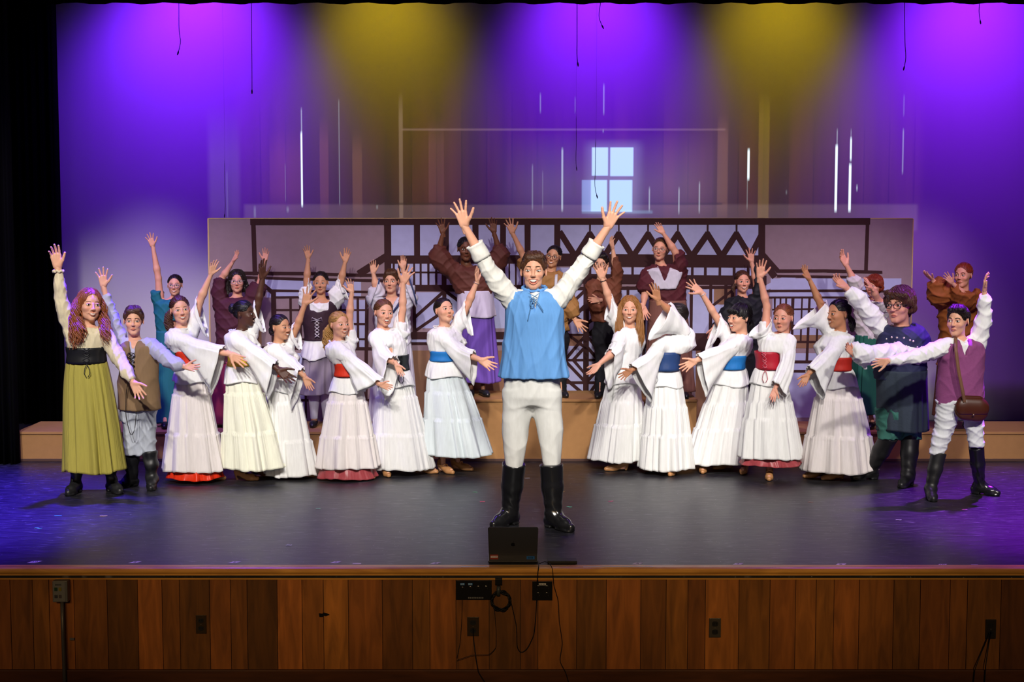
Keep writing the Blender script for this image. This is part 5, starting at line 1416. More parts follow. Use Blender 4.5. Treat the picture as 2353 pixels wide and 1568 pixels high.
cord([(2278, 1452, YA-0.02), (2272, 1480), (2265, 1530), (2262, 1580)], 'black cord hanging from the outlet at the far right of the apron', 0.003)
cord([(2274, 1455, YA-0.02), (2255, 1500), (2240, 1540), (2236, 1580)], 'second black cord slanting down left from the outlet at the far right', 0.003)
b = MB(); poly_ = [(733, 1410), (741, 1411), (743, 1408), (751, 1410), (757, 1413), (749, 1416), (743, 1415), (742, 1418), (734, 1418)]
vs = [(ax(x), YA-0.004, az(y)) for x, y in poly_] + [(ax(x), YA+0.004, az(y)) for x, y in poly_]; n = len(poly_)
b.add(vs, [tuple(range(n))] + [(i, i+n, (i+1) % n + n, (i+1) % n) for i in range(n)]); o = b.build('tape_scrap', darkst); tag(o, 'small black tape scrap stuck on the apron boards left of centre', 'tape scrap')
# ------------------------------------------------------------------ the cast
W_ = cloth('white muslin', 'F0F0F0', 0.85, 'cloth', 0.35)
WS = cloth('white skirt cotton', 'ECECEA', 0.85, 'fold', 0.5)
WP = cloth('pinkish white cotton', 'EEE6E4', 0.85, 'fold', 0.5)
WC = cloth('cream white cotton', 'EFEFDC', 0.85, 'fold', 0.5)
WB = cloth('bluish white cotton', 'DDE7EA', 0.85, 'fold', 0.5)
BLK = mat('black boot leather', (0.010, 0.010, 0.011), 0.24, spec=0.6)
BLKM = mat('worn black boot leather', (0.012, 0.012, 0.013), 0.45, 'fine', spec=0.5, bump=0.1)
RED = cloth('red sash cloth', 'D8341C', 0.6); BLUE = cloth('blue sash cloth', '2277C4', 0.6); YEL = cloth('yellow sash cloth', 'E2C23A', 0.6)

def dancer(label, foot, head, torso, armA, armB, bellA, bellB, waist, hem, belt=None, beltm=RED, skirtm=WS, feet=(), skin='fair', hair='brown', face='smile', tiers=(0.28, 0.66), style='pulled', seed=1, under=None, lace=None, pumps=True, peplum=True, group='performers in white blouses and long white skirts', ratio=0.78, hand=('open', 'loose'), locks=(), extra=None, twA=0, twB=0, palm=(1, 1), neckpx=None, prof=0.85, pumpkw={}, bname=None):
    """armA: the lowered arm, armB: the raised arm"""
    p = Person(label, foot, head, torso, skin=skin, hair=hair, face=face, group=group)
    p.arm(*armA, palm=palm[0], kind=hand[1], tw=twA); p.arm(*armB, palm=palm[1], kind=hand[0], tw=twB)
    for f in feet: p.leg((waist[0], waist[1]+45), ((waist[0]+f[0])/2, (waist[1]+f[1])/2), f[:2], f[2])
    k = p.S; nz = p.T[0][2]
    wz = p.zs(waist[1])
    # blouse: gathered body with shoulder puffs
    st = [t for t in p.T]
    p.shell('blouse', W_, stations=[(x, y, z, a, b) for x, y, z, a, b in st], sleeves=[(0, 0.62, [0.068*k, 0.068*k, 0.064*k, 0.060*k]), (1, 0.55, [0.068*k, 0.068*k, 0.064*k])],
            hem=(p.zs(belt[0][1]) if belt else wz)-0.010, neck=nz+0.012, amp=0.0030, fr=(48, 40, 16), seed=seed, plus=0.011, k=0.03)
    c = p.T[0]; b = MB()       # gathered neck frill
    pts = []; 
    for i in range(61):
        a = 2*math.pi*i/60; rr = 1 + 0.07*math.sin(i*2.6)
        pts.append((c[0] + (c[3]+0.012)*rr*math.cos(a), c[1] + 0.006 + (c[4]+0.022)*rr*math.sin(a), nz + 0.008 - 0.012*math.cos(a*1.0+1.57)*0 - 0.016*(1 if math.sin(a) < 0 else 0)*abs(math.sin(a)) + 0.004*math.sin(i*2.6)))
    b.tube(pts, 0.0075*k, 6); p.mb('neck_frill', b, W_)
    for i, bl in ((0, bellA), (1, bellB)):
        if bl: p.bell(i, bl[0], bl[1], W_, **(bl[2] if len(bl) > 2 else {}))
    if peplum:
        pw = (waist[0], waist[1]-2, waist[2]+1); ph = (waist[0] + (hem[0]-waist[0])*0.17, waist[1] + 0.17*(hem[1]-waist[1]), waist[2] + (hem[2]-waist[2])*0.30 + 3)
        p.skirt(pw, ph, W_, name='blouse_peplum', n=14, amp=0.006, ratio=ratio+0.03, seed=seed+3, rows=16, seg=180, uneven=0.012, prof=0.6)
    p.skirt(waist, hem, skirtm, tiers=tiers, n=24, amp=0.018, ratio=ratio, seed=seed, prof=prof)
    if under:
        m, py, wpx = under; t = (py-hem[1])/(hem[1]-waist[1])
        V, F = skirt_mesh((p.pt((hem[0]-(0), hem[1]-8)), p.m(hem[2]-9)), (p.pt((hem[0], py)), p.m(wpx-2)), prof=1, ratio=ratio, n=26, amp=0.011, seed=seed+1.3, rows=16, seg=264, v0=0, v1=1)
        p.add('underskirt', V, F, m, None, solid=0.003)
    if belt:
        p.belt(belt[0], belt[1], beltm, grow=0.013, name=bname or ('corset' if lace else 'sash'), lace=lace)
    if pumps:
        for i in range(len(p.legs)): p.pump(i, **pumpkw)
    p.hair(style, locks=locks, extra=extra)
    if extra and False: pass
    return p

def bun(x, y, z, r): return ((x, y, z), r)
# --- 1 woman with long ginger curls, black corset, olive skirt
OL = cloth('olive crinkle cotton', 'A89D48', 0.85, 'fold', 0.9, 1.0); CREAM = cloth('cream blouse cloth', 'DCCFAE', 0.85, 'cloth', 0.4)
p = Person('person in cream blouse, black corset and long olive skirt, one arm raised, far left', (212, 1133), (206, 702, 78, 32, -2, 4), [(203, 752, 19), (202, 763, 44), (201, 782, 46), (199, 800, 41), (199, 830, 42), (202, 860, 50), (205, 900, 52)], hair='ginger', face='smile', skin='fair')
p.arm((164, 762, 0.02), (142, 700, -0.02), (133, 615, -0.04), (122, 557, -0.06), (1, 0.15), 1, 'loose', tw=8)
p.arm((241, 765, -0.02), (272, 822, -0.08), (306, 880, -0.20), (330, 922, -0.26), (0.9, -0.5), 1, 'open', tw=0)
p.leg((188, 900), (182, 1000), (175, 1132), -5); p.leg((218, 900), (240, 1000), (258, 1130), 38)
k = p.S
p.shell('blouse', CREAM, sleeves=[(0, 1.88, [0.062*k, 0.060*k, 0.056*k, 0.052*k, 0.047*k, 0.034*k]), (1, 1.92, [0.062*k, 0.058*k, 0.055*k, 0.056*k, 0.050*k, 0.036*k])], hem=p.zs(806), neck=p.T[0][2]+0.0, amp=0.004, fr=(44, 38, 24), seed=2, plus=0.006)
b = MB(); W3 = p.arms[0]['p'][2]; E3 = p.arms[0]['p'][1]; d = (E3-W3)/np.linalg.norm(E3-W3); c = W3 + d*0.028
b.tube([c + np.array([0.036*math.cos(a), 0.034*math.sin(a), 0.006*math.sin(a*7)]) for a in np.linspace(0, 2*np.pi, 40)], 0.009, 6); p.mb('cuff_frill', b, CREAM)
p.skirt((199, 828, 43), (216, 1081, 70), OL, n=26, amp=0.017, ratio=0.76, seed=2, tiers=(), prof=0.62, uneven=0.010)
p.belt((199, 797, 43), (199, 833, 42), mat('black corset leather', (0.014, 0.014, 0.016), 0.33, 'fine', spec=0.5, bump=0.3), name='corset', lace=(-75, '2A2A2E'))
for i in (0, 1): p.boot(i, 1060, BLKM, r=0.050)
L = []
for s_, dx in ((-1, -0.012), (1, 0.014)):
    for q in range(3):
        L.append(dict(pts=[(s_*0.050, 0.01+q*0.02, 0.085), (s_*0.085, -0.005+q*0.025, 0.02), (s_*(0.092+q*0.006), -0.030+q*0.02, -0.08), (s_*(0.078+0.016*q), -0.100-0.03*(s_ > 0)+q*0.030, -0.17), (s_*(0.070+0.016*q)+dx, -0.130-0.05*(s_ > 0)+q*0.035, -0.28-0.02*q)], radius=[0.012, 0.022, 0.030, 0.034, 0.020], count=34, curl=0.014, turns=3.0, r=0.0040, n=34))
L.append(dict(pts=[(0, 0.09, 0.05), (0, 0.11, -0.05), (0, 0.12, -0.2), (0, 0.12, -0.3)], radius=[0.04, 0.07, 0.08, 0.06], count=60, curl=0.010, turns=5, r=0.0042, n=30))
p.hair('long', locks=L); p.body()

# --- 2 boy in brown tunic
TUN = cloth('brown tunic cloth', '8A6F52', 0.85, 'cloth', 0.4); GRY = cloth('grey blue shirt cloth', 'B4B4CC', 0.8, 'cloth', 0.4); GP = cloth('pale grey trousers', 'BCC2CE', 0.8, 'cloth', 0.4)
p = Person('person in brown laced tunic, pale grey trousers and black boots, beside the olive skirt', (330, 1122), (307, 738, 67, 12, 0, 0), [(312, 782, 19), (312, 793, 36), (316, 815, 42), (320, 845, 42), (318, 880, 44), (320, 930, 44)], hair='brown', face='calm', skin='fair', sex='man')
p.arm((282, 795, 0.04), (257, 730, 0.04), (238, 658, 0.02), (233, 612, 0.0), (1, 0.15), 1, 'fan')
p.arm((348, 795, -0.03), (388, 830, -0.10), (426, 843, -0.18), (462, 848, -0.22), (0.3, -1), 1, 'open', tw=-25)
p.leg((306, 940), (302, 1000), (303, 1118), -35); p.leg((338, 940), (342, 1000), (350, 1122), 10)
k = p.S
p.shell('shirt', GRY, sleeves=[(0, 1.75, [0.060*k, 0.062*k, 0.062*k, 0.058*k, 0.05*k, 0.036*k]), (1, 1.88, [0.062*k, 0.066*k, 0.066*k, 0.064*k, 0.060*k, 0.034*k])], hem=p.zs(850), neck=p.T[0][2]+0.018, amp=0.005, seed=5, grow=0.84, vneck=(p.T[0][2]+0.02, p.T[0][2]-0.06, 0.03))
p.shell('tunic', TUN, stations=[(x, y, z, a+0.004, b+0.008) for x, y, z, a, b in p.T[:-1]] + [p.T[-1][:3] + (p.T[-1][3]+0.012, p.T[-1][4]+0.02)], hem=p.zs(941), neck=p.T[0][2]+0.004, amp=0.003, fr=(18, 18, 14), seed=4, caps=[((p.arms[0]['p'][0]), (p.arms[0]['p'][0]+np.array([0.02, 0, -0.03])), 0.060*k, 0.06*k), ((p.arms[1]['p'][0]), (p.arms[1]['p'][0]+np.array([-0.02, 0, -0.03])), 0.062*k, 0.06*k)], vneck=(p.T[0][2], p.zs(850), 0.030))
b = MB(); fy = p.T[2][1] - p.T[2][4] - 0.022
zz = [p.zs(y) for y in (808, 818, 828, 838, 848)]; cx = p.T[2][0] - 0.012
for z0, z1 in zip(zz[:-1], zz[1:]): b.tube([(cx-0.022, fy, z0), (cx+0.022, fy-0.004, z1)], 0.003, 5); b.tube([(cx+0.022, fy, z0), (cx-0.022, fy-0.004, z1)], 0.003, 5)
b.tube([(cx+0.03*math.cos(a)-0.004, fy-0.004, zz[0]+0.02*math.sin(a)-0.02) for a in np.linspace(0, 6.28, 20)], 0.0028, 5)
b.tube(smooth_path([(cx, fy, zz[-1]), (cx-0.04, fy-0.02, p.zs(890)), (cx-0.05, fy-0.02, p.zs(950)), (cx-0.01, fy-0.03, p.zs(1000)), (cx+0.02, fy-0.03, p.zs(985)), (cx+0.03, fy-0.01, p.zs(940))], 30), 0.0028, 5)
p.mb('lacing', b, mat('lace 1A1412', rgb('1A1412'), 0.5))
p.trousers(GP, 925, [[(303, 935, 24), (301, 970, 20), (303, 1010, 19), (306, 1046, 18)], [(334, 935, 24), (337, 970, 20), (341, 1010, 17), (345, 1042, 16)]], amp=0.005)
p.boot(0, 1040, mat('black suede', (0.010, 0.010, 0.012), 0.9, 'fine', spec=0.1), r=0.066, slouch=0.004); p.boot(1, 1037, BLKM, r=0.064, slouch=0.004)
p.hair('short'); p.body()

# --- 3 girl with red sash and red underskirt
p = dancer('person in white with red sash and bright red ruffled hem, third from left in front', (440, 1106), (414, 713, 66, 22, -2, -6),
    [(412, 757, 17, 0, 0.05), (412, 767, 30), (416, 790, 34), (428, 812, 27), (437, 838, 25), (440, 870, 34)],
    ((402, 777, -0.06), (462, 800, -0.14), (530, 815, -0.20), (572, 838, -0.22), (0.6, 0.9)), ((440, 765, 0.06), (458, 695, 0.06), (485, 630, 0.04), (495, 594, 0.03), (1, 0.3)),
    (1.72, (488, 900, -0.17), dict(wide=0.25)), (0.95, (476, 768, 0.05), dict(wide=0.3)),
    (437, 838, 26), (449, 1079, 66), ((430, 806, 25), (438, 838, 25)), RED, WP, feet=((432, 1104, 75), (480, 1102, 75)), hair='chestnut', face='smile', skin='fair', seed=1.1, hand=('open', 'open'),
    under=(cloth('red satin', 'E03418', 0.35, 'fold', 0.4), 1097, 67), twA=-15, twB=35,
    locks=[dict(pts=[(-0.04, 0.08, 0.03), (-0.085, 0.07, -0.02), (-0.10, 0.05, -0.10), (-0.095, 0.03, -0.20)], radius=[0.012, 0.022, 0.028, 0.016], count=60, curl=0.012, turns=5, r=0.0038)]); p.body()
# --- 4 girl with bun, yellow sash
p = dancer('person in cream tiered skirt with yellow sash, one arm raised', (570, 1104), (563, 722, 62, 72, 0, 0),
    [(548, 762, 17, 0, 0.05), (548, 772, 31), (560, 795, 38), (558, 820, 30), (556, 840, 28), (555, 870, 38)],
    ((540, 780, -0.06), (592, 815, -0.13), (640, 850, -0.18), (678, 882, -0.20), (0.9, -0.5)), ((575, 770, 0.06), (592, 700, 0.05), (603, 640, 0.04), (601, 592, 0.03), (1, -0.1)),
    (1.85, (618, 912, -0.16), dict(wide=0.22)), (0.95, (607, 756, 0.05), {}),
    (552, 838, 28), (584, 1074, 66), ((556, 815, 28), (553, 840, 27)), YEL, WC, feet=((556, 1104, 78), (592, 1094, 78)), hair='black', face='smile', skin='dark', seed=2.7, twA=-20, twB=50, prof=0.75,
    extra=[((0.0, 0.115, 0.045), (0.045, 0.042, 0.045))], hand=('open', 'open')); p.body()
# --- 5 short girl with low bun
p = dancer('short person in white with red sash and plain hem, right beside the yellow sash', (668, 1098), (645, 753, 60, 55, 0, 0),
    [(636, 792, 17, 0, 0.05), (636, 801, 30), (652, 822, 36), (648, 850, 29), (645, 865, 28), (650, 900, 36)],
    ((632, 808, -0.06), (672, 838, -0.12), (701, 868, -0.17), (717, 903, -0.20), (0.6, 0.3)), ((660, 797, 0.06), (682, 752, 0.05), (700, 700, 0.03), (714, 656, 0.02), (1, 0.6)),
    (1.70, (672, 936, -0.14), dict(wide=0.2)), (0.90, (690, 797, 0.03), {}),
    (646, 862, 28), (672, 1090, 56), ((647, 840, 29), (645, 864, 28)), RED, WS, feet=((660, 1098, 78), (690, 1096, 78)), hair='dark', face='smile', skin='olive', seed=4.2, hand=('fan', 'loose'), prof=0.7,
    extra=[((0.0, 0.105, -0.035), (0.034, 0.036, 0.045))]); p.body()
# --- 6 blonde curly ponytail
cur = [dict(pts=[(-0.01, 0.10, 0.03), (-0.035, 0.135, -0.04), (-0.040, 0.125, -0.15), (-0.02, 0.10, -0.28), (-0.0, 0.08, -0.36)], radius=[0.012, 0.034, 0.046, 0.042, 0.018], count=110, curl=0.014, turns=6, r=0.0036, n=40)]
p = dancer('person in white with bright red sash and dusty red hem, left half of front row', (798, 1100), (780, 747, 62, 38, -3, 0),
    [(778, 786, 17, 0, 0.05), (778, 796, 29), (783, 815, 33), (795, 838, 26), (798, 865, 25), (800, 895, 32)],
    ((775, 803, -0.06), (828, 846, -0.13), (874, 884, -0.18), (893, 890, -0.20), (0.2, -1)), ((802, 795, 0.06), (803, 728, 0.06), (808, 672, 0.05), (803, 643, 0.04), (-1, 0.3)),
    (1.85, (826, 902, -0.14), dict(wide=0.25, ruffle=0.009)), (0.80, (808, 792, 0.05), {}),
    (797, 866, 26), (798, 1072, 66), ((798, 834, 25), (797, 864, 25)), RED, WP, feet=((790, 1100, 60), (830, 1098, 60)), hair='blonde', face='smile', skin='fair', seed=5.9, hand=('open', 'loose'),
    under=(cloth('dusty red satin', 'A0444A', 0.35, 'fold', 0.4), 1095, 71), locks=cur, prof=0.7); p.body()
# --- 7 brown hair, black corset
p = dancer('person in long white skirt with black laced corset, one arm raised', (920, 1088), (882, 720, 64, 24, 0, 3),
    [(886, 758, 17, 0, 0.05), (886, 768, 32), (893, 790, 38), (904, 815, 30), (906, 850, 29), (908, 880, 38)],
    ((862, 778, -0.06), (885, 820, -0.16), (911, 838, -0.28), (925, 868, -0.30), (1, 0.1)), ((915, 772, 0.05), (925, 712, 0.04), (926, 650, 0.02), (945, 608, 0.0), (-0.9, 0.2)),
    (1.72, (888, 912, -0.24), dict(wide=0.3)), (0.88, (932, 783, 0.02), {}),
    (906, 848, 30), (922, 1074, 72), ((905, 815, 30), (907, 850, 30)), mat('black corset cloth', (0.02, 0.025, 0.025), 0.5, 'cloth', spec=0.4), WS, feet=((884, 1092, 20), (968, 1088, 80)), hair='lightbrown', face='laugh', skin='fair', seed=7.1, hand=('fan', 'loose'), lace=(-62, '101010'), twB=0); p.body()
# --- 8 blue sash girl
p = dancer('person in white with blue sash and bluish tiered skirt, just left of the blue tunic', (1035, 1085), (1021, 715, 62, 30, -14, 0),
    [(1018, 753, 18, 0, 0.05), (1018, 764, 34), (1028, 788, 44), (1020, 812, 30), (1018, 830, 28), (1022, 870, 38)],
    ((1014, 775, -0.06), (1065, 812, -0.14), (1104, 828, -0.20), (1143, 850, -0.24), (0.9, -0.5)), ((1044, 762, 0.05), (1075, 700, 0.03), (1097, 645, 0.0), (1094, 608, -0.02), (1, 0.2)),
    (1.60, (1088, 878, -0.17), dict(wide=0.25)), (0.92, (1085, 765, 0.02), dict(wide=0.25)),
    (1018, 829, 29), (1051, 1043, 77), ((1019, 806, 27), (1018, 829, 27)), BLUE, WB, feet=((1018, 1086, 40), (1052, 1080, 62)), hair='dark', face='calm', skin='fair', seed=8.4, hand=('open', 'open'), prof=0.72, tiers=(0.33, 0.62), twB=60); p.bracelet(1, (0.5, 0.4, 0.42), 0.004); p.body()

# --- centre man
SHIRT = cloth('off white linen', 'ECEAE2', 0.8, 'cloth', 0.4); VEST = cloth('sky blue linen', '6CA6E6', 0.75, 'cloth', 0.45); PANT = cloth('off white trousers', 'FAF9F2', 0.8, 'cloth', 0.35)
p = Person('person in sky blue sleeveless tunic and tall black boots, both arms flung up, front centre', (1226, 1213), (1226, 625, 88, -2, -4, 0), [(1228, 672, 24), (1229, 682, 52), (1228, 706, 66), (1228, 760, 64), (1226, 830, 60), (1224, 880, 62), (1224, 930, 62)], hair='brown', face='laugh', skin='fair', sex='man', h=0.0055, group='man in the centre')
del p.group; p.group = None
p.arm((1178, 692, 0), (1126, 626, -0.02), (1068, 520, -0.06), (1050, 456, -0.08), (1, 0.35), 1, 'fan', tw=-12)
p.arm((1280, 692, 0), (1334, 618, -0.02), (1396, 522, -0.06), (1425, 462, -0.08), (-1, 0.3), 1, 'fan', tw=8)
p.leg((1194, 910), (1186, 1010, -0.02), (1172, 1206), -38); p.leg((1256, 910), (1264, 1010, -0.02), (1272, 1213), 38)
k = p.S
p.shell('shirt', SHIRT, sleeves=[(0, 1.42, [0.062*k, 0.062*k, 0.057*k, 0.050*k, 0.046*k]), (1, 1.42, [0.062*k, 0.062*k, 0.057*k, 0.050*k, 0.046*k])], hem=p.zs(780), neck=p.T[0][2]+0.02, amp=0.0042, fr=(30, 26, 34), seed=3, h=0.0075, grow=0.84)
for i in (0, 1):      # turned back cuffs
    S3, E3, W3, T3 = p.arms[i]['p']; c0 = E3 + (W3-E3)*0.30; c1 = E3 + (W3-E3)*0.62; d = (c1-c0)/np.linalg.norm(c1-c0); u = np.cross(d, [0, 1, 0]); u /= np.linalg.norm(u); v_ = np.cross(d, u); rings = []
    for t in range(9):
        c = c0 + (c1-c0)*t/8; r_ = (0.0515 + 0.002*math.sin(t*0.8) + 0.002*(t in (0, 8)))*k
        rings.append([c + (u*math.cos(a) + v_*math.sin(a))*(r_ + 0.0015*math.sin(3*a+t)) for a in np.linspace(0, 2*np.pi, 48, endpoint=False)])
    V, F = loft(rings); p.add('cuff', V, F, SHIRT, None, solid=0.004)
vs = [(1228, 664, 28, 0, 0.075), (1228, 672, 46, 0, 0.115), (1228, 690, 62, 0, 0.140), (1228, 720, 69, 0, 0.155), (1227, 770, 69, 0, 0.152), (1226, 820, 73, 0, 0.16), (1226, 874, 82, 0, 0.175)]
p.shell('tunic', VEST, stations=[tuple(p.pt(q[:2])) + (q[2]/p.sc, q[4]) for q in vs], hem=p.zs(867), neck=p.zs(668), vneck=(p.zs(668), p.zs(716), 0.035), amp=0.0035, fr=(24, 16, 9), seed=9, h=0.0075, plus=0.0, pleat=(13, 0.028), relaxn=1,
        caps=[((p.arms[0]['p'][0] + np.array([0.035, 0, 0.018])), (p.arms[0]['p'][0] + np.array([0.045, 0, -0.10])), 0.060, 0.055), ((p.arms[1]['p'][0] + np.array([-0.035, 0, 0.018])), (p.arms[1]['p'][0] + np.array([-0.045, 0, -0.10])), 0.060, 0.055)])
b = MB(); fy = -0.158
def q3(x, y, f=fy): v = p.pt((x, y)); return (v[0], f, v[2])
for a_, b_ in (((1214, 672), (1234, 682)), ((1238, 672), (1220, 684)), ((1216, 684), (1232, 694)), ((1234, 684), (1218, 696))): b.tube([q3(*a_), q3(*b_, fy-0.006)], 0.0028, 5)
b.tube(smooth_path([q3(1224, 684), q3(1218, 705, fy-0.012), q3(1214, 722, fy-0.012), q3(1212, 733, fy-0.01)], 16), 0.0030, 5)
b.tube(smooth_path([q3(1226, 683), q3(1236, 694, fy-0.014), q3(1243, 705, fy-0.01), q3(1247, 712, fy-0.006)], 16), 0.0030, 5)
b.tube([q3(1222 + 5*math.cos(a), 692 + 10*math.sin(a), fy-0.016) for a in np.linspace(0, 6.28, 20)], 0.0030, 5)
p.mb('tie_cord', b, mat('blue tie cord', rgb('5E90C0'), 0.6))
b = MB(); z0 = p.zs(668)
cc = p.pt((1228, 665)); pts = []
for i in range(41):
    a = 2*math.pi*i/40; pts.append((cc[0]+0.078*math.cos(a), 0.012+0.078*math.sin(a), z0 + 0.016 + 0.014*math.sin(a) + 0.004*math.sin(i*2.4)))
b.tube(pts[0:29] + pts[32:], 0.0105, 7); p.mb('collar', b, VEST)
p.trousers(PANT, 846, [[(1193, 900, 35), (1190, 926, 35), (1187, 955, 33), (1184, 985, 31), (1184, 1025, 27), (1181, 1062, 22), (1181, 1078, 19)], [(1252, 900, 35), (1255, 926, 35), (1259, 955, 33), (1264, 985, 31), (1266, 1025, 26), (1267, 1060, 22), (1268, 1076, 19)]], amp=0.002, fr=(10, 10, 12), seed=4)
for i in (0, 1): p.boot(i, 1066, BLK, r=0.068)
p.hair('short'); o = p.body()

# --- right hand dancers
LONGB = [dict(pts=[(q*0.03, -0.03, 0.11), (q*0.075, -0.02, 0.05), (q*0.085, -0.035, -0.05), (q*0.088, -0.06, -0.15), (q*0.095, -0.07, -0.25), (q*0.085, -0.075, -0.33)], radius=[0.010, 0.018, 0.024, 0.034, 0.036, 0.020], count=110, curl=0.003, turns=2, r=0.0030, n=34) for q in (-1, 1)]
p = dancer('person in white without any sash, long loose sleeves, just right of the blue tunic', (1420, 1080), (1447, 712, 64, -6, 0, 0),
    [(1446, 754, 17, 0, 0.05), (1448, 764, 30), (1446, 788, 36), (1436, 820, 31), (1434, 840, 30), (1430, 880, 38)],
    ((1428, 775, -0.06), (1412, 808, -0.14), (1376, 838, -0.20), (1350, 868, -0.24), (-0.3, -1)), ((1430, 768, 0.04), (1400, 688, 0.02), (1384, 640, 0.0), (1370, 598, -0.02), (0.9, 0.3)),
    (1.30, (1400, 888, -0.12), dict(wide=0.35)), (0.95, (1392, 728, 0.02), dict(wide=0.4)),
    (1436, 845, 31), (1420, 1056, 60), None, RED, WS, feet=((1428, 1082, -80), (1452, 1070, -60)), hair='goldbrown', style='long', face='smile', skin='fair', seed=9.5, hand=('open', 'loose'), locks=LONGB, tiers=(0.36, 0.62), twA=50, prof=0.75); p.bracelet(1, (0.03, 0.025, 0.03)); p.body()
p = dancer('person in white with navy laced corset, turned away behind a raised bell sleeve', (1540, 1088), (1552, 728, 62, -100, 0, 0),
    [(1560, 768, 16, 0, 0.05), (1562, 778, 32), (1560, 795, 38), (1536, 820, 30), (1528, 850, 29), (1528, 882, 36)],
    ((1520, 795, -0.07), (1490, 828, -0.15), (1450, 852, -0.22), (1420, 872, -0.26), (-0.3, -1)), ((1580, 772, -0.02), (1540, 716, -0.10), (1512, 690, -0.14), (1502, 646, -0.15), (-0.9, 0.3)),
    (1.88, (1494, 920, -0.17), dict(wide=0.3)), (1.25, (1494, 776, -0.12), dict(wide=0.35)),
    (1528, 850, 30), (1532, 1076, 58), ((1532, 808, 29), (1528, 851, 29)), cloth('navy corset cloth', '2A4478', 0.5), WS, feet=((1548, 1090, -20), (1520, 1084, -80)), hair='dark', face='smile', skin='tan', seed=10.3, hand=('open', 'open'), lace=(-130, 'B8B8C0'), tiers=(0.36, 0.66), prof=0.65, twB=-30); p.body()
p = dancer('person in white with bright blue sash, pointing left, right half of the front row', (1655, 1082), (1699, 731, 68, -58, 0, 0),
    [(1698, 770, 17, 0, 0.05), (1697, 780, 31), (1688, 800, 38), (1684, 822, 29), (1682, 848, 28), (1676, 885, 36)],
    ((1702, 788, -0.06), (1648, 812, -0.14), (1598, 830, -0.20), (1560, 852, -0.22), (-0.8, -0.7)), ((1672, 776, 0.05), (1645, 728, 0.03), (1611, 672, 0.0), (1577, 645, -0.02), (0.7, 1.0)),
    (1.85, (1622, 905, -0.18), dict(wide=0.25)), (0.85, (1622, 808, 0.03), dict(wide=0.2)),
    (1682, 848, 29), (1648, 1062, 70), ((1684, 816, 28), (1681, 848, 27)), BLUE, WS, feet=((1616, 1084, -10), (1672, 1078, -70)), hair='black', style='bangs', face='laugh', skin='fair', seed=11.8, hand=('fan', 'open'), prof=0.72, tiers=(0.36, 0.64),
    locks=[dict(pts=[(0, 0.10, 0.0), (0, 0.13, -0.05), (0, 0.12, -0.15)], radius=[0.012, 0.022, 0.012], count=40, curl=0.002, turns=2, r=0.0034)]); p.bracelet(1, (0.7, 0.7, 0.72)); p.body()
p = dancer('person in white with crimson laced corset and dusty red hem, one arm raised', (1768, 1098), (1799, 732, 66, -30, 0, 0),
    [(1786, 768, 17, 0, 0.05), (1786, 778, 32), (1782, 798, 35), (1772, 820, 30), (1768, 848, 29), (1770, 880, 38)],
    ((1812, 785, -0.05), (1804, 842, -0.14), (1781, 895, -0.20), (1772, 926, -0.24), (1, -0.3)), ((1758, 782, 0.04), (1762, 705, 0.06), (1746, 638, 0.04), (1750, 592, 0.02), (0.9, 0.2)),
    (1.88, (1800, 910, -0.19), dict(wide=0.2, power=1.0)), (0.55, (1730, 768, 0.0), dict(wide=0.5, power=1.0, u0=0.0)),
    (1768, 848, 30), (1770, 1050, 68), ((1764, 807, 26), (1768, 848, 27)), cloth('crimson corset cloth', 'B02034', 0.45), WS, feet=((1768, 1100, -12), (1712, 1086, -20)), hair='auburn', face='calm', skin='pink', seed=13.1, hand=('open', 'loose'), lace=(-115, 'C86070'),
    under=(cloth('dusty red satin', 'A0444A', 0.35, 'fold', 0.4), 1066, 72), prof=0.7, tiers=(0.36, 0.55),
    locks=[dict(pts=[(0.0, 0.09, 0.03), (0.01, 0.125, -0.03), (0.01, 0.11, -0.17)], radius=[0.012, 0.016, 0.008], count=30, curl=0.002, turns=2, r=0.0034)]); p.body()
p = dancer('person in white with deep red sash, rightmost long white skirt, beside the studded cloak', (1910, 1100), (1926, 722, 68, -62, 0, 0),
    [(1925, 764, 17, 0, 0.05), (1927, 774, 34), (1914, 796, 42), (1916, 824, 33), (1926, 850, 27), (1924, 885, 38)],
    ((1932, 786, -0.06), (1895, 825, -0.14), (1856, 862, -0.20), (1838, 895, -0.24), (-0.8, 0.2)), ((1908, 770, 0.04), (1886, 700, 0.03), (1860, 643, 0.0), (1842, 607, -0.02), (-0.7, 1.0)),
    (1.82, (1888, 912, -0.17), dict(wide=0.4)), (0.98, (1828, 752, 0.0), dict(wide=0.3)),
    (1926, 850, 29), (1924, 1080, 80), ((1928, 820, 26), (1926, 851, 26)), cloth('deep red sash cloth', 'B4281E', 0.6), WP, feet=((1884, 1098, -80), (1925, 1102, -75)), hair='black', style='pulled', face='smile', skin='tan', seed=14.6, hand=('open', 'loose'), prof=0.7, twB=40,
    locks=[dict(pts=[(0.0, 0.10, 0.0), (0.02, 0.13, -0.06), (0.03, 0.12, -0.16)], radius=[0.014, 0.026, 0.012], count=46, curl=0.004, turns=2, r=0.0036)]); p.body()

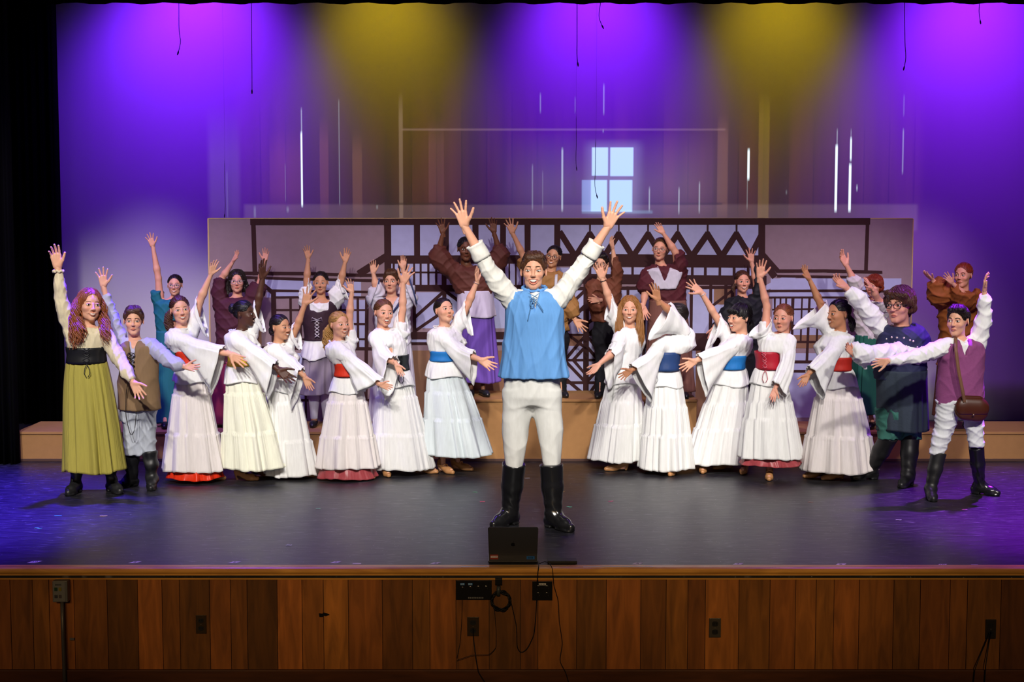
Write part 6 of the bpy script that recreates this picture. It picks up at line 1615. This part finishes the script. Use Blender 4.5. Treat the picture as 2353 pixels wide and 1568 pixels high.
# --- studded cloak, glasses
NAV = cloth('dark navy cloak cloth', '2C3050', 0.7, 'cloth', 0.4); DKG = cloth('dark green vest cloth', '1E3A34', 0.7); GRNT = cloth('green tweed trousers', '3E7468', 0.9, 'fine', 0.6, 8)
p = Person('person in glasses, studded navy cloak, white billowing sleeves and tall black boots', (2045, 1112), (2068, 702, 86, -42, 0, 0), [(2070, 752, 24), (2072, 764, 46), (2072, 790, 56), (2070, 830, 56), (2068, 880, 58), (2066, 930, 60)], hair='chestnut', face='calm', sex='man', skin='pink', tb=0.15)
p.arm((2086, 806, -0.16), (2020, 818, -0.26), (1958, 812, -0.32), (1940, 790, -0.34), (0.4, -1), 1, 'cupped')
p.arm((2042, 778, 0.08), (1995, 716, 0.06), (1946, 662, 0.02), (1908, 630, 0.0), (0.3, 1.0), 1, 'loose', tw=30)
p.leg((2046, 950), (2045, 1000), (2000, 1102), -78); p.leg((2088, 950), (2092, 1000), (2086, 1116), -35)
k = p.S
p.shell('shirt', W_, sleeves=[(0, 1.98, [0.060*k, 0.074*k, 0.082*k, 0.082*k, 0.082*k, 0.058*k]), (1, 1.92, [0.075*k, 0.080*k, 0.082*k, 0.080*k, 0.072*k, 0.050*k])], hem=p.zs(850), neck=p.T[0][2]+0.01, amp=0.007, fr=(26, 24, 30), seed=6, grow=0.85, caps=[(p.pt((1965, 800, -0.30)), p.pt((1985, 845, -0.26)), 0.045, 0.020, 0.04)])
p.shell('vest', NAV, hem=p.zs(872), neck=p.T[0][2]+0.01, amp=0.003, seed=3, plus=0.012, caps=[(p.pt((2100, 772, 0.02)), p.pt((2095, 800, 0.0)), 0.09*k, 0.10*k, 0.03)])
# studded mantle over the near shoulder
cs_ = [(2074, 742, 27, 0, 0.085), (2077, 754, 44, 0, 0.13), (2080, 775, 53, 0, 0.18), (2084, 800, 50, 0, 0.20), (2088, 826, 44, 0.02, 0.20)]
cape = p.shell('cape', NAV, stations=[tuple(p.pt((q[0], q[1], q[3]))) + (q[2]/p.sc, q[4]) for q in cs_], neck=p.zs(750), amp=0.003, seed=3, plus=0.012, h=0.008, relaxn=3,
    caps=[(p.pt((2092, 780, -0.06)), p.pt((2104, 806, -0.10)), 0.11*k, 0.10*k, 0.04), (p.pt((2070, 762, -0.10)), p.pt((2090, 776, -0.12)), 0.06, 0.08, 0.04)])
cv = np.empty(len(cape.data.vertices)*3); cape.data.vertices.foreach_get('co', cv); cv = cv.reshape(-1, 3)
b = MB()
for sx_, sy_ in ((2044, 783), (2052, 777), (2063, 774), (2075, 776), (2086, 781), (2096, 788), (2104, 797), (2110, 807), (2114, 817), (2046, 794), (2056, 789), (2067, 790), (2078, 796), (2087, 804), (2094, 813), (2099, 823), (2076, 806), (2085, 816)):
    q0 = p.pt((sx_, sy_, -0.2)); dd = (cv[:, 0]-q0[0])**2 + (cv[:, 2]-q0[2])**2; i = np.argsort(dd)[:40]; j = i[np.argmin(cv[i, 1])]; q = cv[j]
    dv = q - np.array([p.pt((2080, 780))[0], 0.02, q[2]]); dv /= np.linalg.norm(dv); vs_ = []
    for a1 in (0, 0.6, 1.1):
        for a2 in range(8):
            u_ = np.array([-dv[1], dv[0], 0]); rr = 0.0085*math.cos(a1)
            vs_.append(q + dv*(0.001 + 0.007*math.sin(a1)) + (u_*math.cos(a2*math.pi/4) + np.array([0, 0, 1.])*math.sin(a2*math.pi/4))*rr)
    b.add(vs_, [(l*8+m_, l*8+(m_+1) % 8, (l+1)*8+(m_+1) % 8, (l+1)*8+m_) for l in (0, 1) for m_ in range(8)] + [tuple(range(16, 24))])
p.mb('studs', b, mat('bright studs', (0.80, 0.70, 0.55), 0.25, metal=0.35, spec=0.8), parent=cape)
p.skirt((2072, 850, 57), (2074, 988, 56, 0.02), cloth('dark coat wool', '3A4450', 0.9, 'fine', 0.6, 8), name='coat_skirt', n=12, amp=0.010, ratio=0.92, seed=2, rows=30)
rings = []
for i in range(20):
    v = i/19; rings.append([(p.pt((2060 + (2128-2060)*t + 6*v*math.sin(t*3), 775 + 190*v + 12*math.sin(3*t)))[0], 0.14 + 0.10*math.sin(math.pi*t) + 0.012*math.sin(t*22)*v, p.zs(775 + 195*v)) for t in np.linspace(0, 1, 50)])
V, F = loft(rings, close=False); p.add('cloak', V, F, cloth('purple lined cloak', '4A2E78', 0.7), None, solid=0.006)
p.trousers(GRNT, 930, [[(2045, 945, 30), (2043, 975, 26), (2040, 1010, 24)], [(2086, 945, 30), (2092, 975, 27), (2094, 1010, 24)]], amp=0.005)
for i in (0, 1): p.boot(i, 1000, BLKM, r=0.074)
p.glasses(); p.hair('mop'); p.body()

# --- boy in magenta waistcoat with bag
MAG = cloth('magenta wool', '8E4A7C', 0.9, 'fine', 0.5, 8); WHT = cloth('white breeches', 'E4E6EA', 0.75, 'cloth', 0.4); BRL = mat('brown bag leather', rgb('4A2214'), 0.35, 'fine', spec=0.5, bump=0.1)
p = Person('person in magenta waistcoat, white breeches and black boots, far right of the front row', (2205, 1145), (2201, 738, 72, -38, 0, 0), [(2208, 778, 18), (2210, 790, 44), (2210, 815, 50), (2208, 850, 48), (2206, 885, 50), (2206, 925, 51)], hair='dark', face='calm', skin='fair', sex='man')
p.arm((2166, 800, -0.05), (2104, 822, -0.10), (2040, 830, -0.16), (1998, 836, -0.18), (0.2, 1.0), 1, 'open', tw=-10)
p.arm((2248, 788, 0.05), (2262, 722, 0.03), (2262, 668, 0.0), (2264, 622, -0.02), (-1, 0.0), 1, 'loose', tw=70)
p.leg((2184, 930), (2162, 1020), (2138, 1146), -8); p.leg((2228, 930), (2242, 1010), (2250, 1136), 55)
k = p.S
p.shell('shirt', W_, sleeves=[(0, 1.95, [0.070*k, 0.068*k, 0.064*k, 0.058*k, 0.048*k, 0.036*k]), (1, 1.85, [0.068*k, 0.070*k, 0.068*k, 0.062*k, 0.055*k, 0.038*k])], hem=p.zs(850), neck=p.T[0][2]+0.02, amp=0.0055, seed=7, grow=0.84, vneck=(p.T[0][2]+0.02, p.T[0][2]-0.04, 0.02))
p.shell('waistcoat', MAG, hem=p.zs(929), neck=p.T[0][2]+0.016, amp=0.003, fr=(20, 20, 20), seed=2, plus=0.013, vneck=(p.T[0][2]+0.016, p.zs(818), 0.040), caps=[(p.arms[0]['p'][0]+np.array([0.03, 0, 0.0]), p.arms[0]['p'][0]+np.array([0.04, 0, -0.06]), 0.066*k, 0.06*k), (p.arms[1]['p'][0]+np.array([-0.03, 0, 0.0]), p.arms[1]['p'][0]+np.array([-0.04, 0, -0.06]), 0.066*k, 0.06*k)])
p.trousers(WHT, 915, [[(2182, 925, 27), (2177, 955, 26), (2168, 990, 23), (2156, 1030, 19), (2152, 1044, 16)], [(2228, 925, 27), (2234, 955, 24), (2240, 990, 21), (2243, 1028, 17)]], amp=0.005, fr=(22, 22, 46))
p.boot(0, 1040, BLKM, r=0.062); p.boot(1, 1026, BLK, r=0.062)
p.hair('short')
person_bag = p.body(); PB = p
e = empty('shoulder_bag', p.root + Vector(p.pt((2232, 935, -0.12))))
def lb(x, y, dy): return Vector(p.pt((x, y, dy))) - Vector(p.pt((2232, 935, -0.12)))
g = Field((-0.16, -0.10, -0.16), (0.16, 0.10, 0.16), 0.006)
g.cap((-0.045, 0, -0.02), (0.045, 0, -0.035), 0.080, 0.080, 0, flat=((0, 1, 0), 0.45)); g.cap((-0.05, 0, 0.035), (0.05, 0, 0.03), 0.05, 0.05, 0.03, flat=((0, 1, 0), 0.55))
V, F = g.mesh(); obj('bag_body', mk_mesh('bag_body', relax(V, F), F, [BRL]), e)
g = Field((-0.16, -0.12, -0.16), (0.16, 0.10, 0.16), 0.006)
g.cap((-0.045, -0.012, -0.005), (0.05, -0.012, -0.010), 0.078, 0.078, 0, flat=((0, 1, 0), 0.45)); Z = g.ax[2][None, None, :]; Y = g.ax[1][None, :, None]; g.f = np.maximum(g.f, np.maximum(-0.055 - Z, Y + 0.010))
V, F = g.mesh(); obj('flap', mk_mesh('flap', relax(V, F), F, [BRL]), e)
b = MB(); b.tube([(0.0, -0.050, -0.050), (0.0, -0.056, -0.058)], 0.008, 8); b.build('clasp', mat('brass studs', (0.75, 0.60, 0.38), 0.22, metal=1.0), e, True)
rings = []
for q in smooth_path([lb(2196, 776, -0.06), lb(2196, 800, -0.175), lb(2202, 850, -0.19), lb(2212, 900, -0.19), lb(2216, 925, -0.16)], 30): rings.append([(q[0]-0.012, q[1], q[2]), (q[0]+0.012, q[1]-0.001, q[2]), (q[0]+0.012, q[1]-0.005, q[2]), (q[0]-0.012, q[1]-0.004, q[2])])
V, F = loft(rings); obj('strap', mk_mesh('strap', V, F, [mat('tan strap', rgb('7A5640'), 0.5)]), e)
tag(e, 'brown leather shoulder bag hanging at the hip of the magenta waistcoat person', 'bag')

# ------------------------------------------------------------------ back row
GB = 'cast members in the back row'
TEAL = cloth('teal dress cloth', '1E6878', 0.75, 'fold', 0.4)
p = Person('person in glasses and teal dress with one bare arm raised, back row far left', (386, 980), (402, 656, 50, 5, 0, 0), [(392, 688, 14), (390, 696, 30), (388, 715, 32), (387, 760, 26), (388, 800, 27), (388, 850, 26)], hair='dark', face='smile', skin='pink', z=0.26, group=GB)
p.arm((368, 702, 0.02), (364, 640, 0.0), (351, 566, -0.02), (341, 534, -0.03), (0.9, -0.1), 1, 'fan'); p.arm((412, 704, 0.0), (420, 750, 0.02), (425, 790, 0.0), (428, 815, 0), (-1, 0), 1, 'loose')
p.leg((382, 850), (380, 900), (380, 983), 10); p.leg((394, 850), (394, 900), (396, 980), 10)
k = p.S; p.shell('dress_top', TEAL, sleeves=[(0, 0.55, [0.070*k, 0.085*k, 0.095*k]), (1, 0.6, [0.07*k, 0.085*k, 0.09*k])], hem=p.zs(770), neck=p.T[0][2], amp=0.004, seed=1)
p.skirt((388, 760, 28), (387, 972, 26), TEAL, n=10, amp=0.006, ratio=0.95, seed=1, prof=1); p.flat_shoe(0); p.flat_shoe(1)
p.glasses((0.3, 0.3, 0.35)); p.hair('pulled'); p.body()

MAR = cloth('maroon top cloth', '4A1E2C', 0.75); MSK = cloth('raspberry skirt cloth', '8C2848', 0.75, 'fold', 0.5)
p = Person('person in glasses, maroon top and long raspberry skirt, both arms raised, back row', (545, 980), (545, 647, 54, 8, 0, 0), [(542, 684, 15), (541, 692, 42), (540, 720, 45), (538, 760, 40), (536, 810, 38), (536, 850, 40)], hair='dark', face='calm', skin='pink', z=0.26, group=GB)
p.arm((508, 698, 0.0), (510, 640, 0.0), (535, 602, -0.04), (549, 576, -0.05), (-0.5, 0.9), 1, 'open', tw=30); p.arm((576, 698, 0.02), (598, 650, 0.02), (609, 600, 0.0), (612, 568, 0.0), (-0.9, 0.2), 1, 'open')
p.leg((528, 850), (525, 900), (520, 982), 10); p.leg((555, 850), (555, 900), (560, 982), 10)
k = p.S; p.shell('top', MAR, sleeves=[(0, 0.98, [0.085*k, 0.10*k, 0.09*k]), (1, 0.9, [0.085*k, 0.095*k, 0.09*k])], hem=p.zs(835), neck=p.T[0][2], amp=0.005, seed=2, tb=None) if False else p.shell('top', MAR, sleeves=[(0, 0.98, [0.085*k, 0.10*k, 0.09*k]), (1, 0.9, [0.085*k, 0.095*k, 0.09*k])], hem=p.zs(835), neck=p.T[0][2], amp=0.005, seed=2)
p.skirt((537, 830, 40), (533, 972, 50), MSK, n=16, amp=0.012, ratio=0.7, seed=3); p.flat_shoe(0); p.flat_shoe(1)
p.glasses((0.35, 0.35, 0.4)); p.hair('mid', locks=[dict(pts=[(q*0.05, 0.03, 0.06), (q*0.085, 0.02, -0.03), (q*0.09, 0.0, -0.14)], radius=[0.012, 0.022, 0.014], count=40, curl=0.003, turns=2, r=0.0036) for q in (-1, 1)]); p.body()

BOD = cloth('dark bodice cloth', '3A2430', 0.7); LAV = cloth('greyish lavender cotton', '8A7E8E', 0.8, 'fold', 0.5)
p = Person('person in dark laced bodice and greyish lavender skirt, both arms up, back row', (738, 980), (737, 650, 52, 2, 3, 0), [(736, 688, 15), (736, 696, 34), (735, 715, 36), (733, 745, 31), (732, 775, 26), (732, 800, 34)], hair='dark', face='calm', skin='olive', z=0.26, group=GB)
p.arm((706, 703, 0.0), (705, 645, -0.02), (708, 594, -0.04), (703, 562, -0.05), (0.9, 0.1), 1, 'open'); p.arm((766, 703, 0.0), (784, 645, 0.0), (793, 602, -0.02), (801, 568, -0.02), (-1, 0.3), 1, 'open')
p.leg((722, 850), (722, 900), (722, 980), 0); p.leg((748, 850), (748, 900), (750, 978), 15)
k = p.S; p.shell('blouse', W_, sleeves=[(0, 0.75, [0.065*k, 0.085*k, 0.085*k, 0.06*k]), (1, 0.75, [0.065*k, 0.085*k, 0.085*k, 0.06*k])], hem=p.zs(770), neck=p.T[0][2]-0.025, amp=0.006, seed=4)
p.bell(0, 0.95, (694, 690, -0.02), W_, u0=0.6, r0=0.05, r1=0.055, power=1, ruffle=0.010); p.bell(1, 0.95, (798, 682, 0), W_, u0=0.6, r0=0.05, r1=0.055, power=1, ruffle=0.010)
p.shell('bodice', BOD, hem=p.zs(782), neck=p.zs(712), amp=0.001, plus=0.024, seed=1, cut=lambda X, Y, Z: np.where((Y < 0), -(0.075 - np.sqrt((X-p.T[0][0])**2 + ((Z-p.zs(700))*0.9)**2))*-1*-1, -1) if False else np.where(Y < 0, 0.075*k - np.sqrt((X-p.T[0][0])**2 + (Z-p.zs(700))**2), -1))
b = MB(); fy = -p.T[3][4]-0.028; 
for i in range(5):
    z0, z1 = p.zs(733+i*8), p.zs(741+i*8); cx = p.T[3][0]; b.tube([(cx-0.02, fy, z0), (cx+0.02, fy-0.004, z1)], 0.004, 5); b.tube([(cx+0.02, fy, z0), (cx-0.02, fy-0.004, z1)], 0.004, 5)
for q in (-1, 1): b.tube([(cx, fy, p.zs(733)), (cx+q*0.04, fy-0.01, p.zs(728)), (cx+q*0.05, fy-0.01, p.zs(736)), (cx, fy-0.01, p.zs(733))], 0.003, 5)
p.mb('lacing', b, mat('lace C8C0C8', rgb('C8C0C8'), 0.5))
p.skirt((732, 778, 29), (732, 822, 42), W_, name='blouse_peplum', n=16, amp=0.012, ratio=0.8, seed=4, rows=16, seg=180, uneven=0.02)
p.skirt((732, 778, 28), (732, 905, 46), LAV, n=20, amp=0.014, ratio=0.78, seed=5)
for i in (0, 1):
    l = p.legs[i]; V, F = loft([[c + np.array([math.cos(a), math.sin(a), 0])*r_ for a in np.linspace(0, 6.283, 24, endpoint=False)] for c, r_ in ((l['k'], 0.056*k), (l['k']+(l['a']-l['k'])*0.3, 0.06*k), (l['k']+(l['a']-l['k'])*0.7, 0.045*k), (l['a'], 0.038*k))]); p.add('stocking', V, F, cloth('white stocking', 'C8C4D8', 0.7)); p.flat_shoe(i)
p.lr = 0.85; p.hair('pulled'); p.body()

ROB = cloth('white robe cloth', 'D8D4E4', 0.8, 'fold', 0.4); TRM = cloth('blue robe trim', '3A4470', 0.7)
p = Person('person in long white robe with blue trim, both arms up, back row', (903, 982), (899, 647, 54, -6, 0, 0), [(900, 684, 15), (900, 692, 36), (902, 720, 40), (903, 770, 40), (904, 830, 44), (905, 880, 46)], hair='brown', face='calm', skin='fair', sex='man', z=0.26, group=GB)
p.arm((868, 698, 0), (864, 660, -0.02), (858, 628, -0.04), (856, 594, -0.05), (1, 0.1), 1, 'loose'); p.arm((932, 698, 0), (936, 655, 0), (926, 618, 0), (929, 584, 0), (-1, 0), 1, 'loose')
p.leg((888, 870), (888, 900), (886, 984), 0); p.leg((918, 870), (918, 900), (920, 982), 10)
k = p.S; p.shell('robe', ROB, sleeves=[(0, 1.0, [0.075*k, 0.082*k, 0.085*k]), (1, 1.0, [0.075*k, 0.082*k, 0.085*k])], hem=p.zs(800), neck=p.T[0][2]+0.0, amp=0.004, seed=2, vneck=(p.T[0][2], p.zs(712), 0.05))
p.bell(0, 1.0, (848, 702, 0), ROB, u0=0.5, r0=0.09, r1=0.085); p.bell(1, 1.0, (955, 700, 0), ROB, u0=0.5, r0=0.09, r1=0.085)
b = MB()
for q in ([(884, 686), (893, 704), (903, 718)], [(920, 686), (913, 704), (903, 718)], ): b.tube([Vector(p.pt((x, y, -p.T[2][4]-0.012 + (0.05 if y < 690 else 0)))) for x, y in q], 0.010, 6)
b.tube([Vector(p.pt((x, y, -0.06))) for x, y in ((872, 640), (868, 665), (872, 700))], 0.007, 6); b.tube([Vector(p.pt((x, y, -0.07))) for x, y in ((940, 640), (950, 668), (958, 700))], 0.007, 6)
p.mb('trim_band', b, TRM)
p.skirt((903, 790, 41), (905, 965, 56), ROB, name='robe_skirt', n=16, amp=0.012, ratio=0.7, seed=6); p.flat_shoe(0); p.flat_shoe(1)
p.hair('short'); p.body()

BRT = cloth('brown tunic top cloth', '5A2E26', 0.7); PUR = cloth('purple skirt cloth', '6A4AA8', 0.8, 'fold', 0.5); APR = cloth('pale apron cloth', 'C6BCD6', 0.8)
ZC = 0.54
p = Person('person in brown blouse, white apron and purple skirt, both arms up, on tall platform', (1098, 908), (1070, 573, 56, 8, 2, 0), [(1078, 614, 17), (1080, 622, 42), (1084, 645, 47), (1088, 670, 42), (1090, 700, 36), (1090, 740, 40)], hair='black', face='calm', sex='man', skin='brown', z=ZC, group=GB)
p.arm((1042, 628, 0), (1006, 588, -0.02), (1018, 536, -0.05), (1010, 500, -0.06), (1, -0.7), 1, 'fan'); p.arm((1118, 628, 0), (1150, 588, 0), (1135, 534, -0.02), (1132, 497, -0.03), (-1, 0.2), 1, 'open')
p.leg((1080, 760), (1082, 800), (1082, 910), 0); p.leg((1110, 760), (1108, 800), (1110, 910), 20)
k = p.S; p.shell('blouse', BRT, sleeves=[(0, 1.45, [0.08*k, 0.10*k, 0.105*k, 0.095*k, 0.06*k]), (1, 1.45, [0.08*k, 0.10*k, 0.105*k, 0.095*k, 0.06*k])], hem=p.zs(676), neck=p.T[0][2]+0.01, amp=0.006, seed=5)
p.skirt((1091, 670, 38), (1098, 878, 47), PUR, n=18, amp=0.014, ratio=0.75, seed=7)
p.skirt((1091, 668, 39), (1094, 728, 44), APR, name='apron', n=8, amp=0.006, ratio=0.78, seed=8, rows=20); p.flat_shoe(0); p.flat_shoe(1)
p.hair('crop'); p.body()

MUS = cloth('mustard shirt cloth', '9A6E3E', 0.75); DRKP = cloth('dark trousers', '14141A', 0.8)
p = Person('person in glasses and mustard shirt, half hidden behind the sky blue tunic', (1275, 910), (1272, 590, 52, -14, 0, 10), [(1258, 625, 15), (1257, 633, 38), (1262, 660, 42), (1266, 700, 38), (1270, 740, 36), (1272, 770, 36)], hair='dark', face='smile', skin='olive', z=ZC, group=GB)
p.arm((1222, 638, 0), (1203, 590, -0.02), (1178, 536, -0.04), (1166, 500, -0.05), (0.9, -0.1), 1, 'fan'); p.arm((1294, 645, 0), (1308, 698, -0.03), (1322, 736, -0.08), (1345, 766, -0.12), (1, 0.2), 1, 'fan')
p.leg((1262, 780), (1262, 820), (1262, 912), 0); p.leg((1284, 780), (1286, 820), (1290, 912), 20)
k = p.S; p.shell('shirt', MUS, sleeves=[(0, 1.15, [0.08*k, 0.095*k, 0.09*k, 0.07*k]), (1, 1.85, [0.08*k, 0.09*k, 0.09*k, 0.085*k, 0.06*k])], hem=p.zs(760), neck=p.T[0][2]+0.01, amp=0.006, seed=6)
p.trousers(DRKP, 755, [[(1261, 775, 20), (1261, 830, 15), (1262, 908, 13)], [(1286, 775, 20), (1287, 830, 15), (1289, 908, 13)]]); p.flat_shoe(0); p.flat_shoe(1)
rings = []
for q in smooth_path([p.pt((1279, 628, -0.02)), p.pt((1278, 636, -0.14)), p.pt((1277, 660, -0.165)), p.pt((1276, 700, -0.16))], 14): rings.append([(q[0]-0.012, q[1]-0.004, q[2]), (q[0]+0.012, q[1]-0.004, q[2]), (q[0]+0.012, q[1]+0.004, q[2]), (q[0]-0.012, q[1]+0.004, q[2])])
V, F = loft(rings); p.add('scarf_end', V, F, cloth('white striped scarf', 'C8C8D0', 0.8))
p.glasses(); p.hair('pulled'); p.body()

BRS = cloth('brown sleeve cloth', '6A3A28', 0.75)
p = Person('person in glasses, brown jerkin and black trousers, standing on the tall platform', (1388, 912), (1381, 608, 52, -12, 0, 0), [(1384, 644, 14), (1386, 652, 33), (1390, 680, 36), (1390, 720, 32), (1390, 755, 28), (1390, 780, 28)], hair='dark', face='smile', sex='man', skin='fair', z=ZC, group=GB)
p.arm((1412, 660, 0.0), (1414, 615, -0.02), (1408, 572, -0.04), (1403, 540, -0.05), (-1, 0.1), 1, 'loose', tw=50); p.arm((1362, 662, -0.02), (1372, 700, -0.1), (1376, 690, -0.16), (1350, 690, -0.2), (0, -1), 1, 'loose')
p.leg((1382, 780), (1382, 820), (1378, 914), -15); p.leg((1400, 780), (1400, 820), (1402, 914), 15)
k = p.S; p.shell('jerkin', BRS, sleeves=[(0, 1.55, [0.075*k, 0.085*k, 0.08*k, 0.07*k, 0.055*k]), (1, 1.6, [0.08*k, 0.09*k, 0.085*k, 0.06*k])], hem=p.zs(740), neck=p.T[0][2]+0.01, amp=0.006, seed=7)
p.trousers(DRKP, 738, [[(1380, 765, 18), (1381, 820, 14), (1379, 909, 12)], [(1401, 765, 18), (1402, 820, 14), (1402, 909, 12)]]); p.flat_shoe(0); p.flat_shoe(1); p.glasses(); p.hair('short'); p.body()

MRS = cloth('maroon shirt cloth', '55202A', 0.75); WV = cloth('white waistcoat cloth', 'CFC8DA', 0.75); BSK = cloth('rosy brown skirt cloth', '7A5048', 0.8, 'fold', 0.4)
p = Person('person in glasses, white waistcoat, maroon shirt and long brown skirt, on tall platform', (1540, 912), (1517, 573, 54, -14, 0, 4), [(1524, 612, 16), (1526, 620, 42), (1530, 648, 46), (1534, 680, 42), (1534, 700, 40), (1534, 740, 42)], hair='brown', face='calm', skin='pink', z=ZC, group=GB)
p.arm((1560, 628, 0.0), (1552, 580, -0.08), (1524, 536, -0.10), (1508, 510, -0.10), (-0.8, 0.2), 1, 'loose'); p.arm((1490, 632, -0.02), (1482, 675, -0.08), (1478, 705, -0.14), (1490, 738, -0.18), (-0.9, -0.1), 1, 'open')
p.leg((1524, 780), (1524, 820), (1522, 914), -15); p.leg((1552, 780), (1556, 820), (1565, 914), 15)
k = p.S; p.shell('shirt', MRS, sleeves=[(0, 0.95, [0.085*k, 0.10*k, 0.09*k]), (1, 0.95, [0.08*k, 0.095*k, 0.09*k])], hem=p.zs(694), neck=p.T[0][2]+0.015, amp=0.006, seed=8)
p.shell('waistcoat', WV, hem=p.zs(664), neck=p.T[0][2]+0.01, amp=0.002, plus=0.030, vneck=(p.T[0][2]+0.01, p.zs(646), 0.055), seed=3, cut=lambda X, Y, Z: np.abs(X-p.T[1][0]) - (0.10 + 0.55*(Z-p.zs(668)))*k)
p.skirt((1534, 690, 42), (1538, 900, 57), BSK, n=12, amp=0.010, ratio=0.75, seed=9); p.flat_shoe(0); p.flat_shoe(1); p.glasses((0.25, 0.2, 0.2)); p.hair('pulled'); p.body()

NVB = cloth('black outfit cloth', '16161E', 0.7, 'cloth', 0.5)
p = Person('person all in black with one arm raised, back row, right half', (1712, 978), (1706, 648, 52, 4, 0, 0), [(1708, 684, 16), (1709, 692, 34), (1710, 720, 40), (1712, 770, 37), (1712, 820, 34), (1712, 870, 34)], hair='chestnut', face='smile', skin='pink', z=0.26, group=GB)
p.arm((1738, 698, 0.0), (1738, 650, 0.0), (1727, 602, -0.02), (1724, 568, -0.03), (-0.9, -0.1), 1, 'fan'); p.arm((1680, 702, 0.0), (1662, 745, -0.02), (1640, 755, -0.08), (1632, 780, -0.1), (-1, 0.1), 1, 'loose')
p.leg((1700, 880), (1700, 920), (1698, 982), -10); p.leg((1724, 880), (1724, 920), (1726, 980), 10)
k = p.S; p.shell('top', NVB, sleeves=[(0, 1.75, [0.065*k, 0.07*k, 0.062*k, 0.055*k, 0.042*k]), (1, 1.9, [0.07*k, 0.08*k, 0.075*k, 0.07*k, 0.045*k])], hem=p.zs(830), neck=p.T[0][2]+0.03, amp=0.006, seed=9)
p.skirt((1712, 820, 34), (1712, 955, 36), NVB, n=10, amp=0.010, ratio=0.8, seed=4); p.flat_shoe(0); p.flat_shoe(1)
p.hair('pulled', locks=[dict(pts=[(-0.05, 0.05, 0.02), (-0.09, 0.04, -0.06), (-0.08, 0.02, -0.12)], radius=[0.01, 0.014, 0.006], count=20, curl=0.003, turns=2)]); p.body()

CRM = cloth('cream shirt cloth', 'CFC6C8', 0.8); GRS = cloth('dark green skirt cloth', '1F5E4E', 0.8, 'fold', 0.4)
p = Person('person in white shirt and dark green skirt, hand before face, behind the studded cloak', (2006, 984), (2008, 658, 52, -40, 0, 0), [(2002, 694, 15), (2002, 702, 34), (1998, 730, 36), (1996, 765, 28), (1996, 790, 27), (1996, 830, 36)], hair='red', face='calm', skin='pink', z=0.26, group=GB)
p.arm((1982, 700, 0.0), (1962, 646, -0.02), (1945, 610, -0.04), (1926, 573, -0.05), (0.6, 0.8), 1, 'loose', tw=50); p.arm((2030, 708, -0.04), (2012, 680, -0.16), (2003, 662, -0.22), (1985, 636, -0.24), (0.6, 1.0), -1, 'fan')
p.leg((1990, 880), (1994, 920), (2003, 984), -20); p.leg((2010, 880), (2014, 920), (2022, 978), 10)
k = p.S; p.shell('shirt', CRM, sleeves=[(0, 1.30, [0.075*k, 0.075*k, 0.07*k, 0.055*k]), (1, 1.55, [0.085*k, 0.09*k, 0.08*k, 0.06*k])], hem=p.zs(778), neck=p.T[0][2]+0.01, amp=0.007, seed=10)
p.skirt((1996, 770, 30), (1997, 950, 42), GRS, n=14, amp=0.012, ratio=0.8, seed=5); p.flat_shoe(0); p.flat_shoe(1); p.hair('mop', color='red'); p.body()

ORG = cloth('rust brown robe cloth', '8A4A1E', 0.75, 'cloth', 0.5)
p = Person('person in rust brown robe with wide gathered sleeves, back row far right', (2205, 988), (2213, 633, 58, -38, 0, 0), [(2206, 674, 17), (2205, 682, 40), (2200, 710, 44), (2198, 760, 38), (2198, 820, 40), (2200, 870, 44)], hair='red', face='calm', sex='man', skin='pink', z=0.26, group=GB)
p.arm((2170, 692, 0.02), (2160, 672, -0.10), (2142, 642, -0.16), (2120, 624, -0.2), (0.8, 0.6), 1, 'open', tw=20); p.arm((2238, 694, -0.04), (2215, 680, -0.18), (2188, 650, -0.26), (2168, 628, -0.28), (1.0, 0.6), 1, 'open', tw=20)
p.leg((2190, 870), (2190, 920), (2184, 988), -20); p.leg((2218, 870), (2218, 920), (2224, 986), 20)
k = p.S; p.shell('robe', ORG, sleeves=[(0, 1.80, [0.08*k, 0.11*k, 0.13*k, 0.10*k, 0.05*k]), (1, 1.80, [0.08*k, 0.12*k, 0.12*k, 0.10*k, 0.05*k])], hem=p.zs(880), neck=p.T[0][2]+0.01, amp=0.008, seed=11)
p.skirt((2200, 800, 41), (2204, 955, 58), cloth('dark brown robe cloth', '4A2418', 0.8, 'fold', 0.4), name='robe_skirt', n=12, amp=0.012, ratio=0.7, seed=6); p.flat_shoe(0); p.flat_shoe(1)
p.hair('crop'); p.body()
print('built in %.1f s' % (time.time()-T0))
